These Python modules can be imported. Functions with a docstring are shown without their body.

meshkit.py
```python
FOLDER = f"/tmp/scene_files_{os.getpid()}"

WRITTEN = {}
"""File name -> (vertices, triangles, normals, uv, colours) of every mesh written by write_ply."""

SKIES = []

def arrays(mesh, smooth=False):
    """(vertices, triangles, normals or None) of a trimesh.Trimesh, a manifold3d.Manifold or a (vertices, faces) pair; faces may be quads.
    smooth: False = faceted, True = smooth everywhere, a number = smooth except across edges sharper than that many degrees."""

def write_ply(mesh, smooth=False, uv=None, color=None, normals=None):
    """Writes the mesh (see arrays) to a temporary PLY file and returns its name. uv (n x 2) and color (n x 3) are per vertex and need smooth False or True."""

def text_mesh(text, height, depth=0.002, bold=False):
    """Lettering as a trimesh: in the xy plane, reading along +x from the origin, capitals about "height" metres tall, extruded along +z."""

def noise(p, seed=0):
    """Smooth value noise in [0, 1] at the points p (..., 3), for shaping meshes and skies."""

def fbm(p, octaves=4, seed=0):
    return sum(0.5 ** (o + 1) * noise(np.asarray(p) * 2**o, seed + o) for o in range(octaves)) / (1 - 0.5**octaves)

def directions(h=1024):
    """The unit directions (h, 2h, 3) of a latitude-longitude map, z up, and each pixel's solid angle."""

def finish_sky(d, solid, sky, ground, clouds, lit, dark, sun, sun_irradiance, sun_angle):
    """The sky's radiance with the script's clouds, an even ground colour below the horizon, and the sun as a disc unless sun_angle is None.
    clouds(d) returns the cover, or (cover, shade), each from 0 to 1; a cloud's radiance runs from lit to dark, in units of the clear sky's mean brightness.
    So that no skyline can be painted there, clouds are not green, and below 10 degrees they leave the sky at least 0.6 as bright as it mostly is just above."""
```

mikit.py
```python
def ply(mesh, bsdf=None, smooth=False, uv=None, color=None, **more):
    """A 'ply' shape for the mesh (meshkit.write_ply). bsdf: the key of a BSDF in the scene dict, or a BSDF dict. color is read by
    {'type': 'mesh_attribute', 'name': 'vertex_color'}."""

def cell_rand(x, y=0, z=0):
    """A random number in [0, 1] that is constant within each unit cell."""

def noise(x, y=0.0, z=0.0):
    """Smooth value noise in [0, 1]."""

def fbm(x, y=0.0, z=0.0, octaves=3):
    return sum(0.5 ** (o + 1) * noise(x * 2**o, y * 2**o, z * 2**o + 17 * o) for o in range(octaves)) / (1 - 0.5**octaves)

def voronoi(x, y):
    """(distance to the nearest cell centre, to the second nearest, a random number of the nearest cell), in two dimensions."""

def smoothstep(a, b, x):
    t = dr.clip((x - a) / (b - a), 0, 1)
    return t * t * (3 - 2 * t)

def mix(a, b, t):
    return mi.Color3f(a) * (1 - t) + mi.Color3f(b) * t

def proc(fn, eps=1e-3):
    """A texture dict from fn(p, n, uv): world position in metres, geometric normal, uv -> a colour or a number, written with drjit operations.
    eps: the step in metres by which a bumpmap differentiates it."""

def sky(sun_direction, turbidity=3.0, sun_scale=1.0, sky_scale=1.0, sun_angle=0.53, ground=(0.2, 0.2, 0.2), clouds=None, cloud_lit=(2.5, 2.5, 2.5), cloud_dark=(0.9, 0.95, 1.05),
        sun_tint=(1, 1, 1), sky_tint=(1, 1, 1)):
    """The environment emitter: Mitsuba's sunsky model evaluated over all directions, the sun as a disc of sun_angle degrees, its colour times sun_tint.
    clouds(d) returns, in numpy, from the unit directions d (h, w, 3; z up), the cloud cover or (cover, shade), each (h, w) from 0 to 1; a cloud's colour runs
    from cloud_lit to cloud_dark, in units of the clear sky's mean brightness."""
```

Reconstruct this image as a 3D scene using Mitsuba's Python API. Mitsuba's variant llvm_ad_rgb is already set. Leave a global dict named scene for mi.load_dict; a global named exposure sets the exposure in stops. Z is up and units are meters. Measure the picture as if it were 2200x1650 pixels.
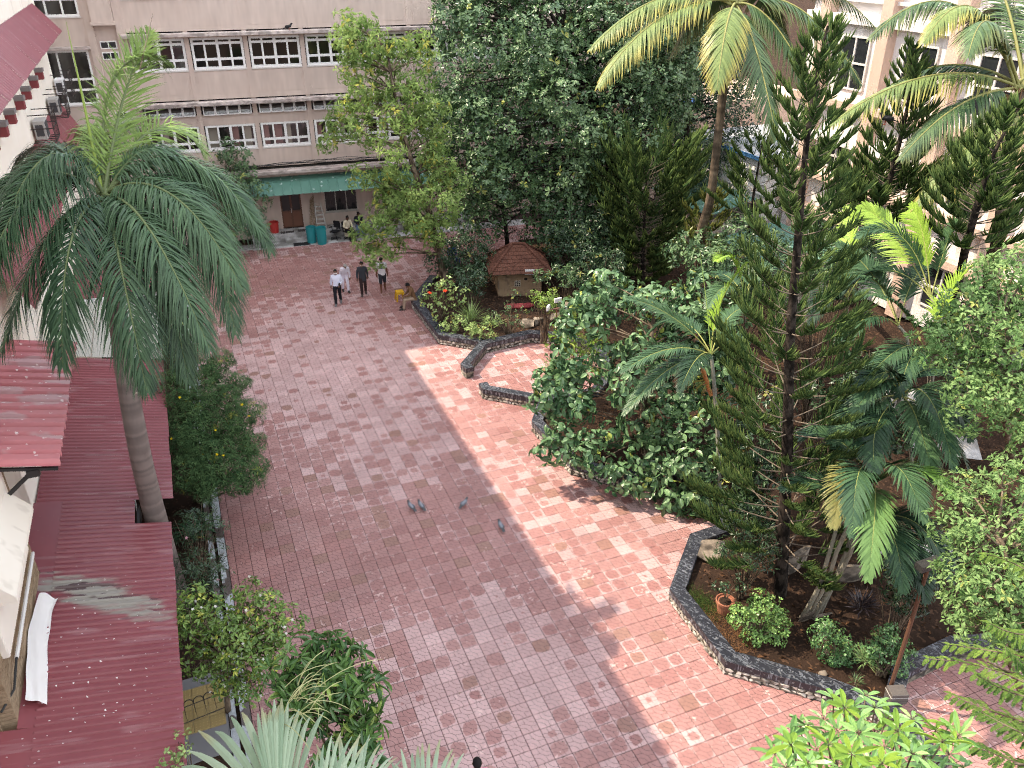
import math, numpy as np, trimesh, manifold3d as m3d, drjit as dr, mitsuba as mi, mikit, meshkit
from shapely.geometry import Polygon, Point
from mikit import noise, fbm, voronoi, cell_rand, smoothstep, mix

# ------------------------------------------------------------------ camera, sky, exposure
T4 = mi.ScalarTransform4f
scene, labels = {}, {}
scene['camera'] = {'type': 'perspective', 'fov': 63.7022, 'fov_axis': 'x', 'near_clip': 0.05, 'far_clip': 2000.0,
                   'to_world': T4().look_at(origin=(0.0, 0.0, 15.209), target=(3.2832, 8.1413, 10.4193), up=[0, 0, 1])}
SUN = (-0.505, 0.351, 0.788)
def clouds(d):
    n = meshkit.fbm(d * np.array([2.2, 2.2, 3.5]) + 5.3, octaves=5)
    return np.clip((n - 0.33) / 0.2, 0, 1), np.clip((n - 0.55) / 0.3, 0, 0.4)
scene['sky'] = mikit.sky(SUN, turbidity=3.0, sun_scale=0.76, sky_scale=1.0, clouds=clouds, cloud_lit=(4.2, 4.2, 4.3), cloud_dark=(2.0, 2.05, 2.2))
exposure = 2.8

# ------------------------------------------------------------------ materials
def bs(name, d): scene[name] = d; return name
def pr(name, color, rough=0.6, spec=0.5, metal=0.0, **k):
    c = color if isinstance(color, dict) else {'type': 'rgb', 'value': list(color)}
    return bs(name, {'type': 'twosided', 'b': {'type': 'principled', 'base_color': c, 'roughness': rough, 'specular': spec, 'metallic': metal, **k}})
VC = {'type': 'mesh_attribute', 'name': 'vertex_color'}
pr('m_leaf', VC, 0.34, 0.5)
pr('m_frond', VC, 0.42, 0.3)
bs('m_leaf_thin', {'type': 'principledthin', 'base_color': VC, 'roughness': 0.33, 'eta': 1.5, 'diff_trans': 0.6})
bs('m_leaf_dull', {'type': 'principledthin', 'base_color': VC, 'roughness': 0.6, 'eta': 1.35, 'diff_trans': 0.7})
pr('m_paint', VC, 0.55, 0.4)
pr('m_wood', VC, 0.85, 0.2)
pr('m_gloss', VC, 0.25, 0.5)
pr('m_cloth', VC, 0.9, 0.2)
pr('m_metal', VC, 0.4, 0.5)

def C3(c): return mi.Color3f(*c)
def seg(x, y, a, b):
    ax, ay = a; dx, dy = b[0] - a[0], b[1] - a[1]
    t = dr.clip(((x - ax) * dx + (y - ay) * dy) / (dx * dx + dy * dy), 0, 1)
    return dr.sqrt(dr.square(x - ax - t * dx) + dr.square(y - ay - t * dy))
def tile_fn(p, n, uv):
    gx, gy = (p.x - 0.315) / 0.4, (p.y - 0.248) / 0.4
    ix, iy = dr.floor(gx), dr.floor(gy)
    fx, fy = gx - ix - 0.5, gy - iy - 0.5
    r1, r2, r3, r4 = [cell_rand(ix, iy, k) for k in (11, 12, 13, 14)]
    low = noise(ix * 0.09 + 3.1, iy * 0.07, 3.0)
    u = r1 + (low - 0.5) * 1.5
    thr = 0.555 - 0.16 * dr.clip((u - 0.22) / 0.5, 0, 1) - 0.6 * dr.clip((u - 0.76) / 0.16, 0, 1) + dr.select(u < 0.22, 0.12, 0.0)
    wob = fbm(p.x * 7.0, p.y * 7.0, 2.0)
    d = dr.sqrt(dr.sqrt(dr.square(dr.square(fx)) + dr.square(dr.square(fy)))) + 0.22 * (wob - 0.5)
    dark = smoothstep(thr + 0.03, thr - 0.012, d)
    cd = mix((0.285, 0.138, 0.130), (0.345, 0.188, 0.178), r2)
    cd = mix(cd, C3((0.24, 0.135, 0.10)), dr.select(r3 > 0.93, 0.6, 0.0))
    cl = mix((0.40, 0.255, 0.252), (0.49, 0.335, 0.332), r4)
    grain = fbm(p.x * 38, p.y * 38, 1.0)
    c = mix(cl, cd, dark) * (0.86 + 0.28 * grain)
    sp = fbm(p.x * 3.1, p.y * 3.1, 9.0) * 0.6 + noise(p.x * 21, p.y * 21, 4.0) * 0.4
    c = mix(c, C3((0.60, 0.44, 0.42)), smoothstep(0.75, 0.78, sp) * 0.7)
    st = fbm(p.x * 0.9, p.y * 0.9, 30.0)
    c = c * (0.84 + 0.32 * st)
    a = dr.abs(dr.sqrt(dr.square(fx + 0.5) + dr.square(fy + 0.5)) - 0.44)
    b = dr.abs(dr.sqrt(dr.square(fx - 0.5) + dr.square(fy - 0.5)) - 0.44)
    l = dr.minimum(a, b)
    for s in (((-.12, .12), (.12, -.12)), ((-.12, .12), (-.16, .5)), ((-.12, .12), (-.5, .16)), ((.12, -.12), (.16, -.5)), ((.12, -.12), (.5, -.16))):
        l = dr.minimum(l, seg(fx, fy, *s))
    return c * (1 - 0.62 * smoothstep(0.022, 0.009, l))
def tile_rough(p, n, uv): return 0.38 + 0.3 * fbm(p.x * 2.1, p.y * 2.1, 8.0)
pr('m_tile', mikit.proc(tile_fn), mikit.proc(tile_rough), 0.5)
def grey_fn(p, n, uv):
    s = fbm(p.x * 2.3, p.y * 2.3, p.z * 2.3, 4); g = noise(p.x * 40, p.y * 40, p.z * 40)
    c = mix((0.22, 0.215, 0.21), (0.42, 0.42, 0.425), smoothstep(0.35, 0.62, s))
    return c * (0.85 + 0.3 * g)
pr('m_concrete', mikit.proc(grey_fn), 0.75, 0.3)
def strip_fn(p, n, uv):
    s = fbm(p.x * 3.0, p.y * 1.6, p.z * 2.0, 4)
    c = mix((0.10, 0.08, 0.075), (0.40, 0.43, 0.46), smoothstep(0.44, 0.5, s))
    return c * (0.85 + 0.3 * noise(p.x * 35, p.y * 35, 1.0))
pr('m_strip', mikit.proc(strip_fn), 0.35, 0.5)
def ledge_fn(p, n, uv):
    s = fbm(p.x * 1.6, p.y * 1.6, p.z * 1.6, 4); k = noise(p.x * 9, p.y * 9, p.z * 1.2)
    c = mix((0.60, 0.53, 0.50), (0.44, 0.37, 0.345), smoothstep(0.4, 0.65, s))
    mould = smoothstep(0.42, 0.62, fbm(p.x * 3.5, p.y * 3.5, p.z * 6.0, 4) * 0.75 + k * 0.25)
    return mix(c, C3((0.09, 0.085, 0.08)), mould * 0.5)
pr('m_ledge', mikit.proc(ledge_fn), 0.85, 0.2)
def tan_fn(p, n, uv):
    s = fbm(p.x * 0.7, p.y * 0.7, p.z * 0.9, 4); k = fbm(p.x * 6, p.y * 6, p.z * 0.8, 3)
    c = mix((0.52, 0.425, 0.375), (0.60, 0.50, 0.445), s)
    return c * (0.88 + 0.24 * k)
pr('m_tan', mikit.proc(tan_fn), 0.85, 0.2)
def cream_fn(p, n, uv):
    s = fbm(p.x * 0.8, p.y * 0.8, p.z * 0.6, 4); k = fbm(p.x * 5, p.y * 5, p.z * 0.7, 3)
    c = mix((0.70, 0.64, 0.54), (0.79, 0.75, 0.68), s)
    return mix(c, C3((0.42, 0.37, 0.30)), smoothstep(0.62, 0.8, k) * 0.3)
pr('m_cream', mikit.proc(cream_fn), 0.8, 0.25)
def white_fn(p, n, uv):
    s = fbm(p.x * 0.8, p.y * 0.8, p.z * 0.8, 4); k = fbm(p.x * 5, p.y * 5, p.z * 0.7, 3)
    c = mix((0.68, 0.64, 0.62), (0.78, 0.76, 0.75), s)
    return mix(c, C3((0.42, 0.39, 0.36)), smoothstep(0.58, 0.72, k) * 0.5)
pr('m_white', mikit.proc(white_fn), 0.8, 0.25)
def granite_fn(p, n, uv):
    w = fbm(p.x * 6, p.y * 6, 3.0, 3)
    t = noise((p.x * 0.8 + p.y * 0.6) * 45 + w * 16, (p.y * 0.8 - p.x * 0.6) * 6.0 + w * 9, p.z * 6)
    c = mix((0.018, 0.02, 0.028), (0.14, 0.155, 0.185), smoothstep(0.5, 0.85, t))
    return mix(c, C3((0.23, 0.24, 0.26)), smoothstep(0.62, 0.74, fbm(p.x * 14, p.y * 14, p.z * 14, 3)) * 0.5)
def granite_rough(p, n, uv): return 0.30 + 0.25 * fbm(p.x * 4.1, p.y * 4.1, 8.0)
pr('m_granite', mikit.proc(granite_fn), mikit.proc(granite_rough), 0.5)
pr('m_soil', mikit.proc(lambda p, n, uv: mix(mix((0.014, 0.010, 0.008), (0.046, 0.028, 0.020), fbm(p.x * 2.2, p.y * 2.2, 1.0, 5)), (0.10, 0.058, 0.038), smoothstep(0.74, 0.8, noise(p.x * 16, p.y * 16, 2.0)) * 0.6)), 0.95, 0.1)
def roof_fn(p, n, uv):
    s = fbm(p.x * 0.9, p.y * 1.5, 2.0, 4); st = fbm(p.x * 1.2, p.y * 9.0, 5.0, 3)
    c = mix((0.185, 0.044, 0.054), (0.24, 0.066, 0.077), s)
    c = mix(c, C3((0.36, 0.22, 0.235)), smoothstep(0.62, 0.80, st) * 0.3)
    # a scoured grey patch of lost paint beside the brick pier
    q = dr.sqrt(dr.square((p.x + 3.05) * 0.75 + (p.y - 14.9) * 0.25) + dr.square((p.y - 14.95) * 1.35 + (p.x + 3.05) * 0.55))
    g = smoothstep(0.85, 0.35, q + 0.9 * (fbm(p.x * 2.5, p.y * 11, 3.0, 4) - 0.5))
    c = mix(c, mix((0.27, 0.29, 0.25), (0.05, 0.05, 0.045), smoothstep(0.6, 0.66, fbm(p.x * 2, p.y * 8, 7.0, 3))), g * 0.8)
    d1, d2, r = voronoi(p.x * 4.2, p.y * 5.5)
    near = smoothstep(2.6, 0.8, dr.sqrt(dr.square((p.x + 3.5) * 1.3) + dr.square((p.y - 13.2) * 0.7)) + 1.6 * (fbm(p.x * 1.3, p.y * 1.3, 11.0, 2) - 0.5))
    spot = smoothstep(0.10, 0.05, d1 * (0.6 + 1.2 * r) + 0.10 * (noise(p.x * 60, p.y * 60) - 0.5)) * dr.select(r > 0.45, 1.0, 0.0)
    return mix(c, C3((0.75, 0.73, 0.72)), spot * (0.05 + 0.95 * near))
pr('m_roof_red', mikit.proc(roof_fn), 0.38, 0.5)
def canopy_fn(p, n, uv):
    s = fbm(p.x * 1.1, p.y * 1.1, p.z, 4)
    c = mix((0.46, 0.135, 0.150), (0.54, 0.215, 0.232), s)
    c = mix(c, C3((0.50, 0.40, 0.41)), smoothstep(0.52, 0.62, fbm(p.x * 1.2, p.y * 2.5, 6.0, 4)) * 0.55)
    d1, d2, r = voronoi(p.x * 3.0, p.y * 6.5)
    spot = smoothstep(0.13, 0.05, d1 * (0.6 + 1.2 * r) + 0.1 * (noise(p.x * 50, p.y * 50) - 0.5)) * dr.select(r > 0.3, 1.0, 0.0)
    return mix(c, C3((0.82, 0.80, 0.79)), spot * 0.85)
pr('m_canopy_red', mikit.proc(canopy_fn), 0.45, 0.5)
def green_fn(p, n, uv):
    s = fbm(p.x * 1.2, p.y * 1.2, p.z, 4)
    c = mix((0.085, 0.20, 0.16), (0.13, 0.26, 0.215), s)
    d1, d2, r = voronoi(p.x * 1.7, p.y * 2.5)
    return mix(c, C3((0.6, 0.66, 0.66)), smoothstep(0.12, 0.06, d1 + 0.1 * (noise(p.x * 30, p.y * 30) - 0.5)) * dr.select(r > 0.6, 0.8, 0.0))
pr('m_roof_green', mikit.proc(green_fn), 0.4, 0.5)
def bark_fn(p, n, uv):
    s = fbm(p.x * 9, p.y * 9, p.z * 3, 4)
    return mix((0.05, 0.037, 0.027), (0.21, 0.165, 0.12), smoothstep(0.3, 0.7, s))
pr('m_bark', mikit.proc(bark_fn), 0.9, 0.15)
pr('m_bark_dark', mikit.proc(lambda p, n, uv: mix((0.010, 0.008, 0.007), (0.055, 0.045, 0.038), smoothstep(0.35, 0.7, fbm(p.x * 11, p.y * 11, p.z * 5, 4)))), 0.9, 0.15)
def palm_fn(p, n, uv):
    ring = noise(p.z * 13.0 + 0.6 * noise(p.x * 6, p.y * 6, p.z), 3.0, 0.0); s = fbm(p.x * 6, p.y * 6, p.z * 2.2, 4)
    c = mix((0.155, 0.125, 0.115), (0.25, 0.21, 0.195), s)
    return c * (0.72 + 0.42 * ring)
pr('m_palm_trunk', mikit.proc(palm_fn), 0.8, 0.25)
def coco_fn(p, n, uv):
    ring = noise(p.z * 9.0, 5.0, 0.0); s = fbm(p.x * 8, p.y * 8, p.z * 3, 4)
    return mix((0.045, 0.034, 0.026), (0.20, 0.155, 0.11), s) * (0.5 + 0.8 * ring)
pr('m_coco_trunk', mikit.proc(coco_fn), 0.9, 0.15)
def brick_fn(p, n, uv):
    s = fbm(p.x * 5, p.y * 5, p.z * 5, 4); g = noise(p.x * 60, p.y * 60, p.z * 60)
    return mix((0.17, 0.115, 0.07), (0.36, 0.28, 0.19), s) * (0.8 + 0.4 * g)
pr('m_brick', mikit.proc(brick_fn), 0.9, 0.2)
def rooftile_fn(p, n, uv):
    s = fbm(p.x * 4, p.y * 4, p.z * 4, 4); g = noise(p.x * 40, p.y * 40, p.z * 40)
    return mix((0.06, 0.026, 0.020), (0.17, 0.075, 0.052), s) * (0.75 + 0.5 * g)
pr('m_rooftile', mikit.proc(rooftile_fn), 0.85, 0.2)
def stone_fn(p, n, uv):
    s = fbm(p.x * 7, p.y * 7, p.z * 7, 3)
    return mix((0.16, 0.15, 0.135), (0.50, 0.47, 0.43), smoothstep(0.3, 0.7, s))
pr('m_stone', mikit.proc(stone_fn), 0.85, 0.25)
bs('m_pane', {'type': 'thindielectric', 'int_ior': 1.5})
bs('m_poly', {'type': 'principledthin', 'base_color': {'type': 'rgb', 'value': [0.72, 0.72, 0.66]}, 'roughness': 0.45, 'diff_trans': 0.9, 'eta': 1.4})

# ------------------------------------------------------------------ helpers
def num(key):
    if key not in labels and key not in scene and key not in USED: USED.add(key); return key
    k = 1
    while f'{key}_{k:03d}' in USED: k += 1
    key = f'{key}_{k:03d}'; USED.add(key); return key
USED = set()
def tag(key, label=None, cat=None, group=None, kind=None):
    d = labels.setdefault(key, {})
    for a, b in (('label', label), ('category', cat), ('group', group), ('kind', kind)):
        if b: d[a] = b
    return key
def thing(name, label, cat, group=None): return tag(num(name), label, cat, group)
def put(name, mesh, bsdf, parent=None, smooth=False, color=None, label=None, cat=None, group=None, kind=None, **k):
    key = num(f'{parent}__{name}' if parent else name)
    v, f = (mesh.vf() if isinstance(mesh, MB) else mesh)[:2]
    if isinstance(mesh, MB) and color is None: color = mesh.colors()
    v = np.asarray(v, float)
    if color is not None:
        color = np.asarray(color, float)
        if color.ndim == 1: color = np.tile(color, (len(v), 1))
    scene[key] = mikit.ply((v, np.asarray(f)), bsdf, smooth=smooth, color=color, **k)
    if label or cat or group or kind: tag(key, label, cat, group, kind)
    return key
def unit(a):
    a = np.asarray(a, float); return a / np.maximum(np.linalg.norm(a, axis=-1, keepdims=True), 1e-9)
class MB:
    def __init__(s, xf=None): s.V, s.F, s.C, s.n, s.xf = [], [], [], 0, xf
    def add(s, v, f, c=None):
        v = np.asarray(v, float); f = np.asarray(f, int)
        if f.shape[1] == 4: f = np.vstack([f[:, [0, 1, 2]], f[:, [0, 2, 3]]])
        if s.xf is not None: v = s.xf(v)
        s.V.append(v); s.F.append(f + s.n); s.n += len(v)
        s.C.append(None if c is None else np.tile(c, (len(v), 1)) if np.ndim(c) == 1 else np.asarray(c)); return s
    def vf(s): return np.vstack(s.V), np.vstack(s.F)
    def colors(s): return None if any(c is None for c in s.C) else np.vstack(s.C)
    def box(s, a, b, c=None, ch=0.0):
        x0, y0, z0 = a; x1, y1, z1 = b
        if ch <= 0:
            v = np.array([[x, y, z] for x in (x0, x1) for y in (y0, y1) for z in (z0, z1)])
            f = [[0, 1, 3, 2], [4, 6, 7, 5], [0, 4, 5, 1], [2, 3, 7, 6], [0, 2, 6, 4], [1, 5, 7, 3]]
            return s.add(v, f, c)
        m = np.array([(x0 + x1) / 2, (y0 + y1) / 2, (z0 + z1) / 2]); h = np.array([x1 - x0, y1 - y0, z1 - z0]) / 2
        P = [m + np.array(sg) * (h - ch * (1 - np.eye(3)[k])) for k in range(3) for sg in np.ndindex(2, 2, 2) for sg in [[2 * q - 1 for q in sg]]]
        t = trimesh.convex.convex_hull(np.array(P)); return s.add(t.vertices, t.faces, c)
    def prism(s, poly, z0, z1, c=None):          # convex footprint
        p = np.asarray(poly, float); n = len(p)
        v = np.vstack([np.column_stack([p, np.full(n, z0)]), np.column_stack([p, np.full(n, z1)])])
        f = [[i, (i + 1) % n, n + (i + 1) % n] for i in range(n)] + [[i, n + (i + 1) % n, n + i] for i in range(n)]
        f += [[n, n + i, n + i + 1] for i in range(1, n - 1)] + [[0, i + 1, i] for i in range(1, n - 1)]
        return s.add(v, f, c)
    def tube(s, pts, rad, sides=6, c=None, cap=True):
        p = np.asarray(pts, float); r = np.broadcast_to(np.asarray(rad, float), (len(p),))
        t = unit(np.gradient(p, axis=0)); ref = np.array([0, 0, 1.0]) if abs(t[len(t) // 2, 2]) < 0.9 else np.array([1.0, 0, 0])
        a = unit(np.cross(t, ref)); b = np.cross(t, a); g = np.arange(sides) * 2 * np.pi / sides
        v = (p[:, None] + r[:, None, None] * (np.cos(g)[None, :, None] * a[:, None] + np.sin(g)[None, :, None] * b[:, None])).reshape(-1, 3)
        f = []
        for i in range(len(p) - 1):
            for j in range(sides):
                k = (j + 1) % sides; f.append([i * sides + j, i * sides + k, (i + 1) * sides + k, (i + 1) * sides + j])
        f = np.array(f); f = np.vstack([f[:, [0, 1, 2]], f[:, [0, 2, 3]]])
        if cap:
            m = len(v); v = np.vstack([v, p[:1], p[-1:]]); e = (len(p) - 1) * sides
            f = np.vstack([f, [[m, (j + 1) % sides, j] for j in range(sides)], [[m + 1, e + j, e + (j + 1) % sides] for j in range(sides)]])
        return s.add(v, f, c)
    def beam(s, p, q, w, h, c=None):             # rectangular bar from p to q
        p, q = np.asarray(p, float), np.asarray(q, float); t = unit(q - p)
        a = unit(np.cross(t, [0, 0, 1.0] if abs(t[2]) < 0.95 else [0, 1.0, 0])); b = np.cross(a, t)
        v = np.array([e + a * sa * w / 2 + b * sb * h / 2 for e in (p, q) for sa in (-1, 1) for sb in (-1, 1)])
        return s.add(v, [[0, 2, 3, 1], [4, 5, 7, 6], [0, 1, 5, 4], [2, 6, 7, 3], [0, 4, 6, 2], [1, 3, 7, 5]], c)
    def ell(s, c0, r, c=None, sub=1, rot=None):
        t = trimesh.creation.icosphere(sub); v = np.asarray(t.vertices) * np.asarray(r)
        if rot is not None: v = v @ rot.T
        return s.add(v + np.asarray(c0), t.faces, c)
def rotz(a): c, s_ = math.cos(a), math.sin(a); return np.array([[c, -s_, 0], [s_, c, 0], [0, 0, 1.0]])
def bez(a, b, c, n):
    t = np.linspace(0, 1, n)[:, None]; a, b, c = map(np.asarray, (a, b, c))
    return (1 - t) ** 2 * a + 2 * t * (1 - t) * b + t * t * c
def poly3(pts, n):
    p = np.asarray(pts, float)
    if len(p) < 3: return p[0] + np.linspace(0, 1, n)[:, None] * (p[-1] - p[0])
    from scipy.interpolate import PchipInterpolator
    return PchipInterpolator(np.linspace(0, 1, len(p)), p)(np.linspace(0, 1, n))
def lmix(a, b, t): return np.asarray(a)[None] * (1 - t[:, None]) + np.asarray(b)[None] * t[:, None]

# ------------------------------------------------------------------ leaves
KITE = (np.array([[0, 0, 0], [.45, -.5, .08], [.5, 0, -.03], [.45, .5, .08], [1, 0, -.14]]), np.array([[0, 2, 1], [0, 3, 2], [1, 2, 4], [2, 3, 4]]))
THIN = (np.array([[0, 0, 0], [.45, -.5, 0], [.45, .5, 0], [1, 0, -.16]]), np.array([[0, 2, 1], [1, 2, 3]]))
OVAL = (np.array([[0, 0, 0], [.2, -.32, .05], [.2, .32, .05], [.3, 0, -.03], [.55, -.5, .05], [.55, .5, .05], [.62, 0, -.05], [.85, -.28, -.03], [.85, .28, -.03], [1, 0, -.16]]),
        np.array([[0, 3, 1], [0, 2, 3], [1, 3, 4], [3, 6, 4], [2, 5, 3], [3, 5, 6], [4, 6, 7], [6, 9, 7], [5, 8, 6], [6, 8, 9]]))
SPOON = (np.array([[0, 0, 0], [.35, -.22, .02], [.35, .22, .02], [.7, -.5, .06], [.7, 0, -.04], [.7, .5, .06], [1, 0, -.06]]), np.array([[0, 2, 1], [1, 4, 3], [1, 2, 4], [2, 5, 4], [3, 4, 6], [4, 5, 6]]))
def leafset(P, D, N, L, W, col, tm=KITE):
    P, D, N = np.asarray(P), unit(D), np.asarray(N); n = len(P)
    S = unit(np.cross(D, N) + 1e-6); N = np.cross(S, D); t, f = tm
    L = np.broadcast_to(L, (n,))[:, None, None]; W = np.broadcast_to(W, (n,))[:, None, None]
    V = P[:, None] + L * t[None, :, :1] * D[:, None] + W * t[None, :, 1:2] * S[:, None] + L * t[None, :, 2:] * N[:, None]
    F = f[None] + (np.arange(n) * len(t))[:, None, None]
    return V.reshape(-1, 3), F.reshape(-1, 3), np.repeat(np.clip(col, 0.003, 0.9), len(t), axis=0)
def sph(r, n): return unit(r.normal(size=(n, 3)))
def rosettes(r, clumps, per, k, L, W, cols, tm=KITE, shell=0.55, up=0.35, squash=0.8, spread=0.9, yellow=0.0):
    """Leaves in little whorls through the outer part of each clump (x, y, z, radius)."""
    Ps, Ds, Ns, Cs = [], [], [], []
    for (x, y, z, R) in clumps:
        m = max(4, int(per * R * R)); o = sph(r, m); rad = R * (shell + (1 - shell) * r.random(m) ** 0.6) * (0.75 + 0.5 * meshkit.noise(o * 2.1 + x))
        p = np.array([x, y, z]) + o * rad[:, None] * [1, 1, squash]
        ax = unit(o + [0, 0, up] + 0.35 * r.normal(size=(m, 3)))
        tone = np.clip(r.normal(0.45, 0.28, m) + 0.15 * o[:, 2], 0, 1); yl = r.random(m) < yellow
        for j in range(k):
            s = unit(np.cross(ax, r.normal(size=(m, 3)))); d = unit(ax * (1 - spread) + s * spread + 0.15 * r.normal(size=(m, 3)))
            Ps.append(p + 0.02 * s); Ds.append(d); Ns.append(ax + 0.3 * r.normal(size=(m, 3)))
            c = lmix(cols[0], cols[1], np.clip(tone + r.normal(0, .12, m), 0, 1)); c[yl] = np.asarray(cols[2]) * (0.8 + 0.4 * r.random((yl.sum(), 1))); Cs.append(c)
    P, D, N, Cc = map(np.vstack, (Ps, Ds, Ns, Cs)); n = len(P)
    return leafset(P, D, N, L * r.uniform(.65, 1.2, n), W * r.uniform(.75, 1.2, n), Cc, tm)
def limbs(mb, r, base, clumps, r0=0.05, frac=1.0, sides=4, sag=0.1):
    """Limbs from the nearest point of the trunk polyline to every clump."""
    base = np.asarray(base)
    for (x, y, z, R) in clumps:
        if r.random() > frac: continue
        c = np.array([x, y, z]); below = base[base[:, 2] < z - 0.2]
        b = below[np.argmin(np.linalg.norm(below - c, axis=1))] if len(below) else base[len(base) // 3]
        L = np.linalg.norm(c - b); m = (b + c) / 2 + [0, 0, sag * L] + r.normal(0, .06 * L, 3)
        mb.tube(bez(b, m, c, 6), np.linspace(r0, 0.012, 6), sides)
        for q in range(4):
            e = c + sph(r, 1)[0] * R * 0.85; mb.tube(bez(c - (c - m) * 0.2, c, e, 4), np.linspace(0.014, 0.005, 4), 3)
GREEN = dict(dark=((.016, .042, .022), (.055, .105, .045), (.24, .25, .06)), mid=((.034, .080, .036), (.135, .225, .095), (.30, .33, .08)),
             light=((.14, .24, .07), (.36, .48, .17), (.48, .48, .12)), pale=((.12, .23, .08), (.30, .44, .18), (.40, .45, .14)), lime=((.12, .23, .04), (.26, .40, .08), (.34, .40, .07)))
def tree(name, label, trunk, rad, clumps, cols, per, k, L, W, tm=KITE, bark='m_bark', leaf='m_leaf', cat='tree', group=None, seed=1, yellow=0.02, r0=0.05, frac=1.0, **kw):
    r = np.random.default_rng(seed); t = thing(name, label, cat, group)
    tp = poly3(trunk, 14); mb = MB(); mb.tube(tp, np.interp(np.linspace(0, 1, 14), np.linspace(0, 1, len(rad)), rad), 9); put('trunk', mb, bark, t, smooth=True)
    mb = MB(); limbs(mb, r, tp, clumps, r0, frac); put('branches', mb, bark, t, smooth=True)
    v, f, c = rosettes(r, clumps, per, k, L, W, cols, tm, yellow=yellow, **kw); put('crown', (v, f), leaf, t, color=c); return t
def shrub(name, label, clumps, cols, per, k, L, W, tm=KITE, seed=1, cat='shrub', group=None, foot=None, leaf='m_leaf', yellow=0.02, **kw):
    r = np.random.default_rng(seed); t = thing(name, label, cat, group); mb = MB(); c0 = np.mean([c[:3] for c in clumps], 0)
    b = np.array(foot if foot is not None else (c0[0], c0[1], 0.28))
    for (x, y, z, R) in clumps:
        for q in range(3):
            e = np.array([x, y, z]) + sph(r, 1)[0] * R * 0.7; bb = b + r.normal(0, .05, 3) * [1, 1, 0]
            mb.tube(bez(bb, (bb * .6 + e * .4) + [0, 0, .1 * R], e, 5), np.linspace(0.022, 0.006, 5), 4)
    put('stem', mb, 'm_bark', t, smooth=True)
    v, f, c = rosettes(r, clumps, per, k, L, W, cols, tm, yellow=yellow, **kw); put('foliage', (v, f), leaf, t, color=c); return t

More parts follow.
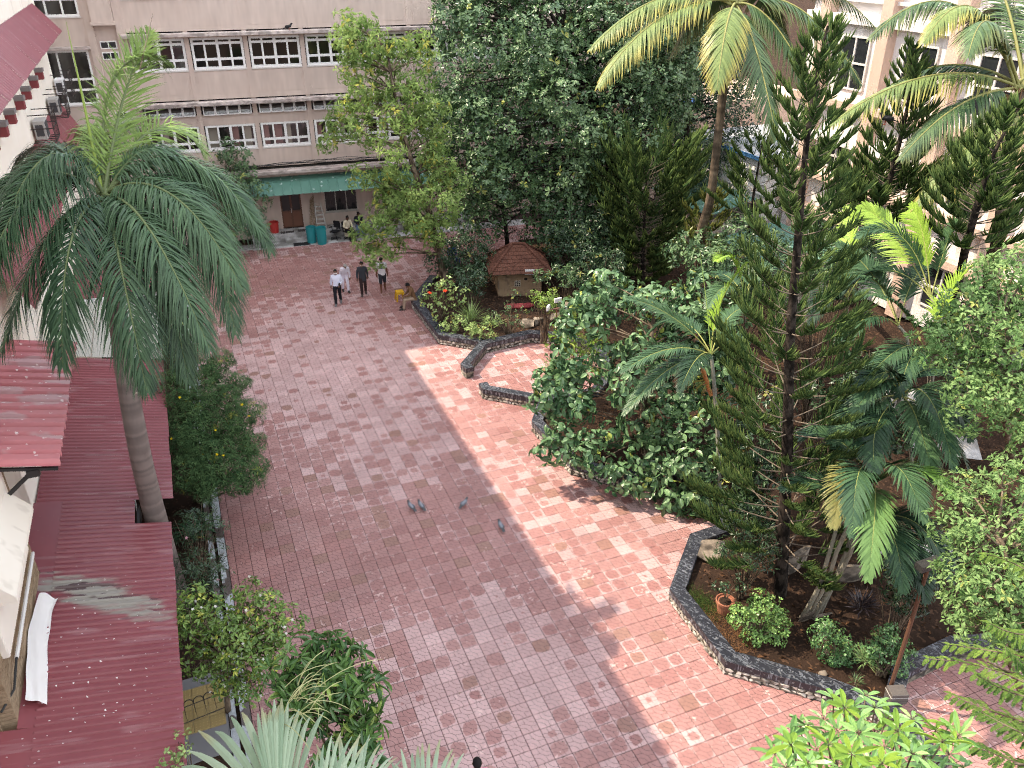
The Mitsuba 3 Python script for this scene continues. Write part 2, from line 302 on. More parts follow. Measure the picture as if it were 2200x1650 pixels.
# ------------------------------------------------------------------ palms
def leaflets(r, R, T, S, N, n, Lmax, W, tone, cols, ang=0.9, lift=0.15, droop=0.6, start=0.14, rag=0.08, shape=None):
    """Leaflet ribbons of one frond: R, T, S, N are the rachis points, tangents, sides and normals (m, 3)."""
    m = len(R); t = np.linspace(start, 0.995, n); u = t * (m - 1); i = np.clip(u.astype(int), 0, m - 2); w = (u - i)[:, None]
    g = lambda A: A[i] * (1 - w) + A[i + 1] * w
    Vs, Fs, Cs, o = [], [], [], 0
    prof = np.sin(np.pi * np.clip(0.18 + 0.80 * t, 0, 1)) ** 0.7 if shape is None else shape(t)
    for sg in (-1, 1):
        p, tt, ss, nn = g(R), unit(g(T)), unit(g(S)), unit(g(N)); k = len(p)
        a = (ang * (1 - 0.45 * t))[:, None] + r.normal(0, rag, (k, 1))
        d = unit(tt * np.cos(a) + sg * ss * np.sin(a) + nn * (lift + r.normal(0, rag, (k, 1))))
        L = (Lmax * prof * r.uniform(.85, 1.08, k))[:, None]; q = np.linspace(0, 1, 5)
        dr_ = droop * r.uniform(.7, 1.3, (k, 1))
        P = np.stack([p + d * L * x + np.array([0, 0, -1.0]) * L * dr_ * x ** 2.2 for x in q], 1)       # k,5,3
        wv = unit(np.cross(d, nn) + 1e-6); wd = W * np.array([.55, 1, .9, .6, .05])
        A = P[:, :, None] + (wv[:, None, None] * wd[None, :, None, None] * np.array([-.5, .5])[None, None, :, None])
        V = A.reshape(-1, 3); b = np.arange(k)[:, None] * 10
        f = np.concatenate([np.stack([b + 2 * j, b + 2 * j + 1, b + 2 * j + 3, b + 2 * j + 2], -1) for j in range(4)], 1).reshape(-1, 4)
        Vs.append(V); Fs.append(f + o); o += len(V)
        c = lmix(cols[0], cols[1], np.clip(tone + r.normal(0, .16, k), 0, 1))
        c = np.repeat(c[:, None], 5, 1)
        if len(cols) > 2: tipc = np.clip((q - .55) / .45, 0, 1)[None, :, None] * cols[3]; c = c * (1 - tipc) + np.asarray(cols[2]) * tipc
        Cs.append(np.repeat(c.reshape(-1, 3), 2, 0))
    f = np.vstack(Fs); f = np.vstack([f[:, [0, 1, 2]], f[:, [0, 2, 3]]])
    return np.vstack(Vs), f, np.vstack(Cs)
def frond(r, parent, ctrl, n=70, Lmax=0.6, W=0.035, tone=0.4, cols=None, rr=0.022, rc=(.16, .19, .06), part='frond', twist=0.0, leaf='m_frond', **kw):
    R = bez(*ctrl, 18) if len(ctrl) == 3 else poly3(ctrl, 18); T = unit(np.gradient(R, axis=0))
    S = unit(np.cross(T, [0, 0, 1.0]) + 1e-4); S = unit(S + np.roll(S, 1, 0) * 0.2); N = np.cross(S, T)
    if twist: S, N = S * math.cos(twist) + N * math.sin(twist), N * math.cos(twist) - S * math.sin(twist)
    mb = MB(); mb.tube(R, np.linspace(rr, rr * 0.15, 18), 5, c=rc); fr = put(part, mb, 'm_paint', parent, smooth=True)
    v, f, c = leaflets(r, R, T, S, N, n, Lmax, W, tone, cols, **kw)
    put('leaflets', (v, f), leaf, fr, color=c, kind='stuff'); return fr
ROYAL = ((.018, .046, .026), (.085, .155, .072)); ROYAL_Y = ((.065, .13, .035), (.20, .30, .07))
COCO = ((.035, .075, .034), (.12, .185, .075), (.30, .27, .08), 0.4); COCO_Y = ((.075, .125, .04), (.18, .235, .075), (.44, .36, .08), 0.85)
ARECA = ((.020, .055, .030), (.085, .16, .070)); ARECA_Y = ((.12, .24, .03), (.27, .42, .06)); ARECA_D = ((.010, .030, .016), (.035, .075, .032))
def palm_droop(r, parent, top, n, length, az0=0.0, el=(0.2, 1.2), cols=ARECA, sag=0.9, skip=(), tones=(.2, .7), **kw):
    """A crown of n arching fronds round the point top."""
    for i in range(n):
        if i in skip: continue
        az = az0 + i * 2.399963 + r.normal(0, .12); e = el[0] + (el[1] - el[0]) * ((i + .5) / n); L = length * r.uniform(.85, 1.12)
        h = np.array([math.cos(az), math.sin(az), 0]); d0 = h * math.cos(e) + np.array([0, 0, math.sin(e)])
        b = np.asarray(top) + h * .06; mid = b + d0 * L * .55; tip = b + d0 * L * .75 + h * L * .25 * math.cos(e) - np.array([0, 0, sag * L * (0.75 - 0.4 * e)])
        frond(r, parent, (b, mid, tip), tone=r.uniform(*tones), cols=cols, **kw)

# ------------------------------------------------------------------ tufted pines
PINE = ((.032, .070, .028), (.115, .19, .065), (.24, .32, .10))
def pine(name, label, trunk, r0, rmax, nwh, seed, per=6, start=0.12, cols=PINE, cordr=0.028, dens=1.0, group=None, prof=None, droop=0.0, bl=0.34, cords=None, barkm='m_bark_dark'):
    r = np.random.default_rng(seed); t = thing(name, label, 'pine tree', group)
    tp = poly3(trunk, 24); mb = MB(); mb.tube(tp, np.linspace(r0, 0.02, 24), 8); put('trunk', mb, barkm, t, smooth=True)
    br = MB(); H = np.linspace(0, 1, 24); P0, P1, Pm, TO = [], [], [], []
    for w in range(nwh):
        s = start + (1 - start) * (w + .5 + r.normal(0, .12)) / nwh; s = min(s, .995)
        c = np.array([np.interp(s, H, tp[:, q]) for q in range(3)]); ln = rmax * ((1 - s) ** 0.75 * 1.05 + 0.05 if prof is None else prof(s)); a0 = r.random() * 6.28
        m = max(3, int(per * (0.7 + .3 * (1 - s))))
        for b in range(m):
            az = a0 + b * 6.283 / m + r.normal(0, .16); L = ln * r.uniform(.72, 1.12); h = np.array([math.cos(az), math.sin(az), 0])
            up = 0.30 - droop + 0.55 * s
            e = c + h * L + np.array([0, 0, L * up]); mid = c + h * L * .55 + np.array([0, 0, L * (up * .25)])
            q = bez(c, mid, e, 7); br.tube(q, np.linspace(0.02 * (1.3 - s), 0.007, 7), 4, c=(.17, .14, .11))
            k = int((8 + L * 30) * dens * (1.0 + 0.9 * max(0, .5 - s)))
            tt = 0.42 + 0.58 * np.sort(r.random(k)) ** 0.8; u = tt * 6; i = np.clip(u.astype(int), 0, 5); f = (u - i)[:, None]
            p = q[i] * (1 - f) + q[i + 1] * f; tg = unit(q[i + 1] - q[i])
            sd = unit(np.cross(tg, [0, 0, 1.0])) * np.where(np.arange(k) % 2, 1, -1)[:, None]
            d = unit(tg * r.uniform(.45, .95, (k, 1)) + sd * r.uniform(.35, .85, (k, 1)) + np.array([0, 0, 1]) * r.uniform(-.1, .35, (k, 1)))
            l = (bl * r.uniform(.65, 1.2, k) * (0.55 + 0.45 * min(1, L / 1.2)))[:, None]
            P0.append(p); Pm.append(p + d * l * .6); P1.append(p + d * l * .85 + np.array([0, 0, 1]) * l * r.uniform(.18, .5, (k, 1))); TO.append(np.clip(r.normal(.42, .22, k) + .25 * (s - .5), 0, 1))
    put('branches', br, 'm_wood', t, smooth=True)
    P0, Pm, P1, TO = np.vstack(P0), np.vstack(Pm), np.vstack(P1), np.concatenate(TO); n = len(P0)
    ts = np.linspace(0, 1, 5)[None, :, None]; Q = (1 - ts) ** 2 * P0[:, None] + 2 * ts * (1 - ts) * Pm[:, None] + ts ** 2 * P1[:, None]
    tg = unit(P1 - P0); a = unit(np.cross(tg, r.normal(size=(n, 3)))); b = np.cross(tg, a)
    rad = cordr * np.array([.5, 1, 1.05, .9, .25]); g = np.arange(3) * 2 * np.pi / 3
    off = np.cos(g)[None, None, :, None] * a[:, None, None] + np.sin(g)[None, None, :, None] * b[:, None, None]
    V = (Q[:, :, None] + off * rad[None, :, None, None]).reshape(-1, 3)
    j = np.arange(3); fq = np.concatenate([np.stack([i * 3 + j, i * 3 + (j + 1) % 3, (i + 1) * 3 + (j + 1) % 3, (i + 1) * 3 + j], -1) for i in range(4)])
    F = (fq[None] + (np.arange(n) * 15)[:, None, None]).reshape(-1, 4); F = np.vstack([F[:, [0, 1, 2]], F[:, [0, 2, 3]]])
    c = lmix(cols[0], cols[1], TO); cc = np.repeat(c[:, None], 5, 1); tipw = np.array([0, 0, .1, .35, .7])[None, :, None]; cc = cc * (1 - tipw) + np.asarray(cols[2]) * tipw * (0.5 + TO[:, None, None])
    # short needles bristling from the cords
    put('needles', (V, F), 'm_leaf_dull', t, smooth=True, color=np.repeat(cc.reshape(-1, 3), 3, 0)); return t

def slab_fn(p, n, uv):
    s = fbm(p.x * 5, p.y * 5, p.z * 5, 4)
    return mix((0.07, 0.06, 0.05), (0.26, 0.22, 0.18), smoothstep(0.3, 0.7, s))
pr('m_slab', mikit.proc(slab_fn), 0.9, 0.2)
# ------------------------------------------------------------------ ground, plaza, garden bed
RG = np.random.default_rng(7)
def grid(x0, x1, y0, y1, st, zf, keep=None):
    xs, ys = np.arange(x0, x1 + 1e-6, st), np.arange(y0, y1 + 1e-6, st); X, Y = np.meshgrid(xs, ys, indexing='ij')
    v = np.column_stack([X.ravel(), Y.ravel(), zf(X, Y).ravel()]); ny = len(ys)
    i, j = np.meshgrid(np.arange(len(xs) - 1), np.arange(ny - 1), indexing='ij'); a = (i * ny + j).ravel()
    f = np.stack([a, a + ny, a + ny + 1, a + 1], 1)
    if keep is not None:
        c = v[f].mean(1); f = f[keep(c[:, 0], c[:, 1])]
    return v, np.vstack([f[:, [0, 1, 2]], f[:, [0, 2, 3]]])
put('ground', ([[-400, -400, -.12], [400, -400, -.12], [400, 400, -.12], [-400, 400, -.12]], [[0, 1, 2], [0, 2, 3]]), 'm_soil', kind='structure')

ALC1 = [(8.9, 27.3), (10.4, 28.85), (12.52, 28.9), (13.8, 28.1), (14.35, 26.4), (13.85, 24.7), (12.7, 23.7), (10.75, 23.75), (9.0, 25.4)]
ALC2 = [(11.1, 18.12), (12.2, 18.05), (13.0, 17.3), (13.0, 15.9), (12.4, 15.15), (11.48, 15.1)]
GARD = [(17, 41.0), (10.56, 37.05), (8.86, 34.45), (8.86, 30.25), (10.26, 28.97), (12.52, 28.9), (13.8, 28.1), (14.35, 26.4), (13.85, 24.7), (12.7, 23.7), (10.65, 23.72), (9.75, 22.38), (9.88, 19.49)] + ALC2 + \
       [(9.77, 13.4), (9.70, 10.83), (11.38, 9.23), (12.1, 8.35), (13.4, 8.98), (15.1, 9.1), (18.0, 8.2), (24.5, 10.0), (24.5, 41.0)]
GP = Polygon(GARD)
from shapely import contains_xy
inside = lambda x, y, b=0.0: contains_xy(GP.buffer(b), x, y)
bedz = lambda x, y: 0.27 + 0.10 * (meshkit.fbm(np.stack([x, y, 0 * x], -1) * 0.9, 3) - .5) + 0.05 * (meshkit.noise(np.stack([x, y, 0 * x], -1) * 5.0) - .5)
put('garden_bed', grid(8, 25, 8, 41.5, 0.22, bedz, lambda x, y: inside(x, y, -0.12)), 'm_soil', smooth=True, kind='structure')
put('border_bed', grid(-4.0, -1.12, 3, 45, 0.25, lambda x, y: -0.03 + 0.05 * (meshkit.noise(np.stack([x, y, 0 * x], -1) * 3) - .5)), 'm_soil', smooth=True, kind='structure')
mb = MB(); mb.box((-0.90, 3, -.1), (-0.69, 45, .015)); mb.box((-1.14, 3, -.1), (-0.99, 45, .01)); put('kerb_strip', mb, 'm_strip', kind='structure')
pz = tag('plaza', kind='structure')
mb = MB(); mb.box((-0.685, 2, -.10), (24.6, 46.1, -0.016), (.045, .028, .027)); put('mortar_bed', mb, 'm_wood', pz)
cells = []
for i in range(-3, 61):
    for j in range(6, 115):
        x0, y0 = 0.315 + .4 * i, 0.248 + .4 * j
        xa, xb = max(x0, -0.68), x0 + .4
        if xb - xa < .05 or inside(x0 + .2, y0 + .2, -0.25): continue
        if y0 + .4 > 46.1 - 0.082 * x0: continue
        cells.append((xa, y0, xb, y0 + .4))
cells = np.array(cells); CAMX = (0.0, 0.0, 15.209); CT = (3.2832, 8.1413, 10.4193)
look = unit(np.array(CT) - CAMX); rgt = unit(np.cross(look, [0, 0, 1])); upv = np.cross(rgt, look); tx = math.tan(math.radians(63.7022) / 2)
mid = np.column_stack([(cells[:, 0] + cells[:, 2]) / 2, (cells[:, 1] + cells[:, 3]) / 2, 0 * cells[:, 0]]) - CAMX
dep = mid @ look; seen = (np.abs(mid @ rgt / dep) < tx) & (np.abs(mid @ upv / dep) < tx * .75) & (cells[:, 0] < 11.5)
order = np.argsort(np.where(seen, dep, 1e9)); first = order[:300]; rest = order[300:]
def tile_mesh(idx):
    c = cells[idx]; n = len(c); g = 0.0072; h = RG.normal(0, .0012, n)[:, None] + RG.normal(0, .0014, (n, 4))
    x0, y0, x1, y1 = c[:, 0] + g, c[:, 1] + g, c[:, 2] - g, c[:, 3] - g; b = 0.006
    bot = np.stack([np.stack([x0, y0], -1), np.stack([x1, y0], -1), np.stack([x1, y1], -1), np.stack([x0, y1], -1)], 1)
    top = np.stack([np.stack([x0 + b, y0 + b], -1), np.stack([x1 - b, y0 + b], -1), np.stack([x1 - b, y1 - b], -1), np.stack([x0 + b, y1 - b], -1)], 1)
    V = np.concatenate([np.dstack([bot, np.full((n, 4), -.03)]), np.dstack([bot, h - .004]), np.dstack([top, h])], 1)
    q = []
    for r_ in (0, 4):
        for k in range(4): q.append([r_ + k, r_ + (k + 1) % 4, r_ + 4 + (k + 1) % 4, r_ + 4 + k])
    q.append([8, 9, 10, 11]); q = np.array(q); F = (q[None] + (np.arange(n) * 12)[:, None, None])
    return V, F
V, F = tile_mesh(first)
for k in range(len(first)): put('tile', (V[k], np.vstack([q[:, [0, 1, 2]] if s == 0 else q[:, [0, 2, 3]] for q in [F[0]] for s in (0, 1)])), 'm_tile', pz)
V, F = tile_mesh(rest); F = F.reshape(-1, 4); put('paving', (V.reshape(-1, 3), np.vstack([F[:, [0, 1, 2]], F[:, [0, 2, 3]]])), 'm_tile', pz, kind='stuff')

# ------------------------------------------------------------------ low planter walls: granite coping on rubble
STONE_LEFT = [300]
def offs(pts, w):
    p = np.asarray(pts, float); n = len(p); d = unit(np.diff(p, axis=0)); nr = np.column_stack([d[:, 1], -d[:, 0]]); out = np.zeros_like(p)
    for i in range(n):
        if i == 0: out[i] = p[i] + nr[0] * w
        elif i == n - 1: out[i] = p[i] + nr[-1] * w
        else:
            m = nr[i - 1] + nr[i]; m /= np.linalg.norm(m); out[i] = p[i] + m * w / max(0.4, np.dot(m, nr[i]))
    return out
def low_wall(label, pts, w=0.38, h=0.45, cop=0.20, group=None, stones=True, seed=1, flip=False):
    """pts: the outer face; the wall's body lies on its left (flip: right)."""
    r = np.random.default_rng(seed); t = thing('planter_wall', label, 'low wall', group); s = 1 if flip else -1
    o = np.asarray(pts, float); inn = offs(o, s * w); o2, i2 = offs(o, s * .03), offs(o, s * (w - .03))
    core = MB(); st = MB(); nst = 0
    for k in range(len(o) - 1):
        L = np.linalg.norm(o[k + 1] - o[k]); m = max(1, round(L / 1.6))
        for q in range(m):
            a, b = q / m, (q + 1) / m; g = 0.0015 / L
            A = lambda P, u: P[k] * (1 - u) + P[k + 1] * u
            quad = [A(o, a + g), A(o, b - g), A(inn, b - g), A(inn, a + g)]
            if not flip: quad = quad[::-1]
            c = MB(); p4 = np.array(quad); cm = p4.mean(0); p5 = cm + (p4 - cm) * (1 - .012 / np.maximum(np.linalg.norm(p4 - cm, axis=1, keepdims=True), .1))
            v = np.vstack([np.column_stack([p4, np.full(4, h - cop)]), np.column_stack([p4, np.full(4, h - .008)]), np.column_stack([p5, np.full(4, h + r.normal(0, .0015))])])
            f = [[i, (i + 1) % 4, 4 + (i + 1) % 4, 4 + i] for i in range(4)] + [[4 + i, 4 + (i + 1) % 4, 8 + (i + 1) % 4, 8 + i] for i in range(4)] + [[8, 9, 10, 11], [3, 2, 1, 0]]
            c.add(v, f); put('coping_slab', c, 'm_granite', t)
        quad = [o2[k], o2[k + 1], i2[k + 1], i2[k]]; core.prism(quad if flip else quad[::-1], -.05, h - cop + .003)
        if stones:
            d = (o[k + 1] - o[k]) / L; nn = np.array([d[1], -d[0]]) * (-s); y = 0.0
            for row, (zz, hh) in enumerate(((.005, .12), (.125, .12))):
                x = r.uniform(0, .08)
                while x < L - .05:
                    wd = min(r.uniform(.10, .26), L - x); P = r.normal(size=(11, 3)); P /= np.abs(P).max(1, keepdims=True) ** .8 + .05
                    P = np.clip(P, -1, 1) * np.array([wd / 2 - .008, .035, hh / 2 - .006]); hl = trimesh.convex.convex_hull(P)
                    cc = o2[k] + d * (x + wd / 2) + nn * .006; vv = np.asarray(hl.vertices)
                    v = np.column_stack([cc[0] + d[0] * vv[:, 0] + nn[0] * vv[:, 1], cc[1] + d[1] * vv[:, 0] + nn[1] * vv[:, 1], zz + hh / 2 + vv[:, 2]])
                    if STONE_LEFT[0] > 0: put('stone', (v, hl.faces), 'm_stone', t); STONE_LEFT[0] -= 1
                    else: st.add(v, hl.faces); nst += 1
                    x += wd
    put('rubble_core', core, 'm_mortar', t)
    if nst: put('rubble', st, 'm_stone', t, kind='stuff')
    return t
pr('m_mortar', mikit.proc(lambda p, n, uv: mix((0.045, 0.042, 0.038), (0.20, 0.185, 0.15), smoothstep(.35, .7, fbm(p.x * 9, p.y * 9, p.z * 9, 3)))), 0.95, 0.15)
low_wall('low wall in front of the potted plant, black coping bent round the nearest garden corner', [(11.48, 15.1), (9.77, 13.4), (9.70, 10.83), (11.38, 9.23), (12.2, 8.15)], flip=False, seed=1)
low_wall('short low wall spur curving out of the tree corner with a cut end, nearer side of the round alcove mouth', [(8.98, 25.62), (8.97, 25.15), (10.6, 23.68)], flip=False, seed=2, w=.34)
low_wall('short free-standing black coped wall end on the far side of the round alcove mouth', [(10.24, 28.99), (8.86, 27.38), (8.92, 26.9)], flip=False, seed=3, w=.36)
low_wall('low wall with black coping and pale rubble where the guard in khaki sits', [(10.56, 37.05), (8.86, 34.45), (8.86, 30.25), (10.24, 28.97)], flip=False, seed=4)
low_wall('curved low wall of dark coping behind the paved round alcove', [(10.35, 28.68), (12.52, 28.9), (13.8, 28.1), (14.35, 26.4), (13.85, 24.7), (12.7, 23.7), (10.9, 23.85)], flip=False, seed=5)
low_wall('low wall half buried under the big leafed tree at the middle of the garden edge', [(10.6, 23.66), (9.75, 22.38), (9.88, 19.49), (11.1, 18.12)], flip=False, seed=6)
low_wall('shaded low wall round the recess hidden behind the big leafed tree', ALC2, flip=False, seed=7, stones=False)
low_wall('dark coped wall spur at the bottom right corner beside the leaning lamp post', [(12.2, 8.12), (11.98, 7.55), (12.0, 6.9)], flip=False, seed=8, stones=False, w=.42)
low_wall('dark coped low wall running off to the right behind the leaning lamp post', [(12.35, 8.2), (13.4, 8.98), (15.1, 9.1), (18.0, 8.2)], flip=False, seed=9, stones=False)

# ------------------------------------------------------------------ the tan building across the yard
FA = math.radians(-4.7); FM = rotz(FA)
fx = lambda v: np.asarray(v) @ FM.T + np.array([0, 47.6, 0])
def F(): return MB(fx)
TB = thing('tan_building', 'long tan plastered building with white framed windows across the far end of the yard', 'building')
BAY = [1.42 + 2.83 * k for k in range(-1, 8)]
U0, U1 = -1.35, BAY[-1]
w = F(); zs = [(0.0, 3.75), (4.0, 5.05), (6.34, 6.87), (7.36, 7.5), (7.66, 9.12), (10.64, 10.8), (10.96, 12.47), (14.2, 15.6)]
for a, b in zs[1:]: w.box((U0, 0, a), (U1, .22, b))
for u in BAY[:-1]: w.box((u - .01, 0.002, 4.0), (u + .20, .22, 14.2))
w.box((U1, 0, 0), (U1 + 3, .22, 15.6))
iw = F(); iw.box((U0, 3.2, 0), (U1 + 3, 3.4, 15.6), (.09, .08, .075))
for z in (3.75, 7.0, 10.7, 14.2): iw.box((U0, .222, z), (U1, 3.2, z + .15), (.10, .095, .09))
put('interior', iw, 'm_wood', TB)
# ground floor wall round the door and the window
gw = F()
for a, b, c, d in ((U0, 4.98, 0, 3.75), (6.12, 7.45, 0, 3.75), (9.25, 10.7, 0, 3.75), (12.2, U1, 0, 3.75), (4.98, 6.12, 2.6, 3.75), (7.45, 9.25, 0, 1.18), (7.45, 9.25, 2.4, 3.75), (10.7, 12.2, 0, 1.18), (10.7, 12.2, 2.4, 3.75)): gw.box((a, 0.0, c), (b, .22, d))
put('wall', w, 'm_tan', TB); put('ground_floor_wall', gw, 'm_tan', TB)
w = F()
for k in range(len(BAY) - 1):                     # raised plaster fields between the piers
    a, b = BAY[k] + .24, BAY[k + 1] - .05
    for z0, z1 in ((4.5, 4.98), (7.95, 9.0), (11.2, 12.3)): w.box((a + .1, -.018, z0), (b - .1, .01, z1))
    w.box((BAY[k] - .02, -.055, 4.02), (BAY[k] + .21, .01, 7.48)); w.box((BAY[k] - .02, -.055, 7.68), (BAY[k] + .21, .01, 10.78)); w.box((BAY[k] - .02, -.03, 10.98), (BAY[k] + .21, .01, 14.2))
put('pier', w, 'm_tan', TB)
for z0, d in ((7.5, .62), (10.8, .62), (3.76, .7)):
    w = F(); w.box((U0 - .1, -d, z0), (U1, .0, z0 + .10), ch=.008); w.box((U0 - .1, -d, z0 - .05), (U1, -d + .06, z0 + .004)); put('ledge', w, 'm_ledge', TB)
mull = (.80, .80, .80)
def window(u0, u1, z0, z1, cols, rows, sub=(), rec=.09, fr=.12):
    """White framed window: frame, mullions and one glass pane per opening."""
    g = F(); xs = np.linspace(u0, u1, cols + 1); zz = [z0] + list(rows) + [z1]
    g.box((u0, rec - .06, z0), (u1, rec + .04, z0 + fr), mull); g.box((u0, rec - .06, z1 - fr), (u1, rec + .04, z1), mull)
    for i, x in enumerate(xs):
        m = fr if i in (0, cols) else fr * (1.15 if i == cols / 2 else .8); xc = min(max(x, u0 + m / 2), u1 - m / 2); g.box((xc - m / 2, rec - .055, z0 + .01), (xc + m / 2, rec + .035, z1 - .01), mull)
    for z in rows: g.box((u0 + .01, rec - .052, z - fr * .5), (u1 - .01, rec + .032, z + fr * .5), mull)
    wd = put('window', g, 'm_paint', TB); g = F(); g.box((u0 - .04, -.05, z0 - .06), (u1 + .04, rec, z0 - .002), (.60, .58, .56)); put('sill', g, 'm_paint', wd)
    for i in range(cols):
        for j in range(len(zz) - 1):
            if (i + j * 7 + int(u0 * 10)) % 11 == 5 and cols > 3: continue       # a few stand open
            q = fx(np.array([[xs[i] + .03, rec + .01, zz[j] + .03], [xs[i + 1] - .03, rec + .01, zz[j] + .03], [xs[i + 1] - .03, rec + .01, zz[j + 1] - .03], [xs[i] + .03, rec + .01, zz[j + 1] - .03]]))
            put('pane', (q, [[0, 1, 2], [0, 2, 3]]), 'm_pane', wd)
for k in range(len(BAY) - 1):
    a, b = BAY[k] + .20, BAY[k + 1] - .02
    window(a + .06, b - .02, 9.12, 10.64, 4, (9.60, 10.36))
    window(a + .06, b - .02, 5.05, 6.34, 4, (5.46,))
    window(a + .06, b - .02, 12.47, 14.2, 4, (13.0,))
    g = F(); xs = np.linspace(a + .1, b - .06, 5)                        # the row of small tilted hoppers above
    hp = tag(num(TB + '__hopper_window'))
    for i in range(4):
        x0, x1 = xs[i] + .03, xs[i + 1] - .03; z0, z1 = 6.90, 7.33; y0, y1 = -.14, .03
        for p, q in (((x0, y0, z0), (x1, y0, z0)), ((x0, y1, z1), (x1, y1, z1)), ((x0, y0, z0), (x0, y1, z1)), ((x1, y0, z0), (x1, y1, z1))): g.beam(p, q, .05, .05, mull)
        q = fx(np.array([[x0, y0, z0], [x1, y0, z0], [x1, y1, z1], [x0, y1, z1]])); put('pane', (q, [[0, 1, 2], [0, 2, 3]]), 'm_pane', hp)
    put('frame', g, 'm_paint', hp)
    if k < 6:                                       # what shows through the glass: curtains, grilles
        g = F(); rr = np.random.default_rng(k)
        for i in range(4):
            if rr.random() < .55: g.box((xs[i] + .04, .32, 5.1), (xs[i] + .04 + rr.uniform(.25, .5), .36, 6.3), (.33, .30, .25) if rr.random() < .6 else (.25, .14, .13))
            g.box((xs[i], .26, 5.08), (xs[i] + .025, .285, 6.3), (.1, .09, .09))
        put('curtain', g, 'm_cloth', TB)
# the stair shaft and the wing at its left end
w = F(); w.box((-2.95, -.10, 3.9), (-2.62, .3, 15.6)); w.box((-1.62, -.10, 3.9), (U0, .3, 15.6)); w.box((-2.62, .12, 0), (-1.62, .3, 15.6)); put('stair_pier', w, 'm_tan', TB)
w = F(); w.box((-2.60, -.42, 11.5), (-1.64, .12, 15.6)); w.box((-2.66, -.46, 11.36), (-1.58, .1, 11.5)); put('stair_box', w, 'm_tan', TB)
for zz in (9.75, 10.25, 6.4, 6.9):
    wd = None; g = F(); g.box((-2.5, .06, zz), (-1.74, .13, zz + .36), mull); wd = put('stair_window', g, 'm_paint', TB)
    for x in (-2.46, -2.1):
        q = fx(np.array([[x, .055, zz + .05], [x + .31, .055, zz + .05], [x + .31, .055, zz + .31], [x, .055, zz + .31]])); put('pane', (q, [[0, 1, 2], [0, 2, 3]]), 'm_darkglass', wd)
pr('m_darkglass', (0.02, 0.022, 0.026), 0.06, 0.6)
w = F()
for a, b in ((0, 4.3), (6.6, 7.7), (10.25, 11.75), (14.1, 15.6)): w.box((-7.5, .02, a), (-2.95, .25, b))
w.box((-16, 2.6, 0), (-2.95, 9, 27)); w.box((-16, .02, 0), (-7.5, 2.6, 27)); w.box((-7.5, .3, 15.6), (-2.95, 2.6, 27)); lw = F(); lw.box((-7.5, 2.3, 0), (-2.95, 2.59, 15.6), (.04, .04, .04)); put('interior', lw, 'm_wood', TB); w.box((-3.1, .02, 0), (-2.95, .25, 15.6)); put('wing_wall', w, 'm_tan', TB)
for z0, z1, rows in ((7.7, 10.25, (8.4, 8.9)), (11.75, 14.1, (12.5,)), (4.3, 6.6, (5.0, 5.5))): window(-7.4, -3.1, z0, z1, 6, rows, rec=.1, fr=.1)
w = F(); w.box((-7.5, -.35, 10.3), (-2.95, .02, 10.42)); put('ledge', w, 'm_ledge', TB)
# roof slab
w = F(); w.box((-7.6, -.3, 15.6), (U1 + 3.2, 14, 16.1)); put('roof', w, 'm_ledge', TB)
# ground floor: door, grilled window, plinth, steps
d = F(); d.box((4.98, .05, .46), (6.12, .12, 2.6), (.12, .055, .035)); dk = put('door', d, 'm_paint', TB)
for x in (5.05, 5.60):
    g = F(); g.box((x, .02, 1.45), (x + .44, .055, 2.5), (.012, .012, .014)); put('pane', g, 'm_gloss', dk)
    g = F(); g.box((x, .03, .55), (x + .44, .055, 1.35), (.16, .07, .045)); put('panel', g, 'm_paint', dk)
g = F(); g.box((5.51, -.01, 1.3), (5.54, .05, 1.55), (.5, .5, .5)); put('handle', g, 'm_metal', dk)
for a, b in ((7.45, 9.25), (10.7, 12.2)):
    g = F(); n = 3
    for i in range(n + 1): x = a + (b - a) * i / n; g.box((x - .025, .0, 1.18), (x + .025, .1, 2.4), (.42, .40, .38))
    for z in (1.18, 2.36): g.box((a, .003, z), (b, .097, z + .05), (.42, .40, .38))
    wd = put('grilled_window', g, 'm_paint', TB); q = fx(np.array([[a, .08, 1.2], [b, .08, 1.2], [b, .08, 2.38], [a, .08, 2.38]])); put('pane', (q, [[0, 1, 2], [0, 2, 3]]), 'm_darkglass', wd)
    g = F(); g.box((a - .05, -.06, 1.12), (b + .05, .0, 1.18), (.4, .38, .35)); put('sill', g, 'm_paint', wd)
    g = F()
    for x in np.arange(a + .08, b, .1): g.box((x, .02, 1.22), (x + .012, .035, 2.36), (.06, .05, .05))
    put('grille', g, 'm_paint', wd)
w = F(); w.box((3.2, -1.02, 0.0), (16, 0, .44), ch=.01); put('plinth', w, 'm_concrete', TB)
w = F(); w.box((4.95, -1.36, 0), (6.2, -1.02, .22), ch=.01); put('step', w, 'm_concrete', TB)
put('apron', (lambda g: g)(F().box((2.2, -2.05, -.1), (19, -1.0, .003))), 'm_concrete', TB)
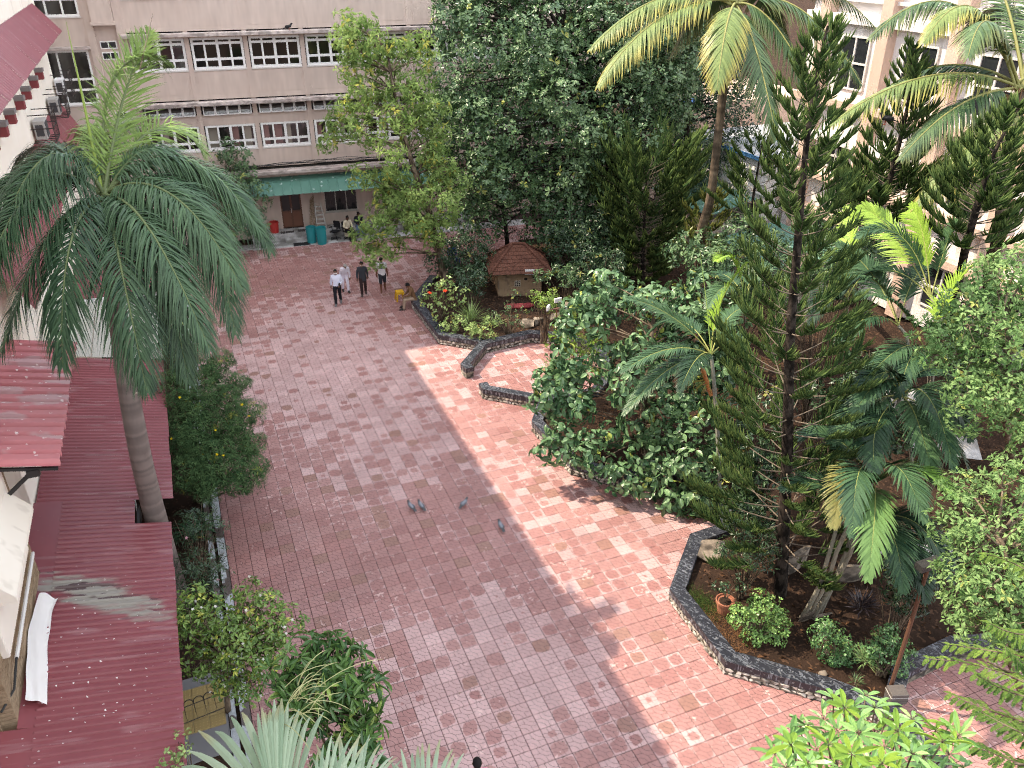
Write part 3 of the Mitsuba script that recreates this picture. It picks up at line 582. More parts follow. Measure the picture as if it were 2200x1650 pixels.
# green sheet canopy with standing seams
cn = thing('green_canopy', 'green sheet metal canopy with standing seams over the far doorway', 'canopy')
def sloped(u0, u1, yA, zA, yB, zB, lift=0.0): return [(u0, yA, zA + lift), (u1, yA, zA + lift), (u1, yB, zB + lift), (u0, yB, zB + lift)]
for k in range(21):
    a = 3.12 + .5 * k; b = a + .5; g = F(); y0, z0, y1, z1 = -.08, 3.42, -1.68, 2.80
    prof = [(a, 0), (a + .035, 0), (a + .045, .045), (a + .075, .045), (a + .085, 0), (b + .002, 0)]
    V = np.array([[x, y, z + l + .002 * (k % 2)] for (y, z) in ((y0, z0), (y1, z1)) for (x, l) in prof]); n = len(prof)
    g.add(V, [[i, n + i, n + i + 1, i + 1] for i in range(n - 1)]); put('sheet', g, 'm_roof_green', cn)
g = F()
for u in (3.2, 5.7, 8.3, 10.9, 13.4): g.beam((u, -.02, 3.32), (u, -1.6, 2.74), .05, .07, (.07, .07, .07)); g.beam((u, -.03, 2.3), (u, -1.2, 2.86), .04, .04, (.07, .07, .07))
for y, z in ((-.3, 3.29), (-1.5, 2.82)): g.beam((3.15, y, z), (13.6, y, z), .05, .05, (.07, .07, .07))
put('frame', g, 'm_paint', cn)
# cables slung along the ledge above the canopy
rr = np.random.default_rng(3)
for k in range(5):
    us = np.linspace(1.2 + .3 * k, 13, 26); z = 4.02 + .05 * k + .05 * np.sin(us * (1.1 + .2 * k) + k) + (.10 * np.exp(-((us - 5 - k) / 1.5) ** 2)); g = F()
    g.tube(np.column_stack([us, -.05 - .12 * k + .05 * np.sin(us * .7 + k), z]), .014, 4, c=(.02, .02, .022)); put('cable', g, 'm_paint', label='black cable sagging along the ledge above the green canopy', cat='cable', group='cables above the green canopy')

# ------------------------------------------------------------------ the cream building on the left with its red canopies
CB = thing('cream_building', 'tall cream plastered building along the left side with red sheet canopies', 'building')
w = MB(); w.box((-16, 18.2, 0), (-4.5, 44, 18.0)); w.box((-16, 42.2, 0), (-5.0, 47.3, 27)); w.box((-16, -8, 0), (-5.2, 18.2, 17.95)); put('wall', w, 'm_cream', CB)
w = MB(); w.box((-5.2, 11.86, 2.6), (-4.42, 15.80, 17.9)); put('pier_core', w, 'm_mortar', CB)
w = MB(); w.box((-6.0, -8, 17.6), (-4.2, 44.0, 18.1)); w.box((-6.0, 8, 18.1), (-3.2, 13.5, 18.3)); put('parapet', w, 'm_ledge', CB)
# brick facing of the pier: yard face and the two ends
rr = np.random.default_rng(5); bm = MB(); nb = 0; bh, bl = .085, .235
for row in range(58):
    z = 3.0 + row * bh
    for face in (0, 1):
        L = 3.94 if face == 0 else .75; s = -(row % 2) * bl / 2 
        while s < L - .02:
            a, b = max(s, 0), min(s + bl, L); s += bl
            if b - a < .03: continue
            if face == 0 and z > 4.62 and .42 < a and b < 3.42: continue        # behind the cream panel
            g = .005; e = rr.normal(0, .003)
            lo, hi = ((-4.42, 11.86 + a + g, z + g), (-4.17 + e, 11.86 + b - g, z + bh - g)) if face == 0 else ((-5.15 + a * .98 + g, 11.80 + e, z + g), (-5.15 + b * .98 - g, 11.86, z + bh - g))
            m = MB(); m.box(lo, hi); vis = (z < 7.2)
            if vis and nb < 295: put('brick', m, 'm_brick', CB); nb += 1
            else: bm.add(*m.vf())
put('brickwork', bm, 'm_brick', CB, kind='stuff')
w = MB(); w.box((-4.42, 12.28, 4.62), (-4.06, 15.28, 17.5), ch=.02); put('panel', w, 'm_cream', CB)
for z in (5.6, 8.8, 12.0):                       # sloped hoods and sills on the cream panel
    w = MB(); v = np.array([[x, y, zz] for y in (12.45, 15.1) for x, zz in ((-4.06, z + .55), (-4.06, z), (-3.72, z), (-3.72, z + .10))])
    w.add(v, [[0, 3, 7, 4], [3, 2, 6, 7], [2, 1, 5, 6]]); w.add(v, [[0, 1, 2], [0, 2, 3]]); w.add(v, [[4, 6, 5], [4, 7, 6]]); put('hood', w, 'm_cream', CB)
w = MB(); w.tube([(-4.08, 15.5, 4.35), (-4.08, 12.6, 4.32)], .035, 7, c=(.70, .70, .68)); w.tube([(-4.08, 12.6, 4.32), (-4.08, 12.35, 4.28), (-4.12, 12.1, 4.1), (-4.3, 11.75, 4.0)], .022, 6, c=(.03, .03, .03)); put('pipe', w, 'm_paint', CB)

def sheet_roof(name, label, mat, y0, y1, wall, eave, pitch=.17, h=.028, width=1.02, cut=None, prof=((0, 0), (.30, 0), (.42, 1), (.58, 1), (.70, 0)), drop=.0, group=None):
    """Corrugated sheets laid side by side along y; wall and eave are (x, z)."""
    t = thing(name, label, 'metal roof', group); y = y0; k = 0
    while y < y1 - .02:
        ye = y1 if y1 - (y + width) < .4 else y + width; ys = []
        for q in np.arange(y, ye + pitch, pitch):
            for a, l in prof:
                yy = q + a * pitch
                if yy <= ye + .03: ys.append((yy, l * h))
        ys.append((max(ye + .031, ys[-1][0] + .004), ys[-1][1]))
        ex, ez = eave; wx, wz = wall
        if cut and cut[0] < (y + ye) / 2 < cut[1]: f_ = (cut[2] - wx) / (ex - wx); ex, ez = cut[2], wz + (ez - wz) * f_
        jit = .012 * math.sin(k * 2.3); n = len(ys); m = 3
        V = np.array([[wx + (ex + jit - wx) * u, yy, wz + (ez - wz) * u + l + .0025 * (k % 2)] for u in np.linspace(0, 1, m) for yy, l in ys])
        Fq = np.array([[a * n + i, (a + 1) * n + i, (a + 1) * n + i + 1, a * n + i + 1] for a in range(m - 1) for i in range(n - 1)])
        V2 = V - [0, 0, .003]; put('sheet', (np.vstack([V, V2]), np.vstack([Fq[:, [0, 1, 2]], Fq[:, [0, 2, 3]], Fq[:, [0, 2, 1]] + len(V), Fq[:, [0, 3, 2]] + len(V)])), mat, t); y = ye; k += 1
    return t
LOW = dict(pitch=.172, h=.036, prof=((0, 0), (.50, 0), (.62, 1), (.78, 1), (.90, 0)))
r1 = sheet_roof('lean_to_roof', 'long lower red corrugated roof sloping out from the brick pier, grey scuffed patch near its top', 'm_roof_red', 5.5, 17.42, (-3.92, 3.52), (-1.66, 3.0), **LOW)
g = MB(); g.box((-2.42, 17.40, 2.72), (-2.36, 18.5, 2.98), (.03, .03, .03)); put('notch_frame', g, 'm_paint', r1)
mb = MB(); mb.add([[-4.17, 11.7, 3.60], [-3.90, 11.7, 3.512], [-3.90, 15.9, 3.512], [-4.17, 15.9, 3.60]], [[0, 1, 2, 3]]); put('flashing', mb, 'm_roof_red', r1)
r2 = sheet_roof('lean_to_roof', 'narrow stretch of lower red roof cut back round the royal palm trunk', 'm_roof_red', 17.42, 18.44, (-3.92, 3.52), (-2.42, 3.18), **LOW)
r3 = sheet_roof('lean_to_roof', 'lower red corrugated roof beyond the royal palm trunk, up to the pale translucent sheet', 'm_roof_red', 18.44, 26.5, (-4.45, 3.64), (-1.58, 2.99), **LOW)
sheet_roof('lean_to_roof', 'far stretch of lower red roof hidden behind the royal palm fronds', 'm_roof_red', 31.4, 43.8, (-4.48, 3.64), (-1.60, 2.99), **LOW)
for y0_, y1_ in ((5.5, 11.7), (15.9, 18.44)):
    mb = MB(); mb.add([[-5.3, y0_, 3.845], [-3.91, y0_, 3.524], [-3.91, y1_, 3.524], [-5.3, y1_, 3.845]], [[0, 1, 2, 3]]); put('flashing', mb, 'm_roof_red', r1)
pt = thing('translucent_roof', 'pale ribbed translucent sheet set in the lower red roof behind the palm trunk', 'roof')
for k in range(4):
    ys = np.linspace(26.52, 31.2, 3); xs = np.arange(-4.3 + k * .68, -4.3 + k * .68 + .69, .035); zc = 3.62 - (xs + 4.3) * .2255
    V = np.array([[x, y, z + (.012 if i % 2 else 0) + .03 + .003 * (k % 2)] for y in ys for i, (x, z) in enumerate(zip(xs, zc))]); n = len(xs)
    put('sheet', (V, np.vstack([np.array([[a * n + i, a * n + i + 1, (a + 1) * n + i + 1], [a * n + i, (a + 1) * n + i + 1, (a + 1) * n + i]]) for a in range(2) for i in range(n - 1)])), 'm_poly', pt)
mb = MB(); mb.box((-4.4, 31.15, 3.0), (-1.6, 31.4, 3.62), (.55, .54, .54)); mb.beam((-2.9, 26.5, 3.36), (-2.9, 31.2, 3.36), .05, .05, (.60, .52, .36)); put('frame', mb, 'm_paint', pt)
mb = MB()
for y in (7, 10, 13, 16.2, 19, 22, 25, 28, 31, 34, 38, 42): mb.tube([(-2.9, y, -.1), (-2.9, y, 3.2)], .03, 6, c=(.5, .5, .5)); mb.beam((-1.7, y, 2.92), (-4.4, y, 3.5), .05, .05, (.1, .1, .1))
put('post', mb, 'm_paint', r1)
mb = MB(); mb.box((-5.2, 5.4, 0), (-4.3, 44, 2.6)); put('base_wall', mb, 'm_cream', CB)
# upper canopies
c1 = sheet_roof('red_canopy', 'weathered pinkish red canopy at the left edge, streaked white with droppings', 'm_canopy_red', 15.0, 20.62, (-5.15, 6.98), (-3.04, 6.5), pitch=.345, h=.085, width=1.4, prof=((0, 0), (.22, 0), (.34, 1), (.90, 1)))
mb = MB(); mb.beam((-5.1, 15.06, 6.86), (-3.1, 15.06, 6.42), .05, .06, (.02, .018, .018)); mb.beam((-5.2, 15.06, 5.1), (-3.5, 15.06, 6.48), .05, .07, (.02, .018, .018)); mb.box((-3.62, 15.0, 6.36), (-3.42, 15.12, 6.50), (.02, .018, .018))
mb.beam((-5.1, 20.5, 6.86), (-3.1, 20.5, 6.42), .05, .06, (.02, .018, .018)); put('bracket', mb, 'm_paint', c1)
c2 = sheet_roof('red_canopy', 'steep red corrugated canopy high on the cream wall, upper left corner', 'm_roof_red', 21.0, 43.0, (-4.5, 12.65), (-3.62, 11.53), pitch=.30, h=.03, width=1.2)
BRY = [38.12, 35.94, 33.37, 31.4, 28.92, 26.99, 25.02]
BRZ = [10.59, 10.61, 10.63, 10.58, 10.55, 10.47, 10.44]
c3 = sheet_roof('red_canopy', 'steep faded red canopy under the air conditioner cages', 'm_roof_red', 21.0, 43.0, (-4.5, 8.82), (-3.75, 7.35), pitch=.30, h=.03, width=1.2)
for k in range(7):                               # small stepped concrete brackets under the upper canopy
    y = BRY[k]; bk = thing('wall_bracket', 'small grey and red stepped bracket on the cream wall under the high canopy', 'bracket', 'stepped brackets under the high canopy')
    w = MB(); w.box((-4.5, y, 10.52), (-4.2, y + .42, 10.65), (.21, .19, .19), ch=.01); w.box((-4.5, y + .03, 10.25), (-4.24, y + .39, 10.52), (.22, .045, .05)); put('block', w, 'm_paint', bk)
def ac(label, y, z, w_=1.0, white=True):
    t = thing('air_conditioner', label, 'air conditioner'); m = MB(); col = (.72, .73, .74) if white else (.40, .39, .37)
    m.box((-4.42, y, z), (-4.05, y + .85, z + .62), col, ch=.015); put('body', m, 'm_paint', t)
    m = MB(); m.box((-4.052, y + .1, z + .06), (-4.035, y + .75, z + .56), (.06, .06, .065)); m.box((-4.36, y - .012, z + .12), (-4.12, y + .002, z + .5), (.06, .06, .065)); put('grille', m, 'm_paint', t)
    m = MB(); b = (.035, .028, .026); x0, x1, a, c, z0, z1 = -4.49, -3.78, y - .22, y + 1.1, z - .06, z + .86
    for yy in (a, c):
        for zz in (z0, (z0 + z1) / 2, z1): m.beam((x0, yy, zz), (x1, yy, zz), .03, .03, b)
        m.beam((x1, yy, z0), (x1, yy, z1), .03, .03, b)
    for zz in (z0, (z0 + z1) / 2, z1): m.beam((x1, a, zz), (x1, c, zz), .03, .03, b)
    for u in (.25, .5, .75): yy = a + (c - a) * u; m.beam((x1, yy, z0), (x1, yy, z1), .02, .02, b); m.beam((x0, yy, z0), (x1, yy, z0), .03, .03, b)
    put('cage', m, 'm_paint', t); return t
ac('white air conditioner in a black cage, farthest along the cream wall', 43.0, 8.95)
ac('grey stained air conditioner in a wide black cage above the faded canopy', 39.0, 8.75, white=False)
ac('grey caged air conditioner at the left edge, nearest of the wall cages', 33.4, 8.9, white=False)
ac('small caged air conditioner low behind the royal palm crown', 40.2, 4.2, white=False)
# white cloth lying along the flashing
ys = np.linspace(12.15, 14.9, 22); us = np.linspace(0, 1, 7); rr = np.random.default_rng(9)
V = []
for i, y in enumerate(ys):
    for u in us: V.append([-4.10 + u * .29 + .05 * math.sin(y * 1.7) + .10 * max(0, (y - 14.5)) , y + .03 * math.sin(u * 5), 3.66 - u * .06 + .05 * math.sin(u * 7 + y * .8) * (.4 + .6 * u) + .03 * math.sin(y * 6 + u * 2) + (.12 * (1 - u) ** 2)])
V = np.array(V); Fq = np.array([[i * 7 + j, (i + 1) * 7 + j, (i + 1) * 7 + j + 1, i * 7 + j + 1] for i in range(21) for j in range(6)])
put('cloth', (V, np.vstack([Fq[:, [0, 1, 2]], Fq[:, [0, 2, 3]]])), 'm_cloth', smooth=True, color=(.74, .73, .72), label='crumpled white cloth strip lying on the red roof along the brick pier', cat='cloth')

# ------------------------------------------------------------------ the pale building on the right and its sheds
WB = thing('white_building', 'sunlit white and pink building behind the palms at the upper right', 'building')
w = MB(); w.box((29.2, 11, 0), (42, 34.2, 16)); put('wall', w, 'm_white', WB)
pr('m_pinkpier', mikit.proc(lambda p, n, uv: mix((0.50, 0.36, 0.29), (0.60, 0.45, 0.37), fbm(p.x, p.y * .8, p.z * .8, 3))), .85, .2)
for z0, z1, d in ((11.7, 12.1, .35), (12.6, 12.75, .30), (8.15, 8.5, .45), (6.5, 6.9, .40), (4.75, 5.05, .55), (3.0, 3.35, .5), (15.3, 15.6, .5)):
    w = MB(); w.box((29.2 - d, 11, z0), (29.2, 34.3, z1), ch=.015); put('ledge', w, 'm_pinkpier' if z0 in (8.15, 4.75, 3.0) else 'm_white', WB)
for k in range(6):
    y = 32.6 - 3.75 * k; w = MB(); w.box((28.72, y, 0), (29.2, y + .62, 16)); put('pier', w, 'm_pinkpier', WB)
    for z0, z1 in ((9.0, 11.2), (5.4, 6.45), (13.2, 15), (1.0, 2.8)):
        m = MB(); y0, y1 = y - 2.4, y - .7
        for yy in (y0, (y0 + y1) / 2, y1): m.box((29.1, yy - .04, z0), (29.22, yy + .04, z1), (.62, .60, .58))
        for zz in (z0, (z0 + z1) / 2, z1): m.box((29.1, y0, zz - .04), (29.218, y1, zz + .04), (.62, .60, .58))
        wd = put('window', m, 'm_paint', WB); q = np.array([[29.17, y0, z0], [29.17, y1, z0], [29.17, y1, z1], [29.17, y0, z1]])
        for a, b in ((y0, (y0 + y1) / 2), ((y0 + y1) / 2, y1)): put('pane', (np.array([[29.16, a, z0], [29.16, b, z0], [29.16, b, z1], [29.16, a, z1]]), [[0, 1, 2], [0, 2, 3]]), 'm_darkglass', wd)
AN = thing('white_annex', 'white weatherboarded annex with a blue edged roof behind the tall pine', 'building')
w = MB(); w.box((28.0, 34.4, 0), (36, 41.5, 5.05)); put('wall', w, 'm_white', AN)
for k, z in enumerate(np.arange(.5, 4.9, .55)):
    w = MB(); v = np.array([[x, y, zz] for y in (34.3, 41.5) for x, zz in ((27.995, z), (27.86, z + .02), (27.90, z + .10), (27.995, z + .52))]); w.add(v, [[0, 1, 5, 4], [1, 2, 6, 5], [2, 3, 7, 6]]); w.add(v, [[0, 2, 1], [0, 3, 2], [4, 5, 6], [4, 6, 7]]); put('board', w, 'm_white', AN)
w = MB(); w.box((27.7, 34.2, 5.05), (36.2, 41.7, 5.16), (.34, .35, .37)); w.box((27.66, 34.2, 5.0), (27.7, 41.7, 5.2), (.10, .26, .5)); put('roof_edge', w, 'm_paint', AN)
def shed(label, x0, x1, y0, y1, z, zl, n):
    t = thing('shed_roof', label, 'metal roof'); ys = np.linspace(y0, y1, n + 1)
    for k in range(n):
        a, b = ys[k], ys[k + 1]; prof = [(a, 0), (a + .25, 0), (a + .28, .03), (a + .33, .03), (a + .36, 0), (b, 0)]
        V = np.array([[x, yy, zz + l] for x, zz in ((x1, z), (x0, zl)) for yy, l in prof]); m = len(prof)
        V2 = V - [0, 0, .02]; Fq = np.array([[i, m + i, m + i + 1, i + 1] for i in range(m - 1)]); put('sheet', (np.vstack([V, V2]), np.vstack([Fq[:, [0, 1, 2]], Fq[:, [0, 2, 3]], Fq[:, [0, 2, 1]] + 2 * m, Fq[:, [0, 3, 2]] + 2 * m])), 'm_roof_green', t)
    g = MB()
    for y in (y0 + .3, y1 - .3):
        for x, zz in ((x0 + .2, zl), (x1 - .2, z)): g.tube([(x, y, -.1), (x, y, zz - .03)], .05, 6, c=(.12, .12, .12))
    g.beam((x0, y0 - .02, zl - .02), (x1, y0 - .02, z - .02), .08, .16, (.05, .05, .05)); g.box((x0 + .3, y0 + .25, -.05), (x1 - .3, y1 - .25, min(z, zl) - .3), (.42, .38, .34)); put('frame', g, 'm_paint', t); return t
shed('dull green sheet roof seen between the small pine and the coconut trunk', 25.0, 27.9, 34.6, 40.6, 3.0, 2.4, 9)
shed('lower green sheet roof behind the broken pine', 24.9, 28.4, 28.0, 33.6, 2.1, 1.6, 8)
TN = thing('red_shed', 'reddish brick shed under a blue tarpaulin behind the coconut trunk', 'shed')
w = MB(); w.box((28.5, 43, 0), (38, 50, 6.4)); put('wall', w, 'm_pinkpier', TN)
w = MB(); w.add([[28.2, 42.8, 6.5], [29.4, 42.8, 6.52], [29.4, 43.7, 6.7], [28.2, 43.7, 6.68]], [[0, 1, 2, 3]], (.05, .17, .5)); put('tarpaulin', w, 'm_paint', TN)
w = MB()
for k in range(6): w.box((28.42, 43.2 + k * 1.1, 0), (28.5, 43.5 + k * 1.1, 5.6), (.05, .04, .035))
w.box((27.9, 42.6, 5.1), (28.5, 50, 5.5), (.05, .03, .02)); put('timber', w, 'm_wood', TN)
# ------------------------------------------------------------------ plants
def split_leaves(parent, v, f, c, tm, leaf, n=300, name='leaf', rest='foliage'):
    """The n leaves that show largest are parts of their own, the others one part."""
    nv, nf = len(tm[0]), len(tm[1]); k = len(v) // nv; V = v.reshape(k, nv, 3); Cc = c.reshape(k, nv, 3)
    m = V.mean(1) - CAMX; dp = m @ look; vis = (np.abs(m @ rgt / dp) < tx) & (np.abs(m @ upv / dp) < tx * .75)
    key = np.linalg.norm(m, axis=1) + np.where(vis, 0, 1e6); o = np.argsort(key); a, b = o[:n], o[n:]
    for i in a: put(name, (V[i], tm[1]), leaf, parent, color=Cc[i])
    if len(b): put(rest, (V[b].reshape(-1, 3), (tm[1][None] + (np.arange(len(b)) * nv)[:, None, None]).reshape(-1, 3)), leaf, parent, color=Cc[b].reshape(-1, 3), kind='stuff')

# the royal palm through the red roof
r = np.random.default_rng(21); RP = thing('royal_palm', 'royal palm with thick grey trunk rising through a notch in the red roof', 'palm tree')
rt = poly3([(-2.0, 18.0, -.1), (-2.023, 17.97, 3.1), (-1.882, 17.417, 6.151), (-1.491, 17.968, 10.488)], 20); mb = MB(); mb.tube(rt, np.interp(np.linspace(0, 1, 20), [0, .35, .75, .93, 1], [.30, .25, .21, .17, .11]), 14); put('trunk', mb, 'm_palm_trunk', RP, smooth=True)
B = np.array((-1.482, 17.93, 10.638))
RF = [(((-1.166, 19.772, 13.568)), (0.227, 19.423, 12.885), .6, ROYAL_Y, .65), ((-2.053, 18.235, 12.853), (-3.408, 16.24, 9.994), .45, ROYAL, .9), ((-2.291, 16.47, 11.152), (-3.34, 14.866, 8.959), .3, ROYAL, .95), ((-2.086, 15.985, 11.093), (-2.516, 14.89, 8.519), .3, ROYAL, .9),
      ((-1.237, 15.392, 10.667), (-1.231, 14.254, 8.111), .35, ROYAL, .9), ((-0.466, 16.053, 11.067), (-0.542, 14.819, 7.874), .4, ROYAL, .9), ((0.526, 17.081, 12.032), (0.432, 15.266, 8.466), .5, ROYAL, .9), ((0.765, 18.869, 11.686), (1.511, 17.72, 9.201), .45, ROYAL, .85),
      ((-0.258, 19.963, 12.427), (0.602, 19.723, 10.938), .85, ROYAL_Y, .5), ((-2.28, 21.42, 11.847), (-3.608, 22.231, 10.228), .4, ROYAL, .8), ((-0.742, 21.226, 12.572), (-0.6, 22.062, 10.542), .6, ROYAL_Y, .5), ((-0.82, 19.395, 12.538), (-0.017, 20.077, 13.413), .8, ROYAL_Y, .1),
      ((-2.675, 19.116, 11.627), (-3.981, 18.677, 10.195), .35, ROYAL, .9), ((0.362, 18.225, 12.195), (1.303, 16.762, 9.935), .6, ROYAL, .9), ((-0.042, 16.645, 11.737), (0.689, 15.02, 9.476), .65, ROYAL, 1.0), ((-0.679, 15.948, 11.368), (-0.067, 14.361, 8.673), .5, ROYAL, 1.0), ((-2.416, 17.559, 12.082), (-3.638, 15.635, 9.644), .45, ROYAL, 1.0), ((-1.605, 20.166, 12.475), (-1.58, 20.931, 10.869), .8, ROYAL_Y, .7), ((-0.224, 18.622, 12.259), (0.307, 17.551, 10.594), .7, ROYAL, .9), ((0.026, 19.846, 10.962), (0.485, 19.464, 8.539), .3, ROYAL, .9)]
for ct, tp_, tone, cl, dp_ in RF:
    frond(r, RP, (B + r.normal(0, .05, 3), ct, tp_), n=80 if cl is ROYAL_Y else 165, Lmax=.90, W=.030 if cl is ROYAL_Y else .033, tone=tone, cols=cl, rr=.045, rc=(.13, .17, .07), ang=1.0, lift=.35, droop=dp_, start=.10, rag=.16, twist=r.normal(0, .25))
mb = MB(); mb.tube([B, (-1.511, 19.012, 12.457), (-1.536, 19.641, 13.719)], [.035, .022, .004], 6, c=(.24, .33, .06)); put('spear_leaf', mb, 'm_paint', RP, smooth=True)
mb = MB(); mb.tube([(-0.368, 19.131, 12.817), (0.079, 20.003, 13.771)], [.012, .004], 5, c=(.10, .06, .04)); put('dead_spike', mb, 'm_paint', RP)
p_ = np.array((-1.79, 17.521, 6.599)); mb = MB(); th = np.linspace(0, 2 * np.pi, 25); mb.tube(np.column_stack([p_[0] + .262 * np.cos(th), p_[1] + .262 * np.sin(th), np.full(25, p_[2])]), .012, 5, c=(.5, .46, .36)); put('tie_band', mb, 'm_paint', RP)
sp = thing('flood_lamp', 'small dark floodlight strapped to the royal palm trunk', 'floodlight'); mb = MB(); mb.box((p_[0] + .26, p_[1] - .18, p_[2] - .1), (p_[0] + .50, p_[1] + .10, p_[2] + .22), (.02, .022, .03), ch=.03); put('housing', mb, 'm_paint', sp)
mb = MB(); mb.box((p_[0] + .20, p_[1] - .06, p_[2] - .03), (p_[0] + .27, p_[1] - .02, p_[2] + .05), (.05, .05, .05)); put('bracket', mb, 'm_paint', sp)

# coconut palms
r = np.random.default_rng(22); CP = thing('coconut_palm', 'tall coconut palm with yellowing front fronds and thin straight trunk behind the tall pine', 'palm tree')
tt = poly3([(20.417, 27.608, 0.0), (17.89, 25.273, 5.289), (17.899, 24.894, 7.158), (17.951, 24.983, 10.685), (18.182, 25.27, 13.002)], 16); mb = MB(); mb.tube(tt, np.linspace(.20, .12, 16), 9); put('trunk', mb, 'm_coco_trunk', CP, smooth=True)
B = np.array((18.172, 25.276, 13.214))
for ct, tp_, tone, cl in [((15.864, 25.964, 14.262), (12.528, 24.555, 12.085), .6, COCO_Y), ((15.16, 25.261, 13.628), (12.352, 23.575, 11.134), .7, COCO_Y), ((16.663, 23.52, 13.162), (15.704, 22.185, 11.07), .6, COCO_Y), ((17.839, 23.449, 12.594), (17.52, 21.304, 9.563), .35, COCO),
                          ((20.056, 24.435, 14.12), (20.608, 21.414, 11.033), .3, COCO), ((21.234, 25.573, 14.773), (22.759, 23.254, 12.294), .25, COCO), ((17.445, 27.592, 15.608), (14.295, 27.122, 13.693), .4, COCO), ((19.098, 24.507, 13.584), (19.563, 21.786, 10.113), .3, COCO),
                          ((18.763, 27.797, 13.728), (17.915, 28.491, 11.194), .3, COCO), ((21.185, 27.594, 13.999), (22.462, 27.14, 10.971), .3, COCO), ((19.144, 27.152, 16.024), (20.393, 27.709, 17.828), .6, COCO), ((17.301, 26.571, 15.861), (16.583, 27.09, 17.295), .6, COCO)]:
    frond(r, CP, (B + r.normal(0, .06, 3), ct, tp_), n=95, Lmax=1.05, W=.055, tone=tone, cols=cl, rr=.05, rc=(.22, .22, .07), ang=.95, lift=-.1, droop=.45, start=.16, rag=.07)
CP2 = thing('coconut_palm', 'coconut palm with nuts at the right edge of the picture, trunk behind the pines', 'palm tree')
tt = poly3([(31.902, 22.959, 0.0), (20.406, 15.103, 7.684), (20.849, 15.675, 9.167), (22.164, 17.021, 11.313)], 14); mb = MB(); mb.tube(tt, np.linspace(.22, .15, 14), 9); put('trunk', mb, 'm_coco_trunk', CP2, smooth=True)
B = np.array((22.091, 17.004, 11.444))
for ct, tp_, tone, cl in [((20.95, 19.169, 14.967), (17.597, 18.273, 12.815), .25, COCO), ((20.832, 18.419, 14.864), (18.194, 17.039, 12.798), .75, COCO_Y), ((19.211, 17.725, 12.574), (15.582, 17.003, 10.946), .6, COCO_Y), ((20.89, 18.505, 12.546), (19.076, 18.9, 11.347), .1, COCO),
                          ((19.534, 16.823, 11.679), (17.275, 16.096, 10.148), .3, COCO), ((19.643, 15.906, 10.822), (17.251, 15.245, 9.102), .45, COCO_Y), ((20.982, 16.343, 10.394), (19.643, 15.939, 8.581), .7, COCO_Y), ((22.987, 19.721, 15.423), (23.022, 20.828, 14.198), .4, COCO),
                          ((23.349, 18.287, 14.278), (23.703, 19.556, 15.424), .5, COCO), ((23.683, 19.567, 14.595), (24.308, 20.604, 12.61), .3, COCO), ((24.153, 17.157, 12.909), (24.608, 15.142, 10.839), .4, COCO), ((22.4, 15.668, 11.264), (22.233, 14.026, 9.193), .4, COCO), ((20.57, 17.722, 14.335), (18.627, 15.989, 12.563), .5, COCO)]:
    frond(r, CP2, (B + r.normal(0, .06, 3), ct, tp_), n=95, Lmax=.95, W=.05, tone=tone, cols=cl, rr=.05, rc=(.22, .22, .07), ang=.95, lift=-.1, droop=.5, start=.16, rag=.07)
for k in range(7):
    a = k * .9; mb = MB(); mb.ell(B + np.array([.32 * math.cos(a), .32 * math.sin(a), -.28 - .06 * (k % 3)]), (.10, .10, .13), (.20, .13, .05) if k % 2 else (.16, .17, .05), 2); put('coconut', mb, 'm_paint', CP2, smooth=True)
mb = MB()
for k in range(16): a = r.random() * 6.28; mb.tube([B + [0, 0, -.1], B + np.array([.35 * math.cos(a), .35 * math.sin(a), .05]), B + np.array([.6 * math.cos(a), .6 * math.sin(a), -.45])], [.02, .015, .004], 4, c=(.17, .10, .05))
put('dry_husk', mb, 'm_wood', CP2)

# pines
pine('pine_tree', 'tallest tufted pine standing in the near garden bed, bare dark trunk showing', [(12.441, 12.3, 0.1), (11.896, 12.394, 4.344), (11.424, 12.599, 8.335), (11.336, 12.881, 11.47), (11.575, 13.131, 13.729)], .17, 2.05, 30, 31, per=7, start=.07, prof=lambda s: 0.10 + 0.98 * min(1, (1 - s) * 1.12) ** .95 * (1 - .25 * 0), bl=.36, cordr=.017, dens=1.15)
pine('pine_tree', 'leaning tufted pine in front of the pale building, second tallest', [(28.359, 27.318, 0.2), (19.213, 18.637, 7.445), (19.23, 18.148, 8.712), (19.238, 18.089, 10.706), (19.273, 18.428, 12.559)], .15, 1.75, 24, 32, per=6, start=.22, bl=.42, cordr=.020)
pine('pine_tree', 'tufted pine near the right edge below the coconut crown', [(29.21, 22.55, 0.2), (17.213, 13.523, 9.072), (17.174, 13.469, 10.415), (17.685, 13.501, 11.864)], .13, 1.4, 18, 33, per=6, start=.25, bl=.42, cordr=.020)
pine('pine_tree', 'dense rounded small pine behind the big leafed tree, green to the ground', [(19.717, 32.068, 0.2), (19.971, 32.784, 3.197), (19.927, 32.846, 5.778)], .12, 2.3, 24, 34, per=9, start=.04, prof=lambda s: .35 + .75 * math.sin(math.pi * min(1, .25 + .72 * (1 - s))) , bl=.5, cordr=.030, dens=.62)
pine('pine_tree', 'young pine with plume-like branches against the white annex', [(23.554, 29.263, 0.2), (19.291, 24.261, 5.783), (19.453, 24.442, 7.455), (19.666, 24.616, 8.732)], .08, 2.1, 9, 35, per=5, start=.35, bl=.4, cordr=.020)
pine('pine_tree', 'thin broken yellowish pine close behind the coconut trunk foot', [(21.668, 30.027, 0.2), (18.712, 26.209, 4.521), (19.212, 26.366, 6.383)], .10, 1.5, 9, 36, per=5, start=.3, bl=.42, cordr=.020, cols=((.05, .08, .02), (.16, .19, .05), (.26, .25, .08)))

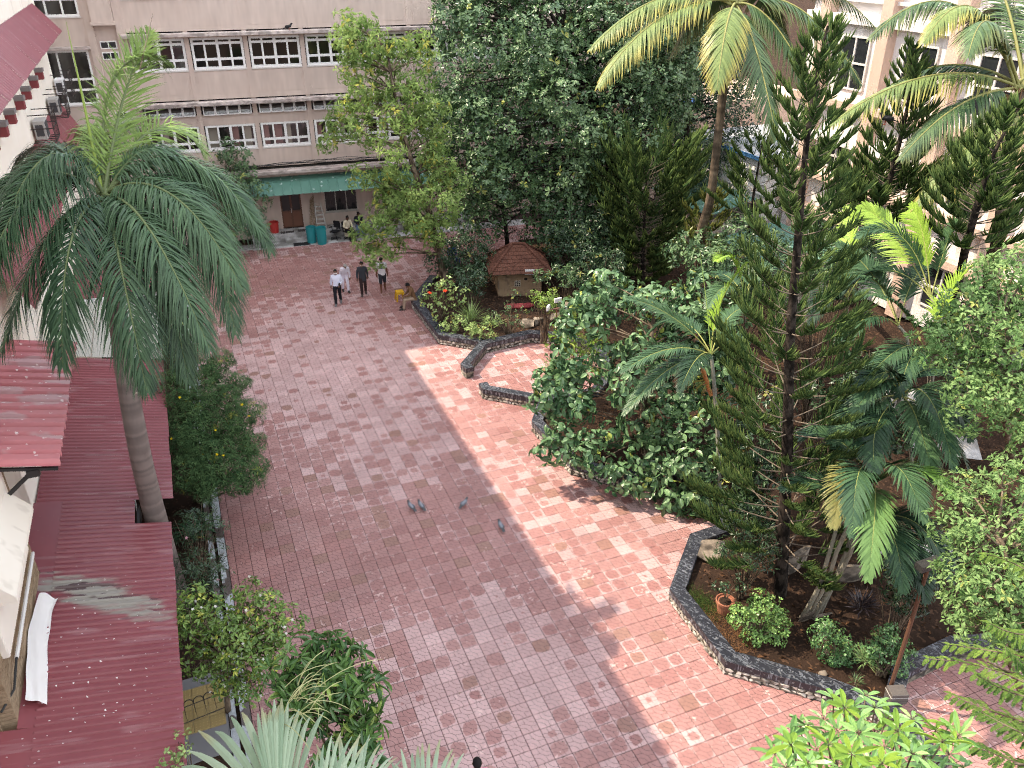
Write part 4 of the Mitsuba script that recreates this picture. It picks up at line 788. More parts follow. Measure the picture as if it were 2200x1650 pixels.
# broadleaf trees
tree('kapok_tree', 'tall slender tree with pale lime palmate leaves in front of the tan building', [(10.93, 35.621, 0.25), (10.653, 35.429, 1.725), (10.327, 35.529, 3.759), (9.619, 35.996, 6.573), (9.283, 36.409, 8.714), (9.117, 36.752, 10.855)], [.20, .15, .12, .08, .04],
     [(7.76, 36.56, 9.53, 0.55), (9.38, 36.16, 4.81, 0.86), (7.85, 38.02, 11.8, 0.87), (7.47, 36.43, 5.75, 0.73), (9.76, 36.93, 10.88, 0.66), (8.47, 36.56, 5.48, 0.76), (11.43, 35.01, 5.41, 0.76), (8.98, 38.11, 10.41, 0.73), (8.06, 36.5, 7.29, 0.75), (10.63, 34.16, 4.67, 0.82), (7.27, 35.45, 2.98, 0.88), (9.33, 34.39, 3.91, 0.79), (10.0, 36.61, 8.25, 0.73), (8.69, 35.06, 6.65, 0.83), (10.98, 35.02, 6.23, 0.64), (10.87, 35.77, 7.35, 0.89), (10.1, 35.73, 9.1, 0.7), (9.54, 37.18, 10.19, 0.64), (10.32, 36.57, 7.69, 0.76), (10.66, 34.18, 3.98, 0.6), (7.6, 35.28, 2.4, 0.7), (7.69, 38.26, 10.51, 0.58), (6.76, 37.13, 7.92, 0.62), (8.37, 35.23, 2.75, 0.69), (10.22, 35.37, 6.65, 0.59), (9.76, 36.57, 7.19, 0.71), (8.67, 38.18, 11.82, 0.55), (8.49, 36.69, 8.77, 0.67), (9.06, 37.57, 9.27, 0.79), (9.88, 36.56, 9.54, 0.6), (9.0, 35.7, 4.49, 0.86), (8.31, 36.02, 4.08, 0.89), (10.75, 35.56, 6.87, 0.65), (10.67, 35.7, 8.36, 0.83), (10.62, 36.82, 10.42, 0.77), (7.74, 37.91, 9.76, 0.71), (7.24, 37.65, 8.43, 0.79), (9.65, 34.59, 5.08, 0.75), (7.77, 37.24, 8.12, 0.61), (8.99, 36.51, 5.35, 0.83), (7.16, 36.52, 7.76, 0.62), (8.9, 35.21, 8.38, 0.88), (7.97, 37.1, 10.85, 0.84), (10.07, 34.75, 3.86, 0.56), (7.52, 35.37, 3.87, 0.63), (6.44, 37.47, 7.1, 0.67), (7.59, 37.67, 11.18, 0.88), (10.47, 35.08, 5.45, 0.56), (8.53, 36.47, 4.9, 0.78), (10.16, 34.46, 3.0, 0.59), (8.65, 37.52, 9.91, 0.57), (10.5, 37.07, 11.04, 0.81), (8.13, 37.38, 8.69, 0.82), (10.66, 35.79, 6.04, 0.71), (9.68, 36.05, 5.34, 0.58), (9.9, 34.96, 3.31, 0.81), (9.15, 35.98, 9.26, 0.58), (8.99, 35.72, 3.67, 0.86), (8.78, 36.59, 11.25, 0.75), (8.06, 34.97, 3.87, 0.61), (10.66, 36.72, 9.53, 0.78), (9.54, 35.54, 4.23, 0.64)], GREEN['light'], 78, 7, .25, .075, seed=41, leaf='m_leaf_thin', yellow=.05, up=.1, squash=.9, shell=.3)
tree('shade_tree', 'largest dark green tree spreading in front of the tan building, glossy whorled leaves', [(23.626, 41.333, 0.25), (21.201, 37.103, 3.032), (20.782, 37.436, 5.398), (19.711, 38.332, 8.274), (18.461, 39.108, 10.824)], [.42, .34, .3, .24, .14],
     [(13.4, 40.72, 11.04, 1.41), (20.99, 35.0, 6.72, 1.27), (12.7, 38.52, 8.73, 1.26), (19.1, 41.07, 11.86, 0.98), (20.63, 36.92, 12.68, 1.3), (17.45, 40.07, 6.99, 1.29), (17.89, 39.68, 5.99, 1.14), (15.82, 39.94, 5.17, 1.07), (21.21, 38.67, 10.17, 1.15), (16.4, 40.86, 9.85, 0.96), (16.71, 35.65, 4.25, 1.51), (12.01, 39.55, 4.73, 1.24), (16.97, 39.68, 12.9, 1.53), (13.66, 37.16, 6.22, 1.06), (14.39, 35.88, 4.88, 1.36), (21.95, 39.44, 11.09, 1.02), (22.01, 35.81, 5.39, 1.42), (19.56, 35.12, 3.39, 1.26), (16.66, 36.9, 4.15, 0.97), (23.74, 38.67, 12.66, 1.02), (21.69, 35.37, 9.18, 1.38), (22.71, 36.78, 10.54, 1.43), (19.06, 38.22, 8.86, 1.0), (19.56, 38.0, 11.58, 1.55), (13.42, 37.58, 4.48, 1.05), (21.55, 37.24, 6.47, 0.99), (23.3, 36.69, 11.45, 1.56), (23.35, 38.56, 11.79, 1.02), (12.56, 39.62, 9.44, 1.24), (13.67, 41.51, 11.54, 1.44), (13.77, 37.33, 2.85, 1.2), (13.74, 40.14, 10.29, 1.13), (17.46, 36.51, 2.8, 1.27), (14.22, 38.37, 7.13, 1.42), (20.93, 38.3, 13.39, 1.31), (20.9, 38.43, 9.17, 1.15), (17.73, 34.46, 5.9, 0.94), (20.49, 37.71, 7.1, 1.45), (19.45, 39.45, 11.45, 0.95), (16.82, 35.82, 7.52, 1.53), (21.45, 36.85, 9.0, 1.21), (17.83, 41.08, 8.81, 1.54), (22.79, 35.73, 9.08, 1.39), (16.97, 40.45, 9.4, 1.47), (18.95, 40.74, 12.78, 1.41), (17.29, 34.47, 2.33, 1.13), (17.69, 35.03, 4.73, 1.34), (22.18, 37.21, 10.81, 1.54), (17.09, 36.52, 9.94, 1.02), (14.07, 36.28, 7.17, 1.06), (16.17, 39.58, 5.67, 1.32), (19.12, 38.1, 12.77, 1.3), (17.64, 38.88, 8.98, 1.15), (13.3, 37.49, 7.79, 1.38), (16.54, 37.45, 5.4, 0.99), (16.37, 39.59, 11.55, 1.03), (19.4, 35.12, 2.43, 1.4), (17.84, 35.89, 2.44, 1.14), (12.5, 39.87, 6.36, 1.1), (16.45, 36.79, 2.86, 1.12), (14.56, 38.49, 5.3, 1.3), (17.29, 39.36, 10.64, 1.47), (16.29, 37.94, 3.82, 1.55), (17.84, 34.97, 1.44, 1.55), (21.13, 35.84, 5.04, 1.03), (17.0, 34.3, 7.44, 1.09), (19.93, 37.06, 9.99, 1.34), (20.52, 37.6, 5.77, 1.46), (22.15, 37.56, 7.63, 1.48), (16.33, 38.57, 4.37, 1.55), (14.49, 41.76, 12.53, 1.03), (15.41, 39.37, 9.15, 1.22), (20.69, 38.93, 11.94, 1.12), (18.31, 38.66, 5.06, 1.11), (21.67, 36.21, 8.52, 1.04), (13.68, 40.03, 5.69, 1.5), (17.24, 38.67, 4.34, 1.07), (20.43, 35.89, 8.41, 1.51), (19.97, 37.36, 5.06, 1.01), (15.71, 37.24, 5.72, 0.97), (16.67, 36.62, 1.73, 1.46), (15.35, 42.19, 12.05, 1.45), (24.31, 36.6, 11.01, 1.17), (15.85, 40.6, 11.48, 1.2), (20.2, 39.21, 7.42, 1.23), (22.05, 37.06, 11.41, 1.55), (22.32, 35.58, 8.16, 1.14), (17.97, 34.53, 7.34, 1.52), (11.89, 39.47, 5.4, 1.22), (17.02, 41.39, 12.22, 1.51), (12.98, 38.01, 3.71, 1.02), (19.82, 36.35, 3.68, 1.54), (19.24, 35.95, 4.49, 1.39), (21.95, 35.43, 11.27, 1.24), (14.93, 36.16, 8.58, 1.02), (21.19, 36.07, 12.23, 1.27), (16.03, 39.75, 10.74, 1.21), (22.03, 38.83, 13.12, 0.99), (16.12, 36.25, 8.38, 1.05), (22.95, 35.84, 7.49, 1.43), (12.3, 38.16, 3.76, 1.5), (20.21, 35.31, 6.08, 1.06), (20.42, 36.03, 10.47, 1.42), (13.38, 36.41, 5.24, 1.2), (16.28, 37.24, 9.92, 1.27), (13.34, 41.6, 12.55, 1.0), (16.74, 35.37, 8.72, 1.54), (15.32, 41.3, 13.44, 1.51), (17.0, 40.89, 8.3, 1.31), (19.18, 40.16, 8.64, 1.2), (17.19, 40.04, 13.53, 1.44), (19.51, 35.55, 6.94, 1.1), (19.37, 37.5, 10.25, 1.19), (13.95, 38.81, 3.48, 1.5), (17.93, 37.37, 4.63, 1.5), (19.57, 38.89, 13.58, 1.1), (14.53, 37.03, 5.1, 1.31), (19.4, 36.84, 12.64, 1.0), (17.57, 37.12, 10.88, 1.0), (13.94, 39.8, 11.83, 1.0), (15.69, 40.31, 13.21, 1.21), (13.54, 39.61, 7.86, 1.44), (20.07, 38.33, 13.23, 1.18), (18.39, 37.34, 3.47, 0.95), (12.89, 38.43, 4.34, 1.01), (18.85, 35.53, 11.4, 1.49), (14.22, 40.14, 8.64, 1.23), (22.97, 37.6, 9.67, 1.53), (17.03, 37.87, 7.07, 1.22), (14.02, 37.62, 10.71, 1.53), (16.35, 41.11, 11.92, 1.0), (16.67, 40.44, 13.38, 1.09), (15.13, 41.89, 10.62, 1.13), (12.72, 38.88, 7.74, 1.5), (23.85, 36.2, 9.96, 1.02), (18.36, 38.23, 13.16, 1.04), (12.35, 40.1, 7.65, 1.09), (14.82, 39.98, 8.64, 1.49), (20.09, 35.42, 9.93, 0.96), (24.23, 37.87, 13.1, 1.35), (15.15, 38.43, 3.61, 1.01), (14.0, 41.62, 12.03, 1.11), (19.03, 34.84, 1.97, 1.17), (19.84, 39.0, 8.15, 1.45), (18.84, 39.08, 7.27, 1.09), (16.3, 37.84, 8.49, 1.05), (16.48, 36.98, 10.37, 1.46), (16.41, 37.22, 11.45, 1.51), (16.4, 40.16, 6.35, 1.21), (15.41, 40.98, 12.69, 1.54), (21.0, 37.76, 8.66, 1.43), (19.12, 35.85, 2.64, 0.97), (20.42, 35.92, 4.04, 1.37), (22.95, 36.77, 12.04, 0.96), (17.71, 35.77, 5.33, 1.28), (23.16, 35.86, 8.15, 1.3), (14.1, 38.71, 8.19, 1.37), (22.67, 38.6, 9.84, 0.95), (19.27, 38.77, 10.88, 1.44), (17.71, 34.37, 6.58, 1.22), (19.43, 39.54, 9.62, 1.37), (13.43, 37.88, 5.23, 1.15), (13.27, 37.13, 6.74, 1.25), (23.97, 36.55, 9.33, 1.45), (22.61, 36.05, 6.98, 1.25)], GREEN['mid'], 46, 7, .24, .11, tm=SPOON, seed=42, yellow=.006, bark='m_bark_dark', r0=.12)
tree('shade_tree', 'dark small leaved tree behind the coconut trunk', [(27.057, 39.943, 0.25), (26.094, 38.985, 3.321), (26.584, 40.074, 7.595)], [.3, .25, .15],
     [(28.73, 38.38, 7.13, 1.11), (26.99, 39.16, 8.4, 1.16), (27.43, 38.46, 10.32, 1.01), (25.29, 37.52, 4.85, 1.33), (28.93, 38.59, 8.44, 1.25), (24.39, 38.8, 6.42, 1.24), (27.3, 39.54, 10.59, 1.15), (26.98, 39.94, 7.17, 1.04), (26.56, 38.42, 2.8, 1.39), (26.23, 40.66, 9.69, 1.21), (26.91, 39.33, 5.82, 1.38), (28.45, 37.9, 6.54, 1.43), (25.19, 38.65, 3.18, 1.38), (25.53, 38.45, 10.02, 1.03), (27.47, 38.33, 4.67, 1.19), (25.59, 40.83, 7.45, 1.04), (25.56, 39.61, 10.32, 1.23), (28.04, 38.21, 8.42, 1.39), (27.73, 38.54, 9.38, 0.86), (26.14, 40.07, 8.6, 0.99), (29.21, 38.94, 7.8, 0.92), (25.4, 38.81, 4.38, 1.21), (24.73, 40.38, 8.22, 0.9), (27.92, 38.41, 6.1, 0.94), (24.08, 39.2, 5.48, 1.38), (25.98, 37.83, 5.55, 0.9), (24.11, 39.18, 6.02, 1.36), (26.52, 40.44, 7.06, 1.29), (26.15, 39.99, 5.82, 1.02), (26.66, 40.28, 10.74, 1.29), (26.75, 38.08, 7.53, 1.28), (28.04, 39.99, 8.75, 1.16), (26.05, 39.22, 4.92, 0.88), (25.01, 40.25, 9.23, 1.05), (25.27, 39.42, 8.1, 1.39), (26.94, 39.09, 3.23, 0.9), (24.38, 39.64, 4.47, 0.98), (25.4, 40.0, 6.85, 1.42), (27.15, 37.64, 4.2, 1.08), (25.66, 38.26, 3.23, 1.27), (28.4, 39.68, 8.23, 0.89), (28.02, 39.65, 11.16, 1.08), (28.91, 38.4, 5.32, 1.3), (27.37, 39.79, 9.42, 1.42), (28.5, 39.21, 10.57, 1.32), (27.68, 37.7, 5.42, 1.01), (24.88, 39.88, 3.53, 1.33), (25.1, 39.62, 5.26, 0.95), (24.5, 38.8, 4.37, 1.39), (27.03, 38.59, 6.88, 0.89), (25.45, 38.66, 8.16, 1.2), (27.26, 39.04, 3.83, 1.12), (26.21, 37.75, 5.02, 1.32), (27.58, 38.19, 7.33, 1.02), (25.58, 40.62, 10.28, 1.16)], GREEN['dark'], 60, 7, .17, .075, seed=43, bark='m_bark_dark', r0=.09)
tree('garden_tree', 'small round green tree behind the royal palm, against the tan wall', [(1.105, 44.379, 0.0), (1.791, 44.686, 2.615)], [.1, .06],
     [(3.25, 44.6, 1.89, 0.73), (2.73, 46.09, 4.07, 0.76), (1.11, 46.21, 3.73, 0.89), (2.56, 46.4, 5.14, 0.88), (3.22, 45.82, 4.33, 0.6), (1.86, 44.25, 1.35, 0.66), (2.1, 44.76, 3.48, 0.68), (2.73, 43.8, 1.89, 0.69), (1.25, 44.91, 1.61, 0.95), (2.52, 45.04, 3.63, 0.75), (1.64, 45.86, 4.04, 0.87), (1.16, 45.58, 2.38, 0.98), (2.04, 44.44, 2.12, 0.88), (3.45, 44.76, 3.27, 0.93), (3.09, 44.1, 2.69, 0.95), (3.03, 45.32, 3.79, 0.89), (1.96, 45.68, 3.69, 0.73), (1.27, 45.69, 3.17, 0.62), (2.97, 45.79, 4.95, 0.81), (2.18, 44.81, 2.64, 0.93)], GREEN['mid'], 60, 7, .22, .08, seed=44)
r = np.random.default_rng(45); LT = thing('large_leaved_tree', 'bushy tree of large drooping heart shaped leaves hanging over the low wall', 'tree')
cl = [(12.35, 19.84, 3.88, 0.72), (11.73, 20.76, 3.28, 0.71), (13.42, 20.03, 3.71, 0.71), (14.15, 21.36, 4.92, 0.54), (12.67, 16.75, 1.46, 0.75), (13.96, 18.83, 3.24, 0.49), (10.38, 20.5, 2.53, 0.73), (13.32, 18.68, 2.46, 0.5), (10.22, 20.86, 2.92, 0.62), (11.1, 18.51, 3.03, 0.52), (15.13, 19.47, 4.14, 0.73), (14.76, 19.57, 3.38, 0.75), (12.59, 16.47, 0.65, 0.65), (12.4, 16.35, 0.4, 0.58), (10.47, 21.34, 4.37, 0.48), (14.82, 20.64, 5.37, 0.6), (10.68, 19.98, 3.15, 0.47), (13.34, 17.5, 2.26, 0.58), (12.63, 18.68, 2.13, 0.62), (10.19, 19.92, 2.17, 0.64), (10.11, 18.16, 1.27, 0.5), (12.2, 17.05, 1.18, 0.65), (14.26, 18.91, 2.6, 0.74), (15.47, 20.15, 4.41, 0.73), (9.09, 19.12, 1.39, 0.64), (14.15, 19.79, 4.86, 0.76), (10.29, 18.9, 1.6, 0.48), (12.9, 21.93, 4.88, 0.69), (9.8, 20.23, 2.05, 0.5), (11.25, 17.31, 0.67, 0.5), (13.6, 19.75, 2.71, 0.51), (13.95, 20.82, 4.45, 0.67), (12.19, 22.14, 5.28, 0.61), (11.5, 17.76, 1.33, 0.71), (9.84, 18.71, 1.23, 0.57), (13.34, 20.79, 4.12, 0.67), (11.64, 18.53, 2.17, 0.68), (12.93, 16.22, 0.4, 0.6), (9.51, 20.44, 2.47, 0.71), (14.69, 18.95, 3.05, 0.77), (11.15, 21.2, 4.36, 0.75), (9.64, 19.5, 1.62, 0.7), (10.38, 20.41, 3.5, 0.49), (12.16, 20.54, 3.3, 0.48), (11.83, 17.23, 0.53, 0.47), (13.79, 17.13, 1.4, 0.6), (14.84, 20.19, 4.07, 0.56), (14.37, 19.97, 3.4, 0.76), (13.48, 18.47, 2.04, 0.57), (11.57, 21.76, 4.87, 0.77), (9.58, 20.68, 2.94, 0.65), (11.82, 16.72, 0.4, 0.51), (11.18, 22.11, 4.55, 0.65), (12.34, 21.58, 4.68, 0.72), (10.13, 21.07, 3.6, 0.54), (14.07, 20.74, 3.85, 0.52), (10.72, 17.78, 0.8, 0.68), (12.84, 17.76, 1.83, 0.65), (11.42, 19.04, 3.34, 0.73), (11.06, 19.03, 1.46, 0.6), (12.84, 20.35, 2.86, 0.73), (12.83, 19.05, 2.53, 0.54), (13.0, 20.43, 5.22, 0.75), (12.34, 18.68, 1.3, 0.66)]
tp = poly3([(12.4, 18.9, .2), (12.2, 19.2, 1.5), (12.5, 19.6, 3.4), (12.9, 20.2, 5.0)], 10); mb = MB(); mb.tube(tp, np.linspace(.14, .05, 10), 8); put('trunk', mb, 'm_bark', LT, smooth=True)
mb = MB(); limbs(mb, r, tp, cl, .035); put('branches', mb, 'm_bark', LT, smooth=True)
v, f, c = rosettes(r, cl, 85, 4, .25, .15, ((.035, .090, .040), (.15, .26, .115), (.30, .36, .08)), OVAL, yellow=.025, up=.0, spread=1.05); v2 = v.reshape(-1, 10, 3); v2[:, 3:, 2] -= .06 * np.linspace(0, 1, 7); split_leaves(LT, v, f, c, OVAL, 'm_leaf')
shrub('fern_shrub', 'bright feathery green shrub beside the thin lamp post', [(11.6, 22.21, 2.15, 0.53), (12.55, 23.68, 3.13, 0.41), (11.14, 22.37, 2.23, 0.43), (10.8, 22.71, 2.27, 0.4), (12.41, 23.28, 2.67, 0.43), (11.81, 23.85, 3.04, 0.45), (11.64, 23.62, 2.71, 0.54), (11.57, 22.62, 2.88, 0.59), (12.26, 22.28, 2.27, 0.6), (11.79, 24.12, 3.25, 0.41), (11.12, 23.31, 2.76, 0.61), (12.08, 23.72, 3.13, 0.42), (12.2, 24.45, 3.47, 0.54), (11.77, 22.52, 2.39, 0.47), (11.3, 23.63, 2.93, 0.43), (12.39, 22.63, 2.63, 0.59)], GREEN['lime'], 120, 6, .11, .035, THIN, seed=46, leaf='m_leaf_dull')
tree('leafy_tree', 'pale small leaved tree filling the right edge, upper of the two', [(23.544, 14.563, 0.0), (14.976, 9.925, 6.851), (14.611, 10.226, 8.366)], [.1, .07, .04],
     [(13.79, 9.66, 6.78, 0.56), (15.64, 9.94, 8.21, 0.44), (14.99, 10.74, 8.07, 0.49), (13.79, 10.7, 7.78, 0.4), (14.15, 10.86, 8.71, 0.52), (13.81, 10.12, 7.51, 0.44), (14.27, 9.4, 7.51, 0.44), (16.45, 10.7, 8.92, 0.38), (14.2, 10.48, 8.72, 0.52), (14.3, 9.65, 8.29, 0.5), (15.12, 10.55, 8.83, 0.55), (14.04, 11.01, 8.32, 0.43), (13.71, 9.31, 7.33, 0.37), (15.27, 9.02, 7.14, 0.47), (14.44, 10.35, 7.71, 0.54), (15.79, 10.49, 8.33, 0.53), (14.41, 9.52, 7.14, 0.46), (14.82, 10.88, 9.16, 0.54), (15.48, 11.36, 9.2, 0.4), (14.53, 10.97, 9.01, 0.49), (15.46, 9.24, 7.5, 0.48), (14.41, 10.75, 7.79, 0.44), (14.24, 9.85, 7.36, 0.5), (15.25, 9.68, 8.03, 0.44), (13.3, 10.56, 7.77, 0.36), (15.27, 10.75, 9.34, 0.55), (14.18, 9.82, 8.54, 0.43), (14.43, 9.0, 6.91, 0.55), (15.72, 10.69, 8.54, 0.47), (14.8, 9.44, 7.0, 0.43), (14.05, 9.55, 6.85, 0.37), (15.91, 10.89, 9.33, 0.42), (14.89, 10.07, 8.37, 0.39), (15.34, 8.96, 6.71, 0.44), (16.16, 10.06, 8.35, 0.38), (15.1, 9.99, 8.12, 0.46), (13.39, 9.66, 7.37, 0.48), (15.54, 9.64, 7.6, 0.56), (14.98, 8.77, 6.53, 0.54), (15.11, 10.75, 8.6, 0.53), (13.71, 10.51, 8.1, 0.47), (14.43, 8.59, 6.48, 0.51), (14.3, 9.87, 7.93, 0.49), (15.34, 9.37, 6.94, 0.51), (14.4, 8.8, 6.58, 0.47), (15.33, 9.65, 7.45, 0.54), (14.7, 10.3, 7.41, 0.44), (15.13, 9.27, 7.39, 0.5), (14.94, 9.06, 6.6, 0.48), (13.51, 10.74, 8.14, 0.54), (13.8, 10.36, 8.48, 0.48), (15.02, 10.15, 7.14, 0.57)], GREEN['pale'], 190, 6, .12, .052, KITE, seed=47, r0=.03, leaf='m_leaf_thin')
tree('leafy_tree', 'pale small leaved tree filling the right edge, lower of the two', [(15.621, 7.705, 0.0), (12.119, 6.907, 4.774), (11.929, 7.282, 6.116)], [.09, .06, .03],
     [(13.09, 7.2, 6.18, 0.49), (11.44, 6.17, 5.2, 0.39), (11.87, 6.02, 4.49, 0.34), (12.33, 5.99, 4.32, 0.32), (12.96, 8.22, 6.6, 0.38), (12.68, 6.12, 4.75, 0.38), (11.53, 6.87, 4.9, 0.43), (11.15, 6.61, 4.88, 0.43), (12.35, 5.68, 4.26, 0.5), (12.04, 6.59, 5.7, 0.37), (13.92, 7.83, 6.48, 0.34), (11.02, 6.58, 5.82, 0.45), (11.23, 6.27, 5.12, 0.32), (11.83, 8.06, 6.23, 0.34), (13.13, 7.68, 6.84, 0.47), (12.58, 8.18, 6.12, 0.41), (11.93, 6.69, 5.47, 0.33), (12.22, 6.43, 5.2, 0.36), (13.13, 7.45, 6.32, 0.34), (12.22, 7.12, 6.33, 0.5), (11.61, 6.72, 5.73, 0.48), (12.67, 7.21, 5.73, 0.34), (12.23, 6.88, 5.74, 0.42), (11.86, 6.08, 4.8, 0.36), (12.47, 7.8, 6.7, 0.47), (11.37, 7.13, 5.35, 0.4), (11.78, 7.36, 5.95, 0.41), (11.72, 6.48, 5.12, 0.43), (12.54, 7.37, 5.25, 0.32), (12.62, 6.57, 5.26, 0.33), (12.46, 6.84, 6.25, 0.52), (12.02, 8.26, 6.5, 0.42), (11.58, 7.94, 5.95, 0.42), (11.38, 7.01, 4.9, 0.5), (11.83, 7.85, 5.68, 0.33), (11.72, 7.53, 6.18, 0.36), (11.63, 6.11, 4.5, 0.45), (11.43, 7.06, 5.73, 0.34), (12.78, 6.78, 5.63, 0.34), (13.63, 7.37, 6.22, 0.42), (12.31, 5.85, 4.81, 0.47), (13.31, 7.1, 6.15, 0.42), (13.08, 7.53, 6.07, 0.4), (12.59, 6.24, 5.23, 0.43), (11.41, 7.36, 5.39, 0.5), (11.94, 6.04, 5.21, 0.4)], GREEN['pale'], 240, 6, .11, .045, KITE, seed=48, r0=.03, leaf='m_leaf_thin')

# areca palms
r = np.random.default_rng(51); A1 = thing('areca_palm', 'single areca palm with orange sheath rising out of the big leafed tree', 'palm tree')
mb = MB(); mb.tube(poly3([(13.18, 16.054, 0.2), (13.007, 16.575, 3.025), (12.847, 16.99, 4.874)], 8), np.linspace(.07, .05, 8), 8, c=(.24, .25, .21)); put('trunk', mb, 'm_wood', A1, smooth=True)
mb = MB(); mb.tube([(12.594, 16.428, 3.954), (12.463, 16.719, 4.569), (12.372, 16.794, 4.841)], [.05, .06, .01], 6, c=(.42, .16, .05)); put('dry_sheath', mb, 'm_paint', A1, smooth=True)
mb = MB()
for k in range(14): e = np.array((12.239, 16.577, 4.173)) + r.normal(0, .16, 3); mb.tube([(12.603, 16.658, 4.352), e + [0, 0, .1], e - [0, 0, .15]], [.012, .01, .004], 4, c=(.20, .19, .05))
put('flower_stalk', mb, 'm_wood', A1)
B = np.array((12.854, 17.008, 4.909))
for ct, tp_, tone, cl, tw in [((11.941, 17.662, 6.231), (10.554, 17.954, 6.611), .7, ARECA, .3), ((13.163, 17.701, 6.3), (13.994, 17.46, 7.295), .7, ARECA_Y, .9), ((11.375, 16.909, 5.815), (9.805, 16.648, 5.13), .45, ARECA, 0), ((11.286, 16.688, 5.379), (9.664, 16.137, 4.166), .5, ARECA, 0), ((14.068, 17.494, 5.523), (14.802, 16.745, 4.546), .4, ARECA, 0), ((12.981, 18.775, 5.913), (12.075, 19.167, 4.705), .3, ARECA, 0), ((14.205, 18.411, 5.715), (15.435, 18.64, 5.277), .6, ARECA, 0), ((11.912, 16.369, 5.684), (10.822, 15.42, 4.993), .3, ARECA_D, 0)]:
    frond(r, A1, (B, ct, tp_), n=60, Lmax=.62, W=.042, tone=tone, cols=cl, rr=.022, rc=(.28, .30, .08), ang=.85, lift=.25, droop=.3, start=.22, rag=.05, twist=tw)
mb = MB(); mb.tube([B, (12.995, 17.702, 6.186), (13.083, 18.438, 7.497)], [.02, .012, .003], 5, c=(.2, .3, .07)); put('spear_leaf', mb, 'm_paint', A1, smooth=True)
def areca(label, stems, fr, seed, cat='palm tree', n=62, L=.66, W=.048):
    r = np.random.default_rng(seed); t = thing('areca_palm', label, cat)
    for s in stems: mb = MB(); mb.tube(poly3(s, 8), np.linspace(.06, .04, 8), 7, c=(.22, .21, .17)); put('stem', mb, 'm_wood', t, smooth=True)
    for b, ct, tp_, tone, cl, tw in fr: frond(r, t, (b, ct, tp_), n=n, Lmax=L, W=W, tone=tone, cols=cl, rr=.02, rc=(.26, .28, .08), ang=.85, lift=.25, droop=.3, start=.2, rag=.05, twist=tw)
    return t
b1, b2, b3 = (16.261, 13.039, 6.136), (16.29, 14.071, 6.448), (16.86, 13.808, 7.227)
areca('clump of areca palms with one bright lime frond, below the coconut crown', [[(20.875, 15.325, 0.2), (16.4, 12.732, 5.082), b1], [(20.181, 15.606, 0.2), (16.397, 13.606, 5.313), b2], [(21.827, 16.434, 0.2), (16.793, 13.307, 5.912), b3]],
      [(b1, (16.95, 13.638, 8.253), (17.67, 12.892, 8.523), .9, ARECA_Y, .5), (b3, (16.901, 15.205, 9.212), (15.331, 15.102, 8.588), .4, ARECA, .2), (b3, (17.095, 14.855, 9.168), (17.26, 15.422, 8.992), .7, ARECA_Y, 1.2), (b3, (17.626, 14.46, 8.861), (17.917, 14.403, 8.963), .5, ARECA, .9), (b2, (15.949, 14.657, 8.045), (14.355, 14.452, 7.857), .35, ARECA, 0), (b2, (15.052, 14.138, 7.383), (13.77, 13.425, 6.547), .3, ARECA, 0),
       (b1, (15.403, 13.624, 8.004), (13.959, 13.378, 7.848), .3, ARECA, 0), (b1, (15.252, 12.917, 7.115), (13.692, 12.433, 6.058), .35, ARECA, 0), (b1, (16.227, 13.006, 7.517), (16.084, 12.048, 6.627), .3, ARECA, 0), (b2, (17.401, 15.094, 7.696), (18.278, 15.086, 7.448), .3, ARECA, .3), (b3, (16.81, 15.585, 8.125), (15.702, 15.676, 6.686), .2, ARECA_D, 0), (b1, (15.156, 12.647, 7.008), (14.297, 11.889, 5.967), .3, ARECA, 0), (b2, (16.802, 15.746, 7.558), (15.854, 16.385, 7.995), .6, ARECA, .5), (b3, (17.3, 16.315, 8.867), (16.644, 16.515, 8.758), .8, ARECA_Y, .9)], 52)
b1, b2, b3 = (12.975, 10.877, 4.593), (14.499, 11.996, 5.869), (12.837, 10.772, 3.484)
